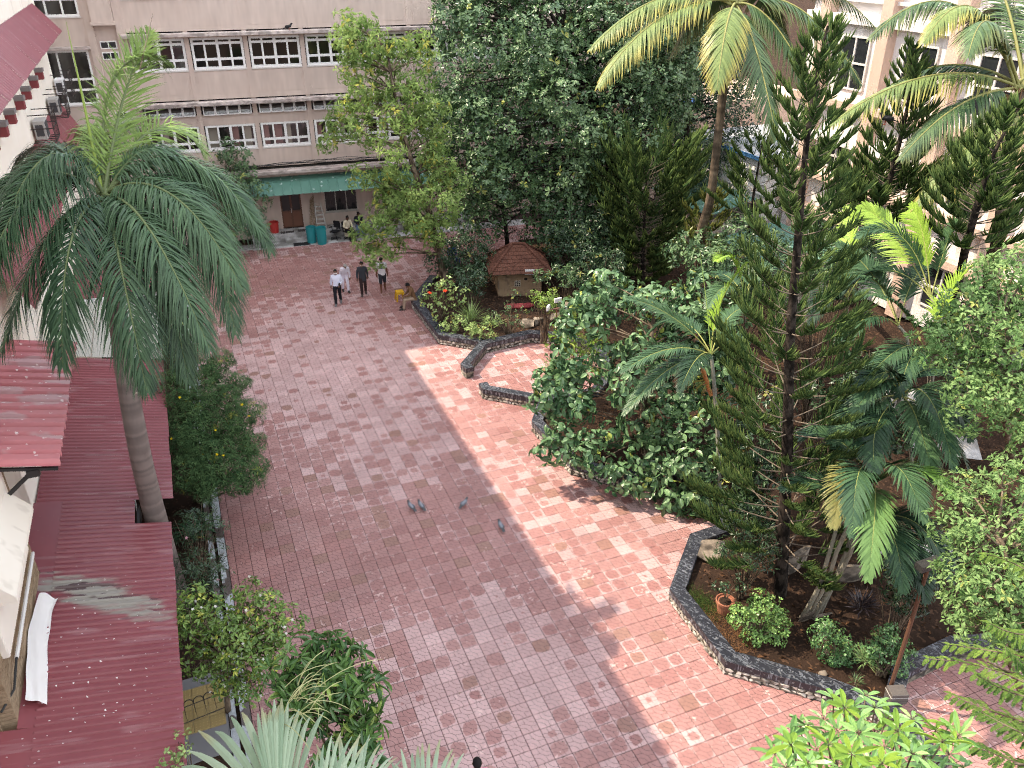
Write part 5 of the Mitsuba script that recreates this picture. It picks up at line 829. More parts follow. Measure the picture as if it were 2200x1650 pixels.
areca('dark areca clump with drooping fronds and slanting ringed stems in the near garden bed', [[(12.597, 11.448, 0.2), (12.102, 10.634, 2.747), b1], [(12.651, 11.34, 0.2), (12.548, 10.617, 3.023), b3], [(12.921, 11.403, 0.2), (13.171, 11.146, 3.515), b2], [(12.382, 11.448, 0.2), (11.997, 10.734, 2.426), (12.369, 11.015, 3.577)]],
      [(b1, (13.312, 10.414, 5.707), (13.501, 9.254, 5.118), .9, ((.05, .14, .03), (.16, .30, .06)), .2), (b1, (11.94, 9.806, 5.403), (11.119, 8.863, 4.073), .7, ((.05, .11, .035), (.12, .22, .07)), 0), (b2, (15.0, 11.361, 6.803), (14.81, 10.25, 5.62), .5, ARECA_D, 0), (b2, (13.892, 11.062, 6.371), (13.598, 9.943, 5.102), .8, ARECA, 0), (b2, (13.337, 11.955, 6.256), (12.186, 11.465, 5.469), .5, ARECA, 0),
       (b1, (12.036, 10.929, 5.707), (11.199, 10.061, 4.493), .5, ((.12, .14, .04), (.24, .22, .08)), 0), (b3, (13.488, 10.062, 4.812), (13.418, 8.734, 3.342), .2, ARECA_D, 0), (b3, (12.897, 9.647, 4.537), (12.554, 8.558, 3.285), .15, ARECA_D, 0), (b2, (14.315, 12.183, 6.896), (13.115, 11.909, 6.443), .3, ARECA_D, 0), (b1, (13.059, 12.3, 5.399), (12.186, 12.431, 5.022), .3, ARECA, 0), (b2, (15.629, 11.803, 5.48), (16.127, 10.988, 4.019), .2, ARECA_D, 0), (b3, (12.534, 11.778, 4.57), (11.454, 11.94, 4.104), .3, ARECA, 0), (b2, (12.65, 11.17, 6.121), (12.207, 10.249, 5.504), .4, ARECA_D, 0), (b1, (12.79, 10.41, 6.178), (12.495, 9.071, 4.952), .5, ARECA, 0), (b2, (14.155, 11.179, 7.168), (13.721, 9.638, 5.503), .4, ARECA, 0), (b2, (14.023, 12.301, 6.896), (12.655, 11.538, 5.915), .4, ARECA, 0), (b1, (11.989, 10.733, 6.178), (11.25, 9.6, 4.58), .35, ARECA, 0), (b3, (12.532, 9.771, 4.914), (12.004, 8.715, 3.592), .3, ARECA, 0), (b2, (15.58, 12.558, 6.73), (16.24, 11.857, 5.573), .3, ARECA, 0)], 53, L=.70, W=.055)
b1, b2 = (15.833, 19.626, 5.137), (16.656, 16.292, 6.298)
areca('lighter areca palm half hidden left of the tall pine', [[(19.062, 22.985, 0.2), b1]], [(b1, (15.633, 20.202, 6.815), (14.641, 19.689, 6.517), .7, ARECA_Y, 0), (b1, (14.852, 19.458, 6.269), (13.9, 18.861, 5.436), .7, ARECA, 0), (b1, (16.641, 20.058, 6.426), (17.3, 19.337, 5.652), .4, ARECA, 0), (b1, (16.944, 20.808, 5.821), (17.898, 21.12, 4.918), .4, ARECA, 0), (b1, (16.095, 21.15, 5.821), (15.698, 22.008, 4.919), .3, ARECA, 0)], 54)
areca('areca palm half hidden behind the tall pine, between pine and right-hand areca clump', [[(22.765, 21.487, 0.2), b2]], [(b2, (16.742, 17.196, 7.895), (15.649, 16.957, 7.574), .3, ARECA, 0), (b2, (16.878, 16.593, 7.798), (16.943, 15.432, 7.121), .4, ARECA, 0), (b2, (15.605, 16.1, 7.34), (14.606, 15.34, 6.198), .3, ARECA_D, 0), (b2, (17.896, 17.912, 7.814), (18.229, 18.481, 8.175), .8, ARECA_Y, .8), (b2, (18.078, 17.279, 6.862), (19.748, 17.629, 6.514), .4, ARECA, 0)], 55)

# fill of the crowded garden
for i, (lab, cl, co, per, L, W_, tmn) in enumerate([
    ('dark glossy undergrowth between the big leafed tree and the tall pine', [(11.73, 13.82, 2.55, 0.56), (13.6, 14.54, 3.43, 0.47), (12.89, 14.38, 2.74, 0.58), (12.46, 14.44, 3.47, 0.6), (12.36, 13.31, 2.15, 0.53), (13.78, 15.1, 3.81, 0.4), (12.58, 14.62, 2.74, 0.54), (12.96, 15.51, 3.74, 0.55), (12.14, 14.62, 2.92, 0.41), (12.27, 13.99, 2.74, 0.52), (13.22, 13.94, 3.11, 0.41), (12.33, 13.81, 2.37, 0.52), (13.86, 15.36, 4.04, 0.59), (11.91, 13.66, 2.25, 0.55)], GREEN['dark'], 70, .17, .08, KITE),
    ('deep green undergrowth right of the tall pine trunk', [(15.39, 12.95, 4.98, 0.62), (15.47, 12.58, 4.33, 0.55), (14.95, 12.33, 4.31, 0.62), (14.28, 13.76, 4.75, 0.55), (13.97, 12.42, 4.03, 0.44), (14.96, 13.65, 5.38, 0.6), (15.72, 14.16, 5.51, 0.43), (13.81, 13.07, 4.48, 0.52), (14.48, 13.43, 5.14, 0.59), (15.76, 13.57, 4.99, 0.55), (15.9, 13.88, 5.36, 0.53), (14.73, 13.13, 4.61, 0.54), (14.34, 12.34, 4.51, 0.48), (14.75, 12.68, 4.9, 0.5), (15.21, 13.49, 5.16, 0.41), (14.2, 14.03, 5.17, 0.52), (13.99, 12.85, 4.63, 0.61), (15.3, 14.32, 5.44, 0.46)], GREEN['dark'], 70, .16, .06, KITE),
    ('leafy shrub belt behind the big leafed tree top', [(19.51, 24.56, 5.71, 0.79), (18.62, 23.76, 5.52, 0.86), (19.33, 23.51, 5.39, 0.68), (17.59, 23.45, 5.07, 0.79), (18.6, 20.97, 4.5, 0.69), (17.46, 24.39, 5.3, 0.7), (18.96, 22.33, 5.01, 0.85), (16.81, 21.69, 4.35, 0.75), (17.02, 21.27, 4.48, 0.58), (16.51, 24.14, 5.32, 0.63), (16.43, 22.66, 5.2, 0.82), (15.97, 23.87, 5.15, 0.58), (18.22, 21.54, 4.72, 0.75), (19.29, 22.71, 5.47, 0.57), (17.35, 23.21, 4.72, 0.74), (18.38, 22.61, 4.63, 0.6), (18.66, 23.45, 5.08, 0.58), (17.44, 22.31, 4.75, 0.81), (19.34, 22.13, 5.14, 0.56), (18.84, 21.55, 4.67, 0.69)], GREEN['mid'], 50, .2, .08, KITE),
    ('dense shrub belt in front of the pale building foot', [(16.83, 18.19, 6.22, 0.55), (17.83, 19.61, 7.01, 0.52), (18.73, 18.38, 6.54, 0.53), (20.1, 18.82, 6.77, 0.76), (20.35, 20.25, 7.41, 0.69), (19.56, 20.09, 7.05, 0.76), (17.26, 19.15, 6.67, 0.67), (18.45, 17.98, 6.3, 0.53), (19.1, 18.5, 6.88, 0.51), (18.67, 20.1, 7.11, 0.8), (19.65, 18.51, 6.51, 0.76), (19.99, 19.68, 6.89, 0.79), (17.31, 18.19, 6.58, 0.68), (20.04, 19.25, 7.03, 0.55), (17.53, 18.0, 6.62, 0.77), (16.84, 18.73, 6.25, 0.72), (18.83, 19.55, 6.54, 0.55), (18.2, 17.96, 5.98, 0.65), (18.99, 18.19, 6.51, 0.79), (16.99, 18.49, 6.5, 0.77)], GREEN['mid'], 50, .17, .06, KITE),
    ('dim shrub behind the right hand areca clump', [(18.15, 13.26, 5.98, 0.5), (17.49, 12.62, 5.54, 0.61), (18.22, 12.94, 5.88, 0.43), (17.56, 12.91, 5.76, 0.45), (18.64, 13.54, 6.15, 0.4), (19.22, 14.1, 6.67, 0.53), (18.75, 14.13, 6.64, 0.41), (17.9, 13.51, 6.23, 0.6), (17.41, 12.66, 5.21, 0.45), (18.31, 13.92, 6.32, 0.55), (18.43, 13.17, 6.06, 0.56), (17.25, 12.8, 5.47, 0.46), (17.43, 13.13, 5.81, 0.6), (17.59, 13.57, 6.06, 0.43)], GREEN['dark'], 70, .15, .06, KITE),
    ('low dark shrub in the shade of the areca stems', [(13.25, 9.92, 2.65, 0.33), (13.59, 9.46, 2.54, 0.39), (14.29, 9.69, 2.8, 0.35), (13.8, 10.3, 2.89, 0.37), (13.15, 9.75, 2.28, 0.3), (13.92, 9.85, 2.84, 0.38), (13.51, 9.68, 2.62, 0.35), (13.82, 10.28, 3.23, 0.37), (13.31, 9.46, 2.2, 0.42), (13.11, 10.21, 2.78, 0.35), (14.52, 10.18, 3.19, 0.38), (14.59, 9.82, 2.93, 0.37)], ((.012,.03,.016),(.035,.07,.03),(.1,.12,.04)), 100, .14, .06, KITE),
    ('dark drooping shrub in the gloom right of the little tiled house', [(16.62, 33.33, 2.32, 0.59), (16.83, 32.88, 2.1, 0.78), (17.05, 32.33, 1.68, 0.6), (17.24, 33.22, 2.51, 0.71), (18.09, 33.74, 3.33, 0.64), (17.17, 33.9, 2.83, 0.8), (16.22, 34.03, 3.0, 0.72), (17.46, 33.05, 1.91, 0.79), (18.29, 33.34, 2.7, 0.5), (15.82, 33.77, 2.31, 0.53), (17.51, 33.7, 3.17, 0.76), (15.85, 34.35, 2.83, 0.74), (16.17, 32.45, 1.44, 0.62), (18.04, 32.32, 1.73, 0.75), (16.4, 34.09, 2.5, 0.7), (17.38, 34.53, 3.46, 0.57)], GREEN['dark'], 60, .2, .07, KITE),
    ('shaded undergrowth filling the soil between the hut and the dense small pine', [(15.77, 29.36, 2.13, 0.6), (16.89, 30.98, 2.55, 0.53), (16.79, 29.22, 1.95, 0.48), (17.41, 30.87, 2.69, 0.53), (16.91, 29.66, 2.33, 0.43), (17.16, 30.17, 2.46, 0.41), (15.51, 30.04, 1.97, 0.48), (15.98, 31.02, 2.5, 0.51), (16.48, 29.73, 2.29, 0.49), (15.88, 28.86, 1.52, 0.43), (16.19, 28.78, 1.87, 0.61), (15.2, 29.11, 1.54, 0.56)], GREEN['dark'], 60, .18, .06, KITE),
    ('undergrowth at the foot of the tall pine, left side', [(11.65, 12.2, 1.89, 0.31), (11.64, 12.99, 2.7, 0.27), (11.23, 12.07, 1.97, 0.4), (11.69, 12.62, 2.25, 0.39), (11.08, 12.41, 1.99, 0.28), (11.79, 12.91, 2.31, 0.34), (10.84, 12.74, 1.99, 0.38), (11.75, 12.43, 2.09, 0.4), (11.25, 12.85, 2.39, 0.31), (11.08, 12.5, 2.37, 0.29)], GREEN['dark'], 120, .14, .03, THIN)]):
    shrub('garden_bush', lab, cl, co, per * 2, 6, L, W_, tmn, seed=300 + i)
# the border on the left
r = np.random.default_rng(61); cl = [(-1.24, 22.47, 2.74, 0.4), (0.18, 24.65, 3.56, 0.45), (-1.16, 24.47, 3.42, 0.42), (0.52, 21.4, 2.38, 0.48), (-0.71, 22.46, 2.57, 0.62), (0.13, 23.2, 3.1, 0.44), (-1.39, 21.4, 2.06, 0.39), (-0.03, 22.03, 2.65, 0.47), (0.27, 21.78, 2.55, 0.4), (-0.27, 22.41, 2.63, 0.55), (-0.8, 22.26, 2.33, 0.64), (-0.33, 23.29, 3.14, 0.56), (-0.32, 24.09, 3.35, 0.45), (0.21, 23.88, 3.09, 0.58), (-1.31, 24.41, 3.14, 0.6), (0.37, 21.28, 2.12, 0.42), (-0.61, 20.99, 2.57, 0.44), (-0.72, 23.32, 3.02, 0.57), (-1.46, 22.34, 2.4, 0.52), (0.53, 23.68, 3.18, 0.41), (-1.02, 21.6, 2.13, 0.4), (-0.64, 20.52, 2.13, 0.58), (-1.34, 23.34, 2.73, 0.5), (-1.18, 20.9, 2.06, 0.61), (-0.17, 21.08, 2.4, 0.4), (-0.07, 20.09, 1.92, 0.4), (-0.11, 24.61, 3.39, 0.42), (-0.38, 22.1, 2.1, 0.45), (-0.76, 22.84, 2.92, 0.54), (-0.13, 20.59, 2.18, 0.49), (-1.06, 21.75, 2.54, 0.49), (-1.22, 23.38, 3.06, 0.45), (0.14, 21.74, 2.19, 0.46), (0.27, 22.21, 2.79, 0.57), (-0.43, 24.71, 3.34, 0.47), (-0.94, 20.6, 2.0, 0.58), (0.65, 22.52, 2.73, 0.55), (0.25, 22.57, 2.98, 0.44), (-1.44, 22.08, 2.25, 0.57), (0.23, 20.43, 1.88, 0.59), (-0.81, 20.25, 1.82, 0.42), (0.35, 20.72, 1.99, 0.57), (-0.46, 23.11, 2.85, 0.57), (-0.77, 20.98, 2.18, 0.48)]
shrub('oleander_hedge', 'tall feathery narrow leaved hedge shrub with a few yellow flowers beside the red roof', cl, GREEN['mid'], 420, 10, .15, .019, THIN, seed=61, up=.5, foot=(-1.25, 22.5, 0), leaf='m_leaf_dull')
shrub('oleander_hedge', 'darker sparse oleander with pink flowers over the gutter strip', [(-1.44, 19.04, 1.87, 0.37), (-1.29, 18.66, 1.93, 0.4), (-0.96, 19.21, 1.84, 0.39), (-1.01, 16.57, 1.4, 0.33), (-1.54, 18.79, 1.81, 0.42), (-1.3, 17.88, 1.77, 0.34), (-1.4, 16.38, 1.47, 0.27), (-1.24, 16.36, 1.36, 0.41), (-1.04, 17.21, 1.53, 0.39), (-0.89, 18.92, 1.72, 0.35), (-1.66, 17.18, 1.42, 0.3), (-1.61, 17.6, 1.6, 0.29), (-1.25, 18.26, 1.91, 0.27), (-0.96, 17.01, 1.44, 0.41), (-1.21, 16.91, 1.67, 0.38), (-1.25, 17.77, 1.49, 0.37), (-0.8, 18.48, 1.74, 0.34), (-0.84, 17.84, 1.59, 0.3), (-1.42, 17.11, 1.4, 0.29), (-1.69, 17.37, 1.53, 0.41)], GREEN['dark'], 130, 9, .15, .020, THIN, seed=62, up=.5, foot=(-1.4, 18.5, 0))
shrub('oleander_hedge', 'shaded narrow leaved hedge under the royal palm fronds', [(-0.26, 26.71, 4.03, 0.46), (-1.26, 26.26, 3.2, 0.56), (-1.47, 27.13, 3.67, 0.58), (-0.3, 26.5, 3.81, 0.51), (-0.68, 27.43, 4.12, 0.53), (-1.28, 26.73, 3.57, 0.58), (-0.51, 26.63, 3.47, 0.6), (-0.53, 25.92, 3.37, 0.4), (-0.95, 27.01, 4.01, 0.58), (-0.83, 26.14, 3.52, 0.56), (-0.92, 26.89, 3.76, 0.62), (-1.15, 26.14, 3.56, 0.58), (-0.69, 26.47, 4.01, 0.53), (-0.95, 25.89, 3.09, 0.44), (-1.51, 26.39, 3.32, 0.47), (-1.18, 26.88, 3.76, 0.41)], GREEN['mid'], 100, 9, .14, .018, THIN, seed=63, up=.5, foot=(-1.3, 27, 0))
def flowers(parent, r, pts, size, col, name='flower', petals=5):
    for p in pts:
        ax = unit(np.asarray([0.1, -.6, .8]) + .4 * r.normal(size=3)); s0 = unit(np.cross(ax, r.normal(size=3))); s1 = np.cross(ax, s0)
        D = np.array([s0 * math.cos(a) + s1 * math.sin(a) + .15 * ax for a in np.arange(petals) * 2 * np.pi / petals])
        v, f, c = leafset(np.tile(p, (petals, 1)), D, np.tile(ax, (petals, 1)), size, size * .62, np.tile(col, (petals, 1)), KITE); put(name, (v, f), 'm_leaf_dull', parent, color=c)
pick = lambda cl, r, n, up=.9: [np.array(c[:3]) + unit(sph(r, 1)[0] + np.array([.1, -.7, .7])) * c[3] * up for c in [cl[i] for i in r.integers(0, len(cl), n)]]
flowers('oleander_hedge', r, pick(cl, r, 9), .05, (.75, .55, .03))
flowers('oleander_hedge_001', r, [(-0.988, 16.351, 1.403), (-0.903, 16.759, 1.527), (-1.47, 18.105, 1.966)], .05, (.72, .42, .50))
JC = [(0.02, 13.63, 2.5, 0.34), (-0.51, 13.14, 1.63, 0.33), (-0.53, 13.33, 2.42, 0.36), (-0.3, 13.29, 1.84, 0.29), (-1.01, 14.07, 1.82, 0.39), (-0.59, 13.14, 2.06, 0.4), (-1.15, 14.05, 2.1, 0.3), (0.41, 13.61, 2.57, 0.42), (-1.13, 13.41, 1.51, 0.27), (-0.7, 13.46, 2.75, 0.42), (-0.26, 14.46, 2.89, 0.36), (-0.09, 13.88, 2.93, 0.38), (-1.56, 14.65, 2.7, 0.37), (-0.38, 14.17, 2.41, 0.37), (-0.3, 14.27, 2.69, 0.41), (-1.36, 14.14, 2.13, 0.33), (-1.25, 13.77, 1.73, 0.38), (-0.94, 14.06, 2.37, 0.32), (-1.29, 14.48, 2.83, 0.41), (-1.35, 14.82, 2.82, 0.36), (-1.03, 14.39, 2.72, 0.38), (-0.58, 13.06, 1.47, 0.29), (0.01, 13.55, 2.32, 0.37), (-1.21, 14.03, 2.77, 0.31), (0.28, 13.65, 2.76, 0.27), (-0.23, 13.42, 2.12, 0.32), (-0.66, 14.22, 2.29, 0.37), (-0.75, 13.28, 1.55, 0.32), (-1.65, 14.51, 2.19, 0.36), (-1.75, 14.34, 2.58, 0.4), (-1.42, 13.85, 1.92, 0.41), (-0.17, 13.48, 2.58, 0.41), (-1.05, 13.31, 1.92, 0.27), (-1.45, 14.03, 2.83, 0.33), (-1.65, 14.59, 2.54, 0.3), (-0.14, 13.19, 2.03, 0.29), (0.26, 13.43, 2.58, 0.26), (-0.85, 13.14, 2.36, 0.28), (0.1, 14.13, 2.79, 0.35), (-1.19, 14.15, 2.32, 0.32), (0.04, 13.3, 2.2, 0.3), (-0.18, 13.78, 2.05, 0.4), (-0.75, 13.55, 2.24, 0.35), (-0.9, 14.1, 2.76, 0.36)]
jt = tree('jasmine_shrub', 'small crooked tree dotted with white flowers at the edge of the red roof', [(-1.15, 14.1, -.05), (-1.05, 14.0, .9), (-.95, 13.8, 1.9)], [.07, .055, .03], JC, ((.06, .13, .03), (.20, .31, .07), (.38, .42, .08)), 230, 5, .125, .055, KITE, seed=64, yellow=.10, r0=.028, cat='flowering tree')
flowers(jt, r, pick(JC, r, 42), .038, (.80, .80, .76))
MC = [(0.75, 8.28, 4.92, 0.26), (0.52, 9.49, 5.73, 0.37), (0.83, 9.23, 5.6, 0.37), (0.97, 8.88, 5.38, 0.32), (0.51, 8.19, 4.8, 0.3), (0.52, 9.24, 5.49, 0.29), (0.36, 8.91, 4.97, 0.28), (0.18, 8.78, 4.98, 0.3), (0.05, 9.44, 5.44, 0.26), (0.35, 9.54, 5.33, 0.29), (0.59, 9.22, 5.0, 0.27), (0.74, 8.85, 5.53, 0.34), (1.15, 8.73, 5.28, 0.38), (0.96, 7.91, 5.01, 0.31), (0.28, 9.11, 5.34, 0.32), (-0.05, 9.15, 5.22, 0.3), (0.79, 9.03, 4.95, 0.27), (1.03, 8.41, 5.24, 0.31), (0.94, 8.49, 4.77, 0.28), (0.87, 9.43, 5.69, 0.33), (1.11, 8.32, 5.04, 0.32), (1.03, 9.17, 5.54, 0.37)]
r = np.random.default_rng(65); mt = thing('mango_tree', 'young mango tree with whorls of long drooping leaves, right of the white flowered tree', 'tree')
tp = poly3([(-1.0, 9.3, -.05), (-.7, 9.4, 1.5), (-.1, 9.6, 3.2), (.3, 9.7, 4.2)], 8); mb = MB(); mb.tube(tp, np.linspace(.08, .03, 8), 7); put('trunk', mb, 'm_bark', mt, smooth=True)
mb = MB(); limbs(mb, r, tp, MC, .03); put('branches', mb, 'm_bark', mt, smooth=True)
v, f, c = rosettes(r, MC, 110, 9, .23, .052, ((.035, .09, .028), (.12, .22, .055), (.24, .34, .08)), OVAL, yellow=.10, spread=1.0, up=.3); split_leaves(mt, v, f, c, OVAL, 'm_leaf')
# strap leaved lily at the gutter
r = np.random.default_rng(66); cr = thing('crinum_lily', 'dark strap leaved lily squeezed between red roof edge and gutter', 'plant'); b = np.array([-1.45, 20.6, .0])
for k in range(14):
    a = k * 2.4; h = np.array([math.cos(a), math.sin(a), 0]); R = bez(b, b + h * .25 + [0, 0, .65], b + h * .75 + [0, 0, .35], 8); S = unit(np.cross(unit(np.gradient(R, axis=0)), [0, 0, 1])); w_ = .05 * np.array([.8, 1, 1.1, 1.1, 1, .8, .5, .05])[:, None]
    V = np.stack([R - S * w_, R, R + S * w_], 1); V[:, 1, 2] -= .012; q = np.array([[i * 3 + j, i * 3 + j + 1, i * 3 + 4 + j, i * 3 + 3 + j] for i in range(7) for j in (0, 1)]); put('leaf', (V.reshape(-1, 3), np.vstack([q[:, [0, 1, 2]], q[:, [0, 2, 3]]])), 'm_leaf', cr, color=np.tile([.03, .075, .035], (24, 1)))

# planter shrubs of the far garden corner
hb = shrub('hibiscus', 'hibiscus bush with two red flowers beside the slender tree foot', [(9.53, 31.27, 1.41, 0.42), (8.88, 31.62, 1.59, 0.52), (9.67, 31.31, 2.38, 0.35), (9.75, 31.39, 1.99, 0.39), (9.33, 31.45, 1.75, 0.33), (10.09, 31.02, 1.75, 0.5), (9.81, 31.09, 1.48, 0.34), (9.69, 31.25, 1.02, 0.36), (9.29, 31.38, 2.32, 0.43), (9.12, 31.31, 0.87, 0.33), (8.98, 31.63, 1.93, 0.38), (9.03, 31.61, 1.29, 0.39)], GREEN['light'], 60, 5, .13, .08, KITE, seed=71, foot=(9.6, 31.9, .28))
flowers(hb, np.random.default_rng(1), [(8.789, 30.984, 2.077), (9.398, 30.778, 2.145)], .11, (.75, .06, .03))
for i, (poly, d, colr, per, L, W_, lab) in enumerate([
    ([(9.94, 30.37, 0.85, 0.37), (9.6, 30.42, 0.67, 0.26), (9.24, 30.58, 0.64, 0.32), (9.41, 30.35, 0.48, 0.27), (9.47, 30.57, 0.8, 0.3), (9.31, 30.32, 0.4, 0.31)], 0, GREEN['light'], 120, .09, .045, 'low bright shrub just inside the far wall corner'),
    ([(10.28, 29.39, 0.59, 0.31), (10.55, 29.25, 0.72, 0.33), (9.98, 29.53, 0.66, 0.34), (10.81, 29.46, 1.07, 0.32), (10.08, 29.55, 0.83, 0.33), (10.28, 29.57, 0.82, 0.33), (10.84, 29.07, 0.63, 0.26)], 0, GREEN['light'], 120, .09, .045, 'low bright shrub second from the far wall corner'),
    ([(11.57, 29.11, 1.01, 0.2), (11.38, 29.2, 1.34, 0.27), (12.41, 29.29, 1.43, 0.27), (11.66, 29.26, 1.72, 0.27), (12.01, 29.01, 0.98, 0.28), (12.02, 29.57, 2.08, 0.28), (11.21, 29.52, 1.07, 0.22), (11.91, 29.42, 1.23, 0.27), (11.05, 29.66, 1.34, 0.22)], 0, GREEN['mid'], 70, .09, .05, 'gangly open shrub in front of the little tiled house'),
    ([(12.57, 28.17, 2.23, 0.31), (12.9, 27.93, 2.28, 0.36), (12.91, 28.08, 2.42, 0.3), (12.71, 28.02, 2.08, 0.28), (12.98, 28.07, 1.92, 0.36), (13.17, 28.24, 2.51, 0.27), (12.72, 28.13, 2.4, 0.29), (12.41, 28.4, 2.41, 0.3)], 0, GREEN['lime'], 130, .10, .03, 'round yellow green bush left of the thin lamp post'),
    ([(11.63, 32.49, 1.15, 0.34), (11.71, 32.95, 1.98, 0.56), (10.83, 32.78, 1.03, 0.35), (11.01, 33.13, 1.83, 0.41), (11.21, 32.8, 1.0, 0.34), (10.88, 32.61, 1.48, 0.36), (11.27, 32.94, 1.85, 0.54), (11.38, 32.76, 1.52, 0.49), (11.73, 32.57, 1.78, 0.38)], 0, GREEN['dark'], 60, .22, .04, 'dark strappy shrub left of the little tiled house'),
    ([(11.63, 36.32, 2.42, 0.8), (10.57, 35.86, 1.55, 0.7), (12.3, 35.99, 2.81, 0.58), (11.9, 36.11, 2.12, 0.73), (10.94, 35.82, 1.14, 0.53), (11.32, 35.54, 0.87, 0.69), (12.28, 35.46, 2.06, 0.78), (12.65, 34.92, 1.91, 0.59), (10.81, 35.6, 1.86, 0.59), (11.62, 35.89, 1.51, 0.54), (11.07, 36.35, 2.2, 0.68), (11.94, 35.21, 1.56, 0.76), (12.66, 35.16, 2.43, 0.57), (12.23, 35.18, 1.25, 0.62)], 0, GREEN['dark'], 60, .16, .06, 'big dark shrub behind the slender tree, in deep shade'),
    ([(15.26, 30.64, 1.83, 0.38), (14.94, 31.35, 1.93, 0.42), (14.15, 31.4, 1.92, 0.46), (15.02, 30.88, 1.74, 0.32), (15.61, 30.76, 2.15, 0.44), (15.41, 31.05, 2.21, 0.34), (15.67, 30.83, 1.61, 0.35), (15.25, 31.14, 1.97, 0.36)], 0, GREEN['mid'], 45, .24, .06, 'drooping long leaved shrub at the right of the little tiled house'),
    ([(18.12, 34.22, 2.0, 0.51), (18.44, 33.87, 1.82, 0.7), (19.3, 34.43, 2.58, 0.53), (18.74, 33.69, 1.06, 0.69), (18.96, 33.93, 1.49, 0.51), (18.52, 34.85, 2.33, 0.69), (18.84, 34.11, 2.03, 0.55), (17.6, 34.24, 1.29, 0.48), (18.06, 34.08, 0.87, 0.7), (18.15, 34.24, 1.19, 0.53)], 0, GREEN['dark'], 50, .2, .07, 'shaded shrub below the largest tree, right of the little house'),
    ([(14.16, 27.88, 2.31, 0.35), (14.94, 27.45, 2.02, 0.25), (14.7, 27.51, 1.93, 0.24), (14.2, 27.58, 2.09, 0.37), (14.52, 27.59, 2.02, 0.26), (14.76, 27.67, 2.13, 0.36)], 0, GREEN['mid'], 60, .10, .045, 'small dim shrub on the bare soil right of the thin lamp post')]):
    shrub('garden_shrub', lab, poly, colr, per * 2, 6, L, W_, THIN if W_ < .045 else KITE, seed=80 + i)
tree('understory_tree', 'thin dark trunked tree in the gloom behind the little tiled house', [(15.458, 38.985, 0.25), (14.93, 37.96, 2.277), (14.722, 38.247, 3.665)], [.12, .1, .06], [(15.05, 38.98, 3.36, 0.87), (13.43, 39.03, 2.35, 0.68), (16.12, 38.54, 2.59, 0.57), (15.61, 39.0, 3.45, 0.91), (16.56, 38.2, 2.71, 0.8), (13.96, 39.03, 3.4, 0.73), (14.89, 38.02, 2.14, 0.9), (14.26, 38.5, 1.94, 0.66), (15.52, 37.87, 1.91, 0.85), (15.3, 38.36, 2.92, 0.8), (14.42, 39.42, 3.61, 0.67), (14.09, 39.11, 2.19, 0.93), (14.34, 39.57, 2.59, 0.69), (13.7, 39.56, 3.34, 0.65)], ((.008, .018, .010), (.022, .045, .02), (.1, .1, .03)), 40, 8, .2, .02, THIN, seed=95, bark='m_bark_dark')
# near garden bed
PB = [('round bright green clipped bush beside the terracotta pot', [(11.21, 11.19, 1.15, 0.22), (10.45, 11.47, 1.15, 0.26), (10.78, 11.34, 1.39, 0.26), (10.7, 11.38, 1.09, 0.22), (11.38, 11.15, 0.89, 0.26), (11.2, 11.08, 0.4, 0.31), (11.19, 10.94, 0.89, 0.32), (10.69, 11.13, 1.34, 0.28), (10.37, 11.41, 1.0, 0.28), (10.77, 11.41, 0.69, 0.22), (10.93, 11.34, 0.54, 0.3), (10.7, 11.23, 0.48, 0.31), (11.01, 11.17, 1.46, 0.26), (10.83, 11.33, 1.6, 0.23), (11.2, 11.19, 0.42, 0.29), (11.11, 11.25, 0.63, 0.25)], ((.08, .19, .045), (.24, .40, .11), (.34, .46, .12)), 1000),
      ('dark bush, middle one of the three along the near low wall', [(12.07, 9.95, 0.45, 0.19), (12.0, 10.09, 0.4, 0.22), (11.85, 10.24, 0.74, 0.18), (11.72, 10.22, 1.11, 0.26), (12.12, 10.24, 1.03, 0.25), (12.45, 9.96, 0.76, 0.24), (12.46, 9.9, 0.55, 0.27), (12.1, 9.95, 0.85, 0.28), (12.36, 9.85, 0.4, 0.18), (11.76, 10.15, 1.43, 0.24), (12.17, 9.97, 0.4, 0.22), (12.31, 9.93, 0.4, 0.26)], ((.045, .12, .04), (.13, .26, .09), (.25, .36, .1)), 1000),
      ('dark bush against the leaning lamp post foot', [(12.53, 9.4, 1.08, 0.23), (12.91, 9.3, 1.4, 0.21), (12.94, 9.4, 1.11, 0.2), (13.18, 9.1, 0.93, 0.28), (13.17, 9.12, 1.23, 0.21), (13.0, 9.15, 0.97, 0.2), (12.68, 9.41, 1.38, 0.25), (12.89, 9.31, 0.92, 0.31), (12.7, 9.39, 1.15, 0.26), (12.72, 9.38, 0.78, 0.23), (13.15, 9.14, 0.56, 0.28), (12.84, 9.33, 1.62, 0.24)], ((.04, .11, .04), (.11, .23, .08), (.25, .36, .1)), 900)]
for i, (lab, cl, co, per) in enumerate(PB): shrub('round_bush', lab, cl, co, per * .62, 5, .075, .046, KITE, seed=100 + i)
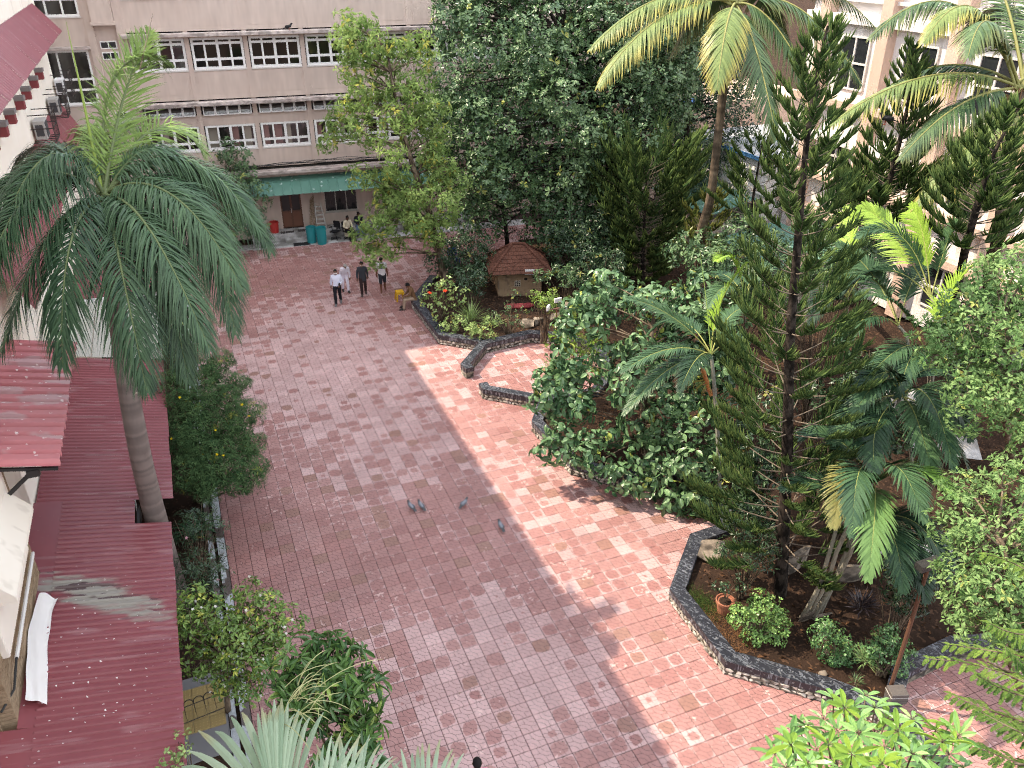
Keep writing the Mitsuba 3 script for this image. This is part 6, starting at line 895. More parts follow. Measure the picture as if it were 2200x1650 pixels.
def grassy(label, at_, n, L, col, seed, W_=.012):
    r = np.random.default_rng(seed); t = thing('spiky_plant', label, 'plant'); b = np.array(at_); Vs, Fs, Cs = [], [], []
    a = r.random(n) * 6.28; e = r.uniform(.3, 1.35, n); D = np.column_stack([np.cos(a) * np.cos(e), np.sin(a) * np.cos(e), np.sin(e)])
    v, f, c = leafset(np.tile(b, (n, 1)) + [0, 0, .05] + r.normal(0, .03, (n, 3)) + D * (L * .35) * r.random((n, 1)), D, np.tile([0, 0, 1.0], (n, 1)) + .2 * r.normal(size=(n, 3)), L * r.uniform(.6, 1.1, n), W_, lmix(*col[:2], r.random(n)), THIN); put('foliage', (v, f), 'm_leaf', t, color=c)
    mb = MB(); mb.tube([b - [0, 0, .1], b + [0, 0, .25 * L]], [.02, .012], 5); put('stem', mb, 'm_bark', t); return t
grassy('spiky pale plant between the two dark near bushes', (12.542, 9.503, 0.55), 160, .42, GREEN['pale'], 111)
grassy('tiny spiky seedling on the soil by the near low wall', (12.099, 9.271, 0.3), 40, .25, GREEN['mid'], 112)
grassy('pale spiky plant in front of the dark strappy shrub', (10.626, 31.126, 0.3), 120, .9, GREEN['light'], 113, .03)
grassy('small pale spiky plant left of the gangly shrub', (11.358, 30.307, 0.3), 80, .6, GREEN['light'], 114, .025)
grassy('dry straw coloured fan of grass at the thin lamp post foot', (12.163, 25.557, 0.0), 130, .9, ((.16, .2, .06), (.38, .36, .16)), 115, .03)
grassy('dark purple leaved plant in the shade of the areca stems', (13.921, 11.063, 0.3), 90, .5, ((.02, .015, .02), (.06, .045, .05)), 116, .035)
# the pinnate leaved branches at the lower right
r = np.random.default_rng(121); LG = thing('pinnate_tree', 'feathery pinnate leaved branches reaching in at the lower right corner', 'tree')
mb = MB(); Vs, Fs, Cs, o = [], [], [], 0; mb.tube([(10.6, 2.4, 0), (10.2, 2.6, 4), (9.6, 3.0, 7.2)], [.09, .07, .045], 7)
for a, b_, c_, tone in [((7.513, 3.617, 8.134), (7.22, 4.044, 8.241), (6.787, 4.386, 8.109), .9), ((7.785, 3.816, 8.241), (7.591, 4.102, 8.177), (7.18, 4.465, 8.095), .8), ((7.317, 3.344, 7.953), (7.09, 3.633, 7.872), (6.8, 4.024, 7.92), .7), ((8.333, 4.342, 8.677), (8.135, 4.56, 8.91), (7.76, 4.766, 9.003), .8), ((7.198, 3.393, 8.372), (6.934, 3.499, 8.372), (6.625, 3.747, 8.581), .5), ((7.896, 3.955, 8.553), (7.464, 3.894, 8.57), (7.177, 4.112, 8.745), .6), ((7.029, 3.072, 8.128), (6.788, 3.217, 8.21), (6.601, 3.56, 8.247), .4), ((7.512, 3.567, 8.465), (7.073, 3.59, 8.622), (6.775, 3.677, 8.982), .4), ((6.979, 2.948, 7.884), (6.653, 3.128, 7.966), (6.453, 3.448, 7.956), .4)]:
    q = bez((9.6, 3.0, 7.2), np.asarray(a), np.asarray(b_), 8); mb.tube(q, np.linspace(.03, .012, 8), 5); q = bez(a, b_, c_, 16); mb.tube(q, np.linspace(.012, .004, 16), 4); tg = unit(np.gradient(q, axis=0))
    for i in range(1, 16):
        sd = unit(np.cross(tg[i], [0, 0, 1])) * (1 if i % 2 else -1)
        for rep in range(2):
            d = unit(tg[i] * r.uniform(.4, .8) + sd * (1 - 2 * rep * .9) * r.uniform(.5, .9) + [0, 0, r.uniform(-.3, .2)]); L = .19 * r.uniform(.7, 1.1) * (1.05 - .5 * i / 16); R = bez(q[i], q[i] + d * L * .55, q[i] + d * L - [0, 0, .05], 8)
            T_ = unit(np.gradient(R, axis=0)); S_ = unit(np.cross(T_, [0, 0, 1])); N_ = np.cross(S_, T_); mb.tube(R, .002, 3)
            tn = np.clip(tone * r.uniform(.4, 1.1), 0, 1); v, f, c = leaflets(r, R, T_, S_, N_, 14, .030, .012, tn, ((.035, .085, .025), (.19, .30, .06)), ang=1.25, lift=0, droop=.1, start=.1, shape=lambda t: .6 + .5 * np.sin(np.pi * t)); Vs.append(v); Fs.append(f + o); Cs.append(c); o += len(v)
put('branches', mb, 'm_bark', LG, smooth=True); put('leaves', (np.vstack(Vs), np.vstack(Fs)), 'm_leaf_thin', LG, color=np.vstack(Cs), kind='stuff')
# whorled tree at the bottom right
r = np.random.default_rng(122); AL = thing('whorled_tree', 'bright tree top of finger like leaf whorls at the bottom right', 'tree'); pts = [(3.732, 3.278, 9.56), (3.928, 3.32, 9.557), (4.286, 3.443, 9.594), (4.543, 3.35, 9.611), (4.603, 3.151, 9.523), (4.26, 3.142, 9.691), (3.964, 3.068, 9.779), (3.728, 3.017, 9.738), (3.583, 3.038, 9.676), (4.048, 2.906, 9.77), (4.276, 2.876, 9.667), (4.523, 2.877, 9.629), (4.814, 2.871, 9.608), (4.999, 2.889, 9.557), (4.477, 2.687, 9.691), (4.147, 2.642, 9.806), (3.894, 2.682, 9.91), (3.674, 2.771, 9.91), (3.477, 2.745, 9.94), (4.736, 2.663, 9.619), (4.742, 2.534, 9.613), (3.719, 3.307, 9.391), (4.869, 3.117, 9.439), (4.437, 3.396, 9.408), (4.183, 3.395, 9.44), (4.563, 3.191, 9.354), (3.433, 2.992, 9.702), (3.658, 2.593, 10.014), (3.928, 2.528, 9.881), (4.323, 2.526, 9.73), (3.533, 3.22, 9.533), (3.992, 3.441, 9.389), (4.173, 3.226, 9.772), (3.983, 2.905, 9.933), (3.635, 2.856, 10.029), (4.331, 2.847, 9.863), (4.189, 2.598, 9.969), (4.555, 2.638, 9.871), (4.98, 2.784, 9.576), (3.411, 2.806, 9.998), (4.398, 3.135, 9.772), (3.654, 2.671, 10.144), (3.384, 2.958, 10.029), (3.84, 2.562, 10.086)]
mb = MB(); tk = poly3([(4.0, 2.2, 0), (4.1, 2.4, 4), (4.2, 2.7, 7.5), (4.15, 2.9, 8.9)], 10); mb.tube(tk, np.linspace(.12, .03, 10), 8); put('trunk', mb, 'm_bark', AL, smooth=True); mb = MB(); Ls = []
for i, p in enumerate(pts):
    p = np.array(p); b = tk[min(9, 5 + i % 5)]; mb.tube(bez(b, (b + p) / 2 + [0, 0, -.2], p, 7), np.linspace(.016, .006, 7), 5); n = r.integers(7, 10); ax = unit(np.array([0, 0, 1.0]) + .35 * r.normal(size=3)); s0 = unit(np.cross(ax, [1, .3, 0])); s1 = np.cross(ax, s0); a0 = r.random() * 6.28
    yl = r.random() < .25
    for k in range(n):
        a = a0 + k * 6.283 / n; e = r.uniform(-.25, .45); d = (s0 * math.cos(a) + s1 * math.sin(a)) * math.cos(e) + ax * math.sin(e); tone = r.random()
        c = np.array((.15 + .1 * tone, .28 + .1 * tone, .06) if yl else (.08 + .14 * tone, .18 + .20 * tone, .05 + .07 * tone)); v, f, cc = leafset([p + d * .012], [d], [ax], .175 * r.uniform(.6, 1.2), .046 * r.uniform(.8, 1.15), c[None], OVAL); put('leaf', (v, f), 'm_leaf_thin' if yl else 'm_leaf', AL, color=cc)
    for k in range(12): d = sph(r, 1)[0]; mb.tube([p, p + unit(d + ax) * .035], [.002, .0015], 3)
put('twigs', mb, 'm_bark', AL, smooth=True)
# fan palms at the bottom
def fan(parent, hub, axis, normal, Rr, spread, nseg, seed, split=.5, droop=.25, col=((.27, .38, .26), (.44, .55, .40)), dry=0.1):
    r = np.random.default_rng(seed); ax = unit(np.asarray(axis)); nm = np.asarray(normal, float); nm = unit(nm - ax * np.dot(nm, ax)); sd = np.cross(ax, nm); lf = tag(num(parent + '__fan_leaf'))
    for k in range(nseg):
        u = (k + .5) / nseg * 2 - 1; a = u * spread; da = spread / nseg; d = ax * math.cos(a) + sd * math.sin(a); e = -ax * math.sin(a) + sd * math.cos(a); L = Rr * (1 - .22 * abs(u) ** 2) * r.uniform(.93, 1.05); V = []
        sag = droop * r.uniform(.6, 1.5); tw = r.normal(0, .06)
        for q in np.linspace(.04, 1, 9):
            wdt = L * q * da * (1.0 if q < split else max(.03, 1 - (q - split) / (1.02 - split)) ** .75); c0 = np.asarray(hub) + d * L * q + nm * (.10 * L * (1 - abs(u)) * q * (1 - q)) - np.array([0, 0, 1]) * sag * L * max(0, q - .62) ** 2 * 4 + e * tw * L * max(0, q - split)
            f_ = .55 * wdt; V += [c0 - e * wdt, c0 + nm * f_ * .5, c0 + e * wdt]
        qf = np.array([[i * 3 + j, i * 3 + j + 1, i * 3 + 4 + j, i * 3 + 3 + j] for i in range(8) for j in (0, 1)]); cc = np.asarray(col[0]) * (1 - (t := r.random())) + np.asarray(col[1]) * t; cv = np.tile(cc, (27, 1))
        if r.random() < .5: cv[-6:] = cv[-6:] * .4 + np.array([.42, .38, .2]) * .6
        put('segment', (np.array(V), np.vstack([qf[:, [0, 1, 2]], qf[:, [0, 2, 3]]])), 'm_leaf_dull', lf, color=cv)
    return lf
FP_ = thing('fan_palm', 'grey green fan palm with pleated fingered leaves at the bottom edge', 'palm tree')
mb = MB(); mb.tube([(-.6, 5.0, 0), (-.5, 5.1, 4), (-.35, 5.2, 6.3)], [.13, .12, .1], 9); put('trunk', mb, 'm_coco_trunk', FP_, smooth=True)
hubs = [((-0.175, 5.047, 8.217), (-0.548, 5.983, 8.508), 1.28, .98, 17, 1, .46), ((-0.212, 4.916, 8.388), (-0.05, 6.018, 8.701), 1.25, .26, 9, 2, .72), ((0.306, 4.624, 8.245), (0.582, 5.48, 8.43), 1.08, .62, 17, 3, .5), ((0.889, 4.301, 8.306), (1.178, 4.934, 8.536), .98, .55, 13, 4, .5), ((0.072, 4.56, 8.604), (0.373, 4.953, 8.852), .85, .4, 9, 5, .4)]
mb = MB(); dn = (-.35, 5.2, 6.3)
for h, tgt, Rr, sp_, ns, sd_, spl in hubs:
    fan(FP_, h, np.array(tgt) - np.array(h), (-.1, -.62, .78), Rr, sp_, ns, sd_, split=spl); mb.tube(bez(dn, (np.array(dn) + np.array(h)) / 2 + [0, 0, .15], h, 7), .022, 6, c=(.17, .21, .08))
put('stalk', mb, 'm_paint', FP_, smooth=True)
r = np.random.default_rng(8); mb = MB()
for k in range(26): p = np.array((0.151, 5.937, 8.701)) + r.normal(0, .1, 3); q = p + np.array([.25, -.05, .05]) + r.normal(0, .16, 3); mb.tube(bez(p, (p + q) / 2 + [0, 0, .16], q, 7), [.004] * 6 + [.001], 3, c=(.38, .38, .18))
put('fibre', mb, 'm_paint', FP_)
shrub('corner_creeper', 'ragged weed leaves at the bottom left end of the red roof', [(-1.68, 10.23, 3.44, 0.24), (-1.65, 10.74, 3.24, 0.23), (-1.81, 10.48, 3.29, 0.17), (-1.93, 10.29, 3.4, 0.21), (-1.76, 10.55, 3.3, 0.17)], GREEN['light'], 160, 4, .09, .05, KITE, seed=123, foot=(-1.9, 10.2, 0))
# leaf litter, straw and small herbs on the beds
r = np.random.default_rng(131); n = 6000; x, y = r.uniform(8.8, 24, n), r.uniform(8.3, 40, n); k = inside(x, y, -.42); x, y = x[k], y[k]; n = len(x); a = r.random(n) * 6.28
v, f, c = leafset(np.column_stack([x, y, bedz(x, y) + .025]), np.column_stack([np.cos(a), np.sin(a), r.normal(0, .2, n)]), np.column_stack([r.normal(0, .35, (n, 2)), np.ones(n)]), r.uniform(.06, .17, n), r.uniform(.03, .08, n), lmix((.035, .02, .012), (.24, .13, .07), r.random(n) ** 2.2), KITE); put('leaf_litter', (v, f), 'm_leaf_dull', color=c, kind='stuff', label='dry brown fallen leaves scattered over the garden soil', cat='leaf litter')
n = 900; x, y = r.uniform(9.9, 10.8, n), r.uniform(10.9, 12.6, n); a = r.random(n) * 6.28
v, f, c = leafset(np.column_stack([x, y, bedz(x, y) + .02 + .03 * r.random(n)]), np.column_stack([np.cos(a), np.sin(a), r.normal(0, .15, n)]), np.tile([0, 0, 1.0], (n, 1)), r.uniform(.10, .22, n), .006, lmix((.14, .065, .03), (.36, .20, .10), r.random(n)), THIN); put('pine_straw', (v, f), 'm_leaf_dull', color=c, kind='stuff', label='reddish pine straw behind the low wall by the round bush', cat='straw')
n = 2600; x, y = np.concatenate([r.normal(10.35, .18, 1500), r.normal(11.3, .4, 1100)]), np.concatenate([r.normal(12.75, .3, 1500), r.normal(17.2, .5, 1100)]); k = inside(x, y, -.4); x, y = x[k], y[k]; n = len(x); a = r.random(n) * 6.28; e = r.uniform(.5, 1.5, n)
v, f, c = leafset(np.column_stack([x, y, bedz(x, y)]), np.column_stack([np.cos(a) * np.cos(e), np.sin(a) * np.cos(e), np.sin(e)]), np.column_stack([np.cos(a + 1.5), np.sin(a + 1.5), 0 * a]), r.uniform(.06, .16, n), .008, lmix((.05, .10, .03), (.16, .25, .07), r.random(n)), THIN); put('ground_cover', (v, f), 'm_leaf_dull', color=c, kind='stuff', label='small tufts of green ground cover beside the terracotta pot', cat='ground cover')
n = 420; x, y = r.uniform(-.5, 10, n), r.uniform(10, 45, n); k = ~inside(x, y, .05); x, y = x[k], y[k]; n = len(x); a = r.random(n) * 6.28
v, f, c = leafset(np.column_stack([x, y, np.full(n, .008)]), np.column_stack([np.cos(a), np.sin(a), 0 * a]), np.column_stack([r.normal(0, .2, (n, 2)), np.ones(n)]), r.uniform(.02, .07, n), r.uniform(.012, .035, n), lmix((.04, .03, .02), (.20, .16, .08), r.random(n)), KITE); put('fallen_leaves', (v, f), 'm_leaf_dull', color=c, kind='stuff', label='tiny dry leaves scattered over the paving', cat='leaf litter')
# ------------------------------------------------------------------ the little tiled house in the garden
HS = thing('garden_house', 'little plastered hut with a hipped clay tile roof among the garden shrubs', 'hut')
hA = math.atan2(33.08 - 33.59, 14.69 - 12.84); HM = rotz(hA)
hx = lambda v: np.asarray(v) @ HM.T + np.array([12.84, 33.59, 0]); HW, HD, HZ = 2.05, 1.7, 1.55
def fwall(p, n, uv):
    s = fbm(p.x * 2.5, p.y * 2.5, p.z * 2.5, 4); k = fbm(p.x * 7, p.y * 7, p.z * 1.2, 3)
    return mix(mix((0.22, 0.155, 0.10), (0.36, 0.26, 0.17), s), C3((0.12, 0.10, 0.08)), smoothstep(.58, .75, k) * .7)
pr('m_hut', mikit.proc(fwall), .9, .2)
w = MB(hx); w.box((0, 0, .1), (HW, HD, HZ)); put('wall', w, 'm_hut', HS)
w = MB(hx)
for x, z in ((1.30, 1.10), (1.72, 1.16), (1.70, .52)): w.tube([(x, -.04, z), (x, .05, z)], .07, 10, c=(.012, .01, .008))
put('vent_pipe', w, 'm_paint', HS)
w = MB(hx); w.box((.78, -.03, .75), (1.06, .02, 1.03), (.42, .38, .32)); gk = put('vent_block', w, 'm_paint', HS); w = MB(hx)
for i in range(3):
    for j in range(3): w.box((.805 + .085 * i, -.036, .775 + .085 * j), (.86 + .085 * i, -.028, .83 + .085 * j), (.01, .01, .01))
put('opening', w, 'm_paint', gk)
w = MB(hx); w.box((1.22, -.34, 1.42), (1.66, -.31, 1.68), (.62, .64, .66), ch=.006); put('board', w, 'm_paint', HS)
ov = .42; ridge = (.75, HW - .75); RZ = HZ + .95; eZ = HZ - .06; C4 = [np.array(p) for p in ((-ov, -ov, eZ), (HW + ov, -ov, eZ), (HW + ov, HD + ov, eZ), (-ov, HD + ov, eZ))]; R2 = [np.array((ridge[0], HD / 2, RZ)), np.array((ridge[1], HD / 2, RZ))]
w = MB(hx); w.add(C4 + R2, [[0, 1, 5], [0, 5, 4], [1, 2, 5], [2, 3, 4], [2, 4, 5], [3, 0, 4], [0, 2, 1], [0, 3, 2]]); put('roof', w, 'm_mortar', HS)
rr = np.random.default_rng(4); back = MB(hx); nt = 0
for fi, (a, b, c, d) in enumerate(((C4[0], C4[1], R2[1], R2[0]), (C4[3], C4[0], R2[0], R2[0]), (C4[1], C4[2], R2[1], R2[1]), (C4[2], C4[3], R2[0], R2[1]))):
    up = ((c + d) / 2 - (a + b) / 2); nrow = 8; e = unit(b - a); nrm = unit(np.cross(e, up)); us = unit(up)
    for q in range(nrow):
        l0, l1 = a + (d - a) * q / nrow, b + (c - b) * q / nrow; W_ = np.linalg.norm(l1 - l0); hh = np.linalg.norm(up) / nrow * 1.15; m = max(1, round(W_ / .235)); s = (q % 2) * .1
        for k in range(m):
            x0, x1 = W_ * k / m + .006, W_ * (k + 1) / m - .006; p0 = l0 + e * x0; p1 = l0 + e * x1; j = rr.normal(0, .006); t0 = nrm * (.035 + .01 * rr.random()); t1 = nrm * .012
            V = np.array([p0 + t0 + us * j, p1 + t0 + us * j, p1 + t1 + us * hh, p0 + t1 + us * hh]); V = np.vstack([V, V - nrm * .02]); Fq = [[0, 1, 2, 3], [0, 4, 5, 1], [1, 5, 6, 2], [0, 3, 7, 4]]
            if fi < 2 and nt < 200:
                g = MB(hx); g.add(V, Fq); put('roof_tile', g, 'm_rooftile', HS); nt += 1
            else: back.add(V, Fq)
put('roof_tiles_behind', back, 'm_rooftile', HS, kind='stuff')
w = MB(hx)
for p, q in ((C4[0], R2[0]), (C4[1], R2[1]), (C4[2], R2[1]), (C4[3], R2[0]), (R2[0], R2[1])): w.tube([p + [0, 0, .05], q + [0, 0, .05]], .06, 6)
put('ridge_tile', w, 'm_rooftile', HS, smooth=True)

# ------------------------------------------------------------------ lamp posts, pot, slabs
t = thing('lamp_post', 'thin rusty lamp post with white floodlights at the far side of the round alcove', 'lamp post'); b = np.array((12.38, 26.15, 0))
m = MB(); m.tube([b, b + [0, 0, 2.75]], .028, 8, c=(.13, .055, .035)); m.box(b + [-.05, -.05, 0], b + [.05, .05, .02], (.1, .05, .03)); put('post', m, 'm_paint', t, smooth=False)
m = MB(); m.beam(b + [-.32, 0, 2.72], b + [.32, -.06, 2.74], .03, .03, (.22, .12, .1)); m.beam(b + [0, 0, 2.6], b + [.2, .1, 2.9], .025, .025, (.22, .12, .1)); put('arm', m, 'm_paint', t)
for k, (o, a, col) in enumerate(((np.array([-.36, -.02, 2.82]), .9, (.75, .76, .78)), (np.array([.12, .16, 2.98]), .1, (.62, .63, .66)), (np.array([.36, -.12, 2.72]), -.5, (.30, .38, .34)))):
    R_ = rotz(a); g = MB(lambda v, o=o, R_=R_: np.asarray(v) @ R_.T + b + o); g.box((-.16, -.035, -.09), (.16, .035, .09), col, ch=.012); fl = put('floodlight', g, 'm_paint', t); g2 = MB(g.xf)
    for i in range(5): g2.box((-.13 + .06 * i, .036, -.07), (-.11 + .06 * i, .06, .07), (.35, .35, .36))
    put('fin', g2, 'm_paint', fl)
t = thing('lamp_post', 'brown lamp post with a grey box at its foot on the nearest garden corner', 'lamp post'); b = np.array((12.62, 8.78, .42))
m = MB(); m.tube([b, b + [0.02, 0.01, 1.9], b + [0, 0, 3.6]], .045, 8, c=(.115, .06, .04)); put('post', m, 'm_wood', t, smooth=True)
m = MB(); m.box(b + [-.28, -.10, 3.55], b + [.28, .10, 3.70], (.03, .03, .03)); put('lamp_head', m, 'm_paint', t)
g = MB(lambda v: np.asarray(v) @ rotz(-.35).T + b + np.array([-.10, -.26, .02])); g.box((-.19, -.15, 0), (.19, .15, .30), (.10, .09, .085), ch=.012); bx = put('box', g, 'm_paint', t)
g2 = MB(g.xf); g2.box((-.20, -.155, .20), (.20, .155, .208), (.55, .54, .52)); g2.box((-.192, -.152, .105), (.192, .152, .112), (.03, .03, .03)); put('strap', g2, 'm_paint', bx)
PT = thing('flower_pot', 'terracotta flower pot with a scraggly plant behind the near low wall', 'flower pot'); b = np.array((10.72, 12.35, .24))
ang = np.linspace(0, 2 * np.pi, 25)[:-1]; prof = [(.0, 0), (.155, 0), (.205, .33), (.235, .33), (.24, .40), (.215, .405), (.205, .36), (.0, .345)]
V = np.array([[r_ * math.cos(a), r_ * math.sin(a), z] for r_, z in prof for a in ang]) + b; Fq = np.array([[i * 24 + j, i * 24 + (j + 1) % 24, (i + 1) * 24 + (j + 1) % 24, (i + 1) * 24 + j] for i in range(len(prof) - 1) for j in range(24)])
pr('m_terra', mikit.proc(lambda p, n, uv: mix((0.26, 0.10, 0.06), (0.38, 0.17, 0.11), fbm(p.x * 8, p.y * 8, p.z * 8, 3))), .8, .25)
put('pot', (V, np.vstack([Fq[:, [0, 1, 2]], Fq[:, [0, 2, 3]]])), 'm_terra', PT); m = MB(); m.ell(b + [0, 0, .345], (.2, .2, .02), (.03, .018, .012)); put('soil', m, 'm_wood', PT)
r = np.random.default_rng(3); pp = thing('potted_plant', 'scraggly dark plant growing in the terracotta pot', 'plant'); m = MB(); cl = []
for k in range(5): e = b + [r.normal(-.05, .14), r.normal(.05, .14), .75 + .25 * r.random()]; m.tube(bez(b + [0, 0, .34], b + [0, 0, .6], e, 6), np.linspace(.014, .005, 6), 4); cl.append((*e, .16))
put('stem', m, 'm_bark', pp); v, f, c = rosettes(r, cl, 420, 3, .09, .055, GREEN['dark'], KITE); put('foliage', (v, f), 'm_leaf', pp, color=c)
def slab(label, c0, size, tilt, az, seed, name='stone_slab', mat='m_slab', cat='stone slab'):
    r = np.random.default_rng(seed); P = r.normal(size=(16, 3)); P /= np.abs(P).max(1, keepdims=True); P[:, 2] = np.sign(P[:, 2]); P = P * np.array(size) / 2 * r.uniform(.85, 1, (16, 1)); h = trimesh.convex.convex_hull(P)
    ca, sa = math.cos(tilt), math.sin(tilt); Rx = np.array([[1, 0, 0], [0, ca, -sa], [0, sa, ca]]); v = np.asarray(h.vertices) @ Rx.T @ rotz(az).T + np.array(c0); put(name, (v, h.faces), mat, label=label, cat=cat)
for i, (lab, c0, sz, tl, az) in enumerate([('pale lit stone slab lying by the far alcove wall', (12.75, 30.0, .42), (.75, .5, .12), .35, -.5), ('grey stone block beside the yellow green bush foot', (13.35, 30.05, .42), (.5, .35, .3), .1, .2), ('grey stone slab next right of the yellow green bush foot', (14.1, 30.1, .45), (.9, .5, .25), .3, .15),
        ('long pale concrete slab leaning right of the thin lamp post', (15.3, 30.6, .6), (1.1, .4, .22), .5, -.6), ('flat stone slab under the tall pine, left side', (11.7, 14.4, .36), (1.1, .7, .12), .12, .6), ('upright brown stone slab between pine trunk and areca stems', (13.4, 12.9, .62), (.9, .16, .8), .15, .2),
        ('leaning brown stone slab right of the areca stems', (14.35, 12.0, .6), (.75, .18, .75), .3, -.3), ('thin rock standing in the shade behind the round bush', (12.5, 11.3, .45), (.6, .14, .5), .2, .1), ('pale stone chip on the near soil', (11.6, 9.75, .33), (.24, .18, .12), .2, .4), ('flat pale bark strip on the soil behind the middle dark bush', (12.7, 11.3, .34), (1.0, .16, .05), .1, -.25)]): slab(lab, c0, sz, tl, az, 200 + i)
slab('cracked grey concrete bench slab in the shade below the right hand tree', (16.6, 11.9, .62), (2.3, .6, .16), .0, -.1, 220, 'concrete_slab', 'm_concrete', 'concrete slab'); slab('tilted grey concrete slab edge right of the areca clump', (21.2, 15.6, .9), (2.2, 1.4, .14), .1, -.6, 221, 'concrete_slab', 'm_concrete', 'concrete slab')
slab('white washed concrete kerb block far down the garden behind the lime areca frond', (22.5, 18.6, .6), (2.6, .9, .5), .0, -.5, 222, 'concrete_slab', 'm_concrete', 'concrete slab')
# red cloth heap by the hut
m = MB(); r = np.random.default_rng(6)
for k in range(3): m.ell((12.9 + .35 * k, 32.1 - .1 * k, .36), (.34, .22, .10), (.20, .035, .04) if k != 1 else (.28, .06, .06), 2)
put('cloth_heap', m, 'm_cloth', smooth=True, label='faded red cloth heap on the ground before the little tiled house', cat='cloth')

# ------------------------------------------------------------------ hoop fence and yellow paving at the left border
hf = thing('hoop_fence', 'low black hoop topped wire fence beside the yellow tactile paving', 'fence'); b0, b1 = np.array((-2.6, 13.92, 0)), np.array((-1.15, 14.12, 0)); n = 7
for k in range(n):
    p, q = b0 + (b1 - b0) * k / n, b0 + (b1 - b0) * (k + 1) / n; m = MB(); th = np.linspace(0, np.pi, 9); mid = (p + q) / 2; hw = (q - p) / 2
    m.tube(np.vstack([[p], [mid - hw * math.cos(a) + np.array([0, 0, .62 + .13 * math.sin(a)]) for a in th], [q]]), .011, 5, c=(.02, .018, .018)); put('hoop', m, 'm_paint', hf)
m = MB(); m.tube([b0 + [0, 0, .58], b1 + [0, 0, .58]], .011, 5, c=(.02, .018, .018)); m.tube([b0 + [0, 0, .12], b1 + [0, 0, .12]], .011, 5, c=(.02, .018, .018)); put('rail', m, 'm_paint', hf)
yp_ = tag('path', kind='structure'); m = MB(); m.box((-2.9, 13.0, -.1), (-1.16, 15.4, -.012), (.20, .20, .21)); put('bed', m, 'm_wood', yp_)
for i in range(5):
    for j in range(6):
        x, y = -2.88 + .335 * i, 13.45 + .32 * j
        if j == 5 or j == 0: continue
        m = MB(); m.box((x + .004, y + .004, -.02), (x + .331, y + .316, .012), (.34, .25, .10), ch=.004)
        for a in range(4):
            for c in range(4): m.ell((x + .05 + .078 * a, y + .045 + .075 * c, .012), (.018, .018, .008), (.40, .30, .13), 0)
        put('tactile_tile', m, 'm_paint', yp_)

# ------------------------------------------------------------------ things standing against the far building
def drum(label, u, off, z, rad, h, col, name='drum', lidc=None):
    t = thing(name, label, 'drum'); c0 = fx(np.array([[u, -off, z]]))[0]; ang = np.linspace(0, 2 * np.pi, 21)[:-1]; pr_ = [(0, 0), (rad * .88, 0), (rad * .93, h * .08), (rad * .98, h * .3), (rad, h * .33), (rad * .99, h * .36), (rad, h * .66), (rad * 1.02, h * .69), (rad * 1.0, h * .72), (rad * .97, h * .93), (rad * 1.03, h * .94), (rad * 1.03, h), (rad * .95, h), (rad * .92, h * .6), (0, h * .6)]
    V = np.array([[r_ * math.cos(a), r_ * math.sin(a), zz] for r_, zz in pr_ for a in ang]) + c0; Fq = np.array([[i * 20 + j, i * 20 + (j + 1) % 20, (i + 1) * 20 + (j + 1) % 20, (i + 1) * 20 + j] for i in range(len(pr_) - 1) for j in range(20)])
    put('body', (V, np.vstack([Fq[:, [0, 1, 2]], Fq[:, [0, 2, 3]]])), 'm_paint', t, smooth=False, color=np.array(col))
    m = MB()
    for a in (0, np.pi): q = c0 + [rad * 1.03 * math.cos(a), rad * 1.03 * math.sin(a), h * .86]; m.box(q - [.03, .05, .02], q + [.03, .05, .02], np.array(col) * .8)
    put('handle', m, 'm_paint', t)
drum('blue green plastic drum, left one of two by the far steps', 6.38, 1.62, 0, .27, .92, (.02, .23, .26)); drum('blue green plastic drum, right one of two by the far steps', 6.90, 2.0, 0, .27, .95, (.02, .25, .28)); drum('red plastic drum on the plinth left of the far door', 4.45, .55, .44, .25, .62, (.42, .035, .03))
t = thing('step_ladder', 'aluminium step ladder standing right of the far door', 'ladder'); m = MB(fx); gy = (.45, .45, .44)
for s in (-1, 1): m.beam((7.05 + s * .27, -1.0, .44), (6.98 + s * .15, -.62, 1.95), .04, .06, gy)
put('front_rail', m, 'm_metal', t); m = MB(fx)
for s in (-1, 1): m.beam((7.05 + s * .30, -.12, .44), (6.98 + s * .15, -.58, 1.93), .03, .04, gy)
put('rear_leg', m, 'm_metal', t)
for k in range(6): u = .1 + .15 * k; m = MB(fx); y = -1.0 + .38 * u; z = .44 + 1.51 * u; x = 7.05 - .07 * u; hw = .27 - .12 * u; m.box((x - hw, y - .05, z), (x + hw, y + .07, z + .03), gy); put('step', m, 'm_metal', t)
for k in range(5):
    m = MB(fx); m.tube([(6.40 + .09 * k, -.75 + .03 * k, .44), (6.62 + .05 * k, -.06, 2.0 + .07 * k)], .018, 6, c=(.24, .17, .10)); put('bamboo_pole', m, 'm_wood', label='thin bamboo pole leaning on the wall between far door and step ladder', cat='pole', group='bamboo poles leaning by the step ladder')
m = MB(fx); m.box((5.35, -2.0, .004), (6.25, -1.5, .022), (.02, .02, .022)); put('door_mat', m, 'm_cloth', label='black door mat on the paving before the far steps', cat='door mat')
m = MB(fx)
for k, (a, b_, h_) in enumerate(((4.75, 5.0, .06), (5.05, 5.5, .05), (5.7, 6.1, .09), (6.15, 6.3, .13))): m.box((a, -.95 + .05 * k, .445), (b_, -.7, .445 + h_), (.05, .045, .045), ch=.01)
put('shoe_pile', m, 'm_paint', label='dark shoes and rags left on the plinth at the far door', cat='shoes')
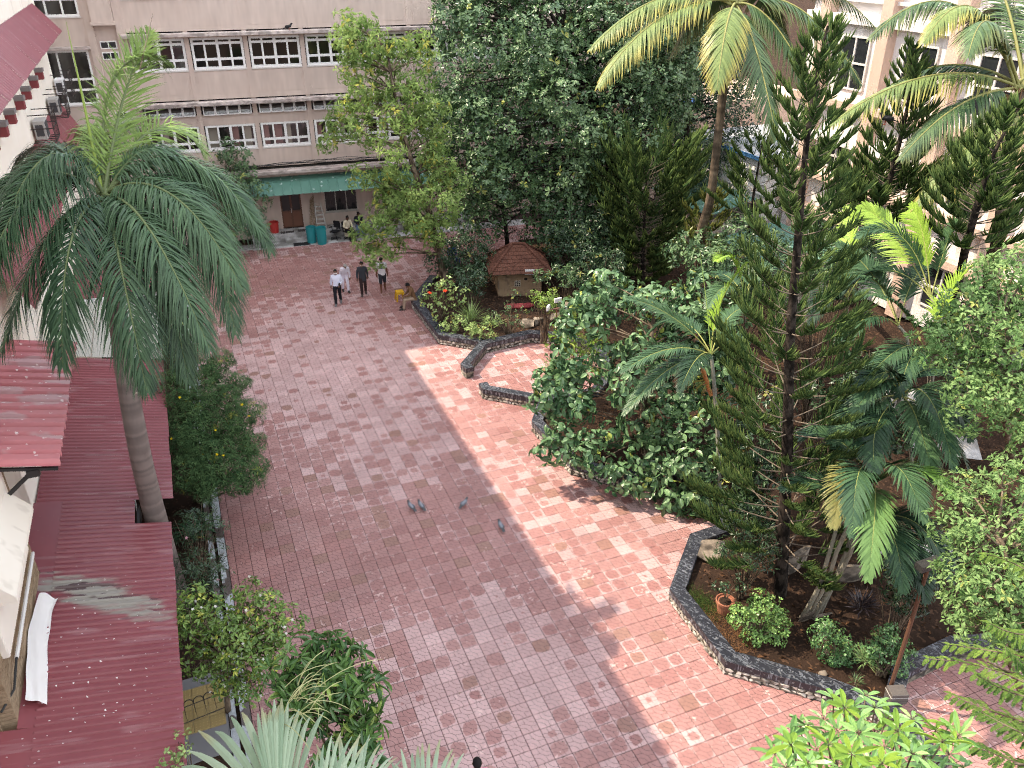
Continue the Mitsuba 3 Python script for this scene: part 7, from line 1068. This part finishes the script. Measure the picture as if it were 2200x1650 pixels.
def office_chair(label, u, off, heading):
    t = thing('office_chair', label, 'office chair'); c0 = fx(np.array([[u, -off, 0]]))[0]; R_ = rotz(heading); X = lambda v: np.asarray(v) @ R_.T + c0; k_ = (.015, .015, .017)
    g = MB(X)
    for a in np.arange(5) * 2 * np.pi / 5: g.beam((0, 0, .1), (.28 * math.cos(a), .28 * math.sin(a), .06), .04, .035, k_)
    put('base', g, 'm_paint', t)
    for a in np.arange(5) * 2 * np.pi / 5: g = MB(X); g.ell((.28 * math.cos(a), .28 * math.sin(a), .03), (.03, .03, .03), k_); put('caster', g, 'm_paint', t)
    g = MB(X); g.tube([(0, 0, .08), (0, 0, .44)], .025, 8, c=(.12, .12, .12)); put('column', g, 'm_paint', t); g = MB(X); g.box((-.23, -.22, .43), (.23, .22, .50), k_, ch=.025); put('seat', g, 'm_cloth', t)
    g = MB(X); g.box((-.21, -.29, .62), (.21, -.23, 1.0), k_, ch=.02); g.beam((0, -.22, .45), (0, -.27, .7), .06, .02, k_); put('backrest', g, 'm_cloth', t)
    g = MB(X)
    for s in (-1, 1): g.beam((s * .26, -.2, .45), (s * .26, -.1, .68), .03, .03, k_); g.box((s * .26 - .03, -.18, .67), (s * .26 + .03, .12, .70), k_)
    put('armrest', g, 'm_paint', t); return t
office_chair('empty black office chair right of the teal drums', 7.70, 1.45, 2.4); office_chair('black office chair under the man in the cream shirt', 8.40, 1.62, 3.5)

# ------------------------------------------------------------------ people
Sx = lambda p, r, s=None: (m3d.Manifold.sphere(r, 12) if s is None else m3d.Manifold.sphere(r, 12).scale(list(s))).translate(list(map(float, p)))
hull = lambda *ms: m3d.Manifold.batch_hull(list(ms)); bone = lambda a, ra, b, rb: hull(Sx(a, ra), Sx(b, rb))
def addm(*ms): return m3d.Manifold.batch_boolean(list(ms), m3d.OpType.Add)
BASE = dict(pel=(0, 0, .93), che=(0, .01, 1.26), nk=(0, 0, 1.45), hd=(0, .025, 1.605), shL=(-.175, 0, 1.39), shR=(.175, 0, 1.39), elL=(-.225, -.04, 1.12), elR=(.225, -.04, 1.12), wrL=(-.235, .05, .88), wrR=(.235, .05, .88),
            hiL=(-.09, 0, .90), hiR=(.09, 0, .90), knL=(-.10, .03, .49), knR=(.10, .03, .49), anL=(-.10, -.02, .085), anR=(.10, -.02, .085), toL=(-.115, .15, .035), toR=(.115, .15, .035))
def person(label, pos, heading, pose, scale=1.0, skin=(.16, .085, .055), shirt=(.7, .7, .75), sleeve='long', legs=(.03, .03, .035), shorts=False, shoes=(.03, .03, .03), hair=(.012, .011, .011), bald=0.0, mask=None, group=None, hem=.86, extra=None, stripe=None):
    J = {k: np.array(v, float) for k, v in {**BASE, **pose}.items()}; t = thing('person', label, 'person', group); R_ = rotz(heading); X = lambda v: (np.asarray(v) * scale) @ R_.T + np.array(pos)
    def out(name, mf, col, parent=t, sm=42, mat='m_cloth'):
        me = mf.to_mesh(); tri = trimesh.Trimesh(me.vert_properties[:, :3], me.tri_verts, process=False); tri = trimesh.graph.smooth_shade(tri, angle=math.radians(sm), facet_minarea=None) if sm else tri
        return put(name, (X(tri.vertices), np.array(tri.faces)), mat, parent, smooth=bool(sm), color=np.array(col))
    up = unit(J['nk'] - J['pel']); sd = unit(J['shR'] - J['shL']); fw = unit(np.cross(up, sd)); hup = unit(J['hd'] - J['nk']); hf = pose.get('look', None); hf = unit(np.array(hf)) if hf is not None else unit(np.array([0, 1, 0]) - hup * hup[1]); hs = unit(np.cross(hf, hup)); hup = np.cross(hs, hf)
    RM = np.column_stack([hs, hf, hup])
    def head(c0, sc, r_): return m3d.Manifold.sphere(r_, 20).scale(list(sc)).transform(np.column_stack([RM, np.zeros(3)])).translate(list(map(float, c0)))
    hd = J['hd']; H = head(hd + hup * .015, (.80, .98, 1.10), .10); jaw = head(hd - hup * .055 + hf * .022, (.72, .78, .72), .08); nose = hull(Sx(hd + hf * .098 + hup * .02, .010), Sx(hd + hf * .114 - hup * .018, .014), Sx(hd + hf * .09 - hup * .02, .016)); ears = [Sx(hd + s * hs * .082 - hf * .005, .024, (.4, .8, 1.1)) if False else Sx(hd + s * hs * .080, .022) for s in (-1, 1)]
    lips = hull(Sx(hd + hf * .088 - hup * .062 - hs * .018, .009), Sx(hd + hf * .088 - hup * .062 + hs * .018, .009))
    def hand(w, e):
        d = unit(w - e); sdh = unit(np.cross(d, [0, 0, 1.0]) + 1e-3); nn = np.cross(sdh, d); pm = w + d * .05; parts = [hull(Sx(w, .024), Sx(pm + sdh * .026, .017), Sx(pm - sdh * .026, .017), Sx(w + d * .085 + sdh * .026, .013), Sx(w + d * .085 - sdh * .028, .013))]
        for q, l in zip((-.028, -.010, .009, .027), (.060, .075, .070, .052)): k0 = w + d * .085 + sdh * q; k1 = k0 + d * l * .55 - nn * .012; k2 = k1 + d * l * .4 - nn * .028; parts += [bone(k0, .0095, k1, .0085), bone(k1, .0085, k2, .0075)]
        th0 = w + d * .035 - sdh * .026; th1 = th0 - sdh * .026 + d * .03; parts += [bone(th0, .012, th1, .0105), bone(th1, .0105, th1 + d * .03 - nn * .008, .009)]; return addm(*parts)
    che, pel = J['che'], J['pel']; waist = pel * .55 + che * .45
    def torso(g): return addm(hull(Sx(pel - sd * .075, .095 + g), Sx(pel + sd * .075, .095 + g), Sx(waist - sd * .06, .092 + g), Sx(waist + sd * .06, .092 + g)), hull(Sx(waist - sd * .06, .092 + g), Sx(waist + sd * .06, .092 + g), Sx(che - sd * .085, .10 + g), Sx(che + sd * .085, .10 + g)), hull(Sx(che - sd * .085, .10 + g), Sx(che + sd * .085, .10 + g), Sx(J['shL'] + sd * .01, .062 + g), Sx(J['shR'] - sd * .01, .062 + g), Sx(J['nk'] - up * .04, .06 + g)))
    arm = lambda s, g, a, b: addm(bone(J['sh' + s], .056 + g, J['el' + s], .043 + g), bone(J['el' + s], .043 + g, J['el' + s] * (1 - b) + J['wr' + s] * b, .043 - .013 * b + g)) if a else bone(J['sh' + s], .058 + g, J['sh' + s] * .35 + J['el' + s] * .65, .05 + g)
    leg = lambda s, g, full: addm(bone(J['hi' + s], .088 + g, J['kn' + s], .058 + g), bone(J['kn' + s], .058 + g, J['kn' + s] * .65 + J['an' + s] * .35, .056 + g), bone(J['kn' + s] * .65 + J['an' + s] * .35, .056 + g, J['an' + s], .040 + g * 1.3)) if full else addm(bone(J['hi' + s], .09 + g, J['kn' + s], .066 + g))
    foot = lambda s, g: hull(Sx(J['an' + s] - up * 0, .040 + g), Sx(J['an' + s] * [1, 1, 0] + [0, 0, J['to' + s][2] + .005] + unit(J['an' + s] - J['to' + s]) * .03, .034 + g), Sx(J['to' + s], .032 + g), Sx(J['to' + s] * .8 + J['an' + s] * .2 + [0, 0, .01], .038 + g))
    body = addm(H, jaw, nose, lips, *ears, bone(J['nk'] - up * .04, .058, hd - hup * .05, .052), torso(0), *[arm(s, 0, True, 1) for s in 'LR'], *[hand(J['wr' + s], J['el' + s]) for s in 'LR'], *[leg(s, 0, True) for s in 'LR'], *[foot(s, 0) for s in 'LR'])
    bd = out('body', body, skin, mat='m_wood')
    m = MB(X)
    for s in (-1, 1): m.ell(hd + hf * .088 + s * hs * .033 + hup * .022, (.011, .008, .008), (.02, .015, .012)); m.tube([hd + hf * .092 + s * hs * .018 + hup * .042, hd + hf * .084 + s * hs * .05 + hup * .044], .005, 4, c=hair)
    put('eye', m, 'm_paint', bd)
    sl = torso(.014); low = pel - up * (.93 - hem) * 1.0; sl = addm(sl, *[arm(s, .014, sleeve == 'long', .93) for s in 'LR'])
    if hem < .88: sl = addm(sl, hull(Sx(pel - sd * .075, .112), Sx(pel + sd * .075, .112), Sx(low - sd * .075, .108), Sx(low + sd * .075, .108)))
    sl = sl.trim_by_plane(list(map(float, up)), float(np.dot(low, up)))
    sh = out('shirt', sl, shirt)
    if mask is not None or True:
        col = addm(*[bone(J['nk'] + up * (-.035) + hf * .05 * math.cos(a) + hs * .06 * math.sin(a), .014, J['nk'] - up * .035 + hf * .05 * math.cos(a + .8) + hs * .06 * math.sin(a + .8), .014) for a in np.arange(0, 6.2, .8)]); out('collar', col, np.array(shirt) * .85, sh)
    tr = addm(hull(Sx(pel - sd * .075, .108), Sx(pel + sd * .075, .108), Sx(J['hiL'] - up * .04, .10), Sx(J['hiR'] - up * .04, .10)), *[leg(s, .016, not shorts) for s in 'LR']); ts = out('shorts' if shorts else 'trousers', tr, legs)
    if stripe is not None:
        m = MB(X)
        for s, q in (('L', -1), ('R', 1)): m.tube([J['hi' + s] + sd * q * .102, J['kn' + s] + sd * q * .08], .016, 5, c=stripe)
        put('stripe', m, 'm_cloth', ts)
    if shoes is not None:
        for s in 'LR': out('shoe', foot(s, .010), shoes, mat='m_paint')
    hr = head(hd + hup * .022 - hf * .006, (.86, 1.02, 1.13), .103); hr = hr.trim_by_plane(list(map(float, -hf * .62 + hup * .78)), float(np.dot(hd, -hf * .62 + hup * .78) + .004 + bald))
    out('hair', hr, hair)
    if mask is not None: mk = head(hd - hup * .035 + hf * .024, (.80, .92, .70), .092).trim_by_plane(list(map(float, hf)), float(np.dot(hd, hf) + .035)); out('face_mask', mk, mask)
    if extra: extra(t, X, J)
    return t
st = lambda L, R_: dict(knL=(-.10, .03 + .20 * L + .05, .50), anL=(-.10, -.02 + .34 * L, .085 + max(0, -L) * .10), toL=(-.115, .15 + .34 * L - max(0, -L) * .03, .035 + max(0, -L) * .02), knR=(.10, .03 + .20 * R_ + .05, .50), anR=(.10, -.02 + .34 * R_, .085 + max(0, -R_) * .10), toR=(.115, .15 + .34 * R_ - max(0, -R_) * .03, .035 + max(0, -R_) * .02))
TOCAM = math.pi - .16
def phone(t, X, J): m = MB(X); w = J['wrL']; m.box(w + [-.03, .06, -.03], w + [.05, .10, .11], (.02, .02, .025), ch=.005); put('pouch', m, 'm_paint', t)
person('masked man in white shirt and black trousers, leftmost of the walking group', (5.82, 36.15, 0), TOCAM - .1, {**st(-.55, .6), 'elL': (-.26, -.02, 1.14), 'wrL': (-.16, .16, 1.03), 'wrR': (.27, -.10, .90), 'elR': (.25, -.08, 1.13)}, 1.0, shirt=(.66, .70, .84), legs=(.012, .012, .016), shoes=(.16, .16, .17), bald=.018, mask=(.75, .76, .78), hem=.93, extra=phone)
person('stooped elderly man all in white, behind the leftmost walker', (6.45, 37.55, 0), TOCAM + .25, {**st(.5, -.35), 'che': (0, .15, 1.20), 'nk': (0, .24, 1.36), 'hd': (0, .33, 1.47), 'shL': (-.17, .22, 1.32), 'shR': (.17, .22, 1.32), 'elL': (-.23, .20, 1.04), 'wrL': (-.20, .24, .82), 'elR': (.24, .16, 1.05), 'wrR': (.22, .10, .82)}, .95, shirt=(.70, .68, .78), legs=(.68, .66, .76), shoes=(.03, .025, .025), hair=(.30, .29, .28), bald=.02, mask=(.65, .68, .72), hem=.72)
person('man in dark grey long shirt with a pale mask, third of the walking group', (7.19, 36.85, 0), TOCAM, {**st(-.4, .5), 'elL': (-.25, -.07, 1.13), 'wrL': (-.25, -.10, .90), 'elR': (.25, .0, 1.13), 'wrR': (.26, .07, .90)}, .97, shirt=(.045, .05, .062), legs=(.035, .022, .022), shoes=(.06, .045, .04), mask=(.55, .5, .46), hem=.74)
def logo(t, X, J):
    m = MB(X); c = J['che']; m.ell(c + [.01, .108, .02], (.030, .014, .055), (.02, .03, .16)); m.ell(c + [.03, .106, -.05], (.045, .014, .05), (.02, .03, .16)); m.ell(c + [-.02, .106, -.02], (.02, .014, .06), (.02, .03, .16)); put('print', m, 'm_cloth', t)
    m = MB(X); n = J['nk']; m.tube([n + [.09 * math.sin(a), .03 + .075 * math.cos(a), -.02 - .05 * max(0, math.cos(a))] for a in np.linspace(-2.2, 2.2, 11)], .030, 7, c=(.02, .02, .045)); put('scarf', m, 'm_cloth', t, smooth=True)
person('barefoot man in white printed T-shirt and dark shorts, rightmost of the walking group', (8.16, 36.95, 0), TOCAM, {**st(-.45, .45), 'wrL': (-.26, -.02, .88), 'wrR': (.26, .02, .88), 'look': (0, .86, -.5)}, 1.0, skin=(.15, .065, .04), shirt=(.72, .72, .76), sleeve='short', legs=(.03, .032, .04), shorts=True, shoes=None, hem=.84, extra=logo, stripe=(.6, .6, .62))
SIT = lambda z, k=0: dict(pel=(0, 0, z + .09), che=(0, .02, z + .42), nk=(0, .05, z + .60), hd=(0, .09, z + .755), shL=(-.175, .04, z + .55), shR=(.175, .04, z + .55), hiL=(-.09, .03, z + .08), hiR=(.09, .03, z + .08))
person('guard in khaki sitting on the low wall with his back turned', (8.98, 34.35, 0), math.pi / 2 - .15, {**SIT(.45), 'che': (0, .08, .86), 'nk': (0, .17, 1.02), 'hd': (0, .24, 1.15), 'shL': (-.17, .14, .98), 'shR': (.17, .14, .98), 'look': (0, .75, -.65), 'elL': (-.24, .22, .76), 'wrL': (-.14, .40, .66), 'elR': (.24, .22, .76), 'wrR': (.14, .40, .66), 'knL': (-.14, .44, .50), 'anL': (-.13, .50, .085), 'toL': (-.14, .68, .035), 'knR': (.14, .44, .50), 'anR': (.15, .46, .085), 'toR': (.17, .63, .035)}, 1.0, shirt=(.15, .085, .045), legs=(.33, .25, .19), shoes=(.025, .02, .02), hem=.47)
person('man in a cream shirt and black trousers sitting on the far office chair', tuple(fx(np.array([[8.40, -1.62, 0]]))[0]), 3.5, {**SIT(.50), 'elL': (-.26, .06, .80), 'wrL': (-.16, .27, .72), 'elR': (.26, .06, .80), 'wrR': (.16, .27, .72), 'knL': (-.13, .46, .55), 'anL': (-.13, .48, .085), 'toL': (-.14, .66, .035), 'knR': (.13, .46, .55), 'anR': (.13, .44, .085), 'toR': (.14, .62, .035)}, 1.0, skin=(.10, .05, .03), shirt=(.60, .55, .42), legs=(.012, .012, .014), hem=.52)
person('person in blue jeans and dark top sitting on the far plinth behind hanging branches', tuple(fx(np.array([[9.15, -.85, 0]]))[0]), math.pi - .08, {**SIT(.44), 'elL': (-.25, .05, .76), 'wrL': (-.12, .24, .68), 'elR': (.25, .05, .76), 'wrR': (.12, .24, .68), 'knL': (-.14, .42, .50), 'anL': (-.15, .40, .085), 'toL': (-.17, .58, .035), 'knR': (.14, .42, .50), 'anR': (.17, .40, .085), 'toR': (.20, .57, .035)}, 1.0, skin=(.12, .06, .04), shirt=(.02, .022, .03), legs=(.13, .21, .36), hem=.47)
person('dark haired person in pink cut off by the bottom edge', (3.18, 9.62, 0), -.3, {**st(.3, -.3)}, .99, shirt=(.62, .26, .34), sleeve='short', legs=(.05, .05, .08), hem=.85)
person('person in blue sitting in the shade behind the slender tree', (12.3, 38.9, 0), math.pi + .4, {**SIT(.45), 'knL': (-.13, .44, .50), 'anL': (-.13, .44, .085), 'toL': (-.14, .62, .035), 'knR': (.13, .44, .50), 'anR': (.13, .44, .085), 'toR': (.14, .62, .035), 'elL': (-.25, .05, .76), 'wrL': (-.12, .24, .68), 'elR': (.25, .05, .76), 'wrR': (.12, .24, .68)}, 1.0, skin=(.3, .17, .11), shirt=(.05, .12, .4), legs=(.05, .08, .2), hem=.47)
m = MB(); m.box((12.0, 38.75, 0), (12.7, 39.1, .45), ch=.02); put('stone_seat', m, 'm_stone', label='low stone block under the person in blue', cat='stone')
t = thing('plastic_stool', 'yellow plastic stool beside the guard on the low wall', 'stool'); b = np.array((8.62, 35.55, 0)); yl = (.62, .36, .015); m = MB(); m.box(b + [-.18, -.18, .42], b + [.18, .18, .46], yl, ch=.015); put('seat', m, 'm_paint', t)
for sx in (-1, 1):
    for sy in (-1, 1): m = MB(); m.beam(b + [sx * .145, sy * .145, .425], b + [sx * .19, sy * .19, 0], .06, .04, yl); put('leg', m, 'm_paint', t)
m = MB()
for a, c in (((-1, -1), (1, -1)), ((1, -1), (1, 1)), ((1, 1), (-1, 1)), ((-1, 1), (-1, -1))): m.beam(b + [a[0] * .15, a[1] * .15, .37], b + [c[0] * .15, c[1] * .15, .37], .02, .07, yl)
put('skirt', m, 'm_paint', t)

# ------------------------------------------------------------------ birds
def bird(name, label, pos, head_, s=1.0, body=(.20, .22, .26), dark=(.05, .055, .065), group=None):
    t = thing(name, label, 'bird', group); R_ = rotz(head_); X = lambda v: np.asarray(v) * s @ R_.T + np.array(pos)
    mf = addm(hull(Sx((0, -.05, .10), .045), Sx((0, .06, .13), .050)), hull(Sx((0, .06, .13), .048), Sx((0, .115, .195), .026)), hull(Sx((0, .115, .20), .027), Sx((0, .135, .205), .018)))
    me = mf.to_mesh(); v = me.vert_properties[:, :3]; c = np.where((v[:, 1:2] > .085) & (v[:, 2:3] > .15), np.array(dark), np.array(body)); put('body', (X(v), me.tri_verts), 'm_paint', t, smooth=True, color=c)
    m = MB(X); m.add([[-.03, -.07, .12], [.03, -.07, .12], [.035, -.20, .07], [-.035, -.20, .07], [-.03, -.07, .095], [.03, -.07, .095], [.03, -.19, .06], [-.03, -.19, .06]], [[0, 3, 2, 1], [4, 5, 6, 7], [0, 1, 5, 4], [2, 3, 7, 6], [1, 2, 6, 5], [3, 0, 4, 7]], dark); put('tail', m, 'm_paint', t)
    for q in (-1, 1): m = MB(X); m.ell((q * .045, -.03, .125), (.014, .085, .035), np.array(body) * .75 if q else body, 1); put('wing', m, 'm_paint', t, smooth=True)
    m = MB(X); m.tube([(0, .145, .203), (0, .175, .196)], [.008, .002], 5, c=(.04, .035, .03)); put('beak', m, 'm_paint', t)
    for q in (-1, 1): m = MB(X); m.tube([(q * .022, .02, .09), (q * .024, .025, 0.004)], .005, 5, c=(.3, .08, .06)); m.tube([(q * .024, 0, .004), (q * .026, .05, .004)], .004, 4, c=(.3, .08, .06)); put('leg', m, 'm_paint', t)
bird('pigeon', 'grey pigeon on the paving, leftmost of the four', (4.66, 19.65, .002), .35, 1.2); bird('pigeon', 'grey pigeon on the paving, second from the left', (4.95, 19.58, .002), .25, 1.2); bird('pigeon', 'grey pigeon standing side on, third from the left', (6.18, 19.2, .002), -1.0, 1.2); bird('pigeon', 'grey pigeon at the shadow edge, nearest of the four', (6.82, 17.78, .002), .05, 1.2)
bird('crow', 'black crow perched on the upper ledge of the tan building', tuple(fx(np.array([[6.55, -.45, 10.905]]))[0]), -1.3, 1.5, (.02, .02, .024), (.012, .012, .014)); bird('crow', 'black crow perched in the leaning pine by the pale building', (18.363, 17.877, 10.58), 1.0, 1.5, (.02, .02, .024), (.012, .012, .014))
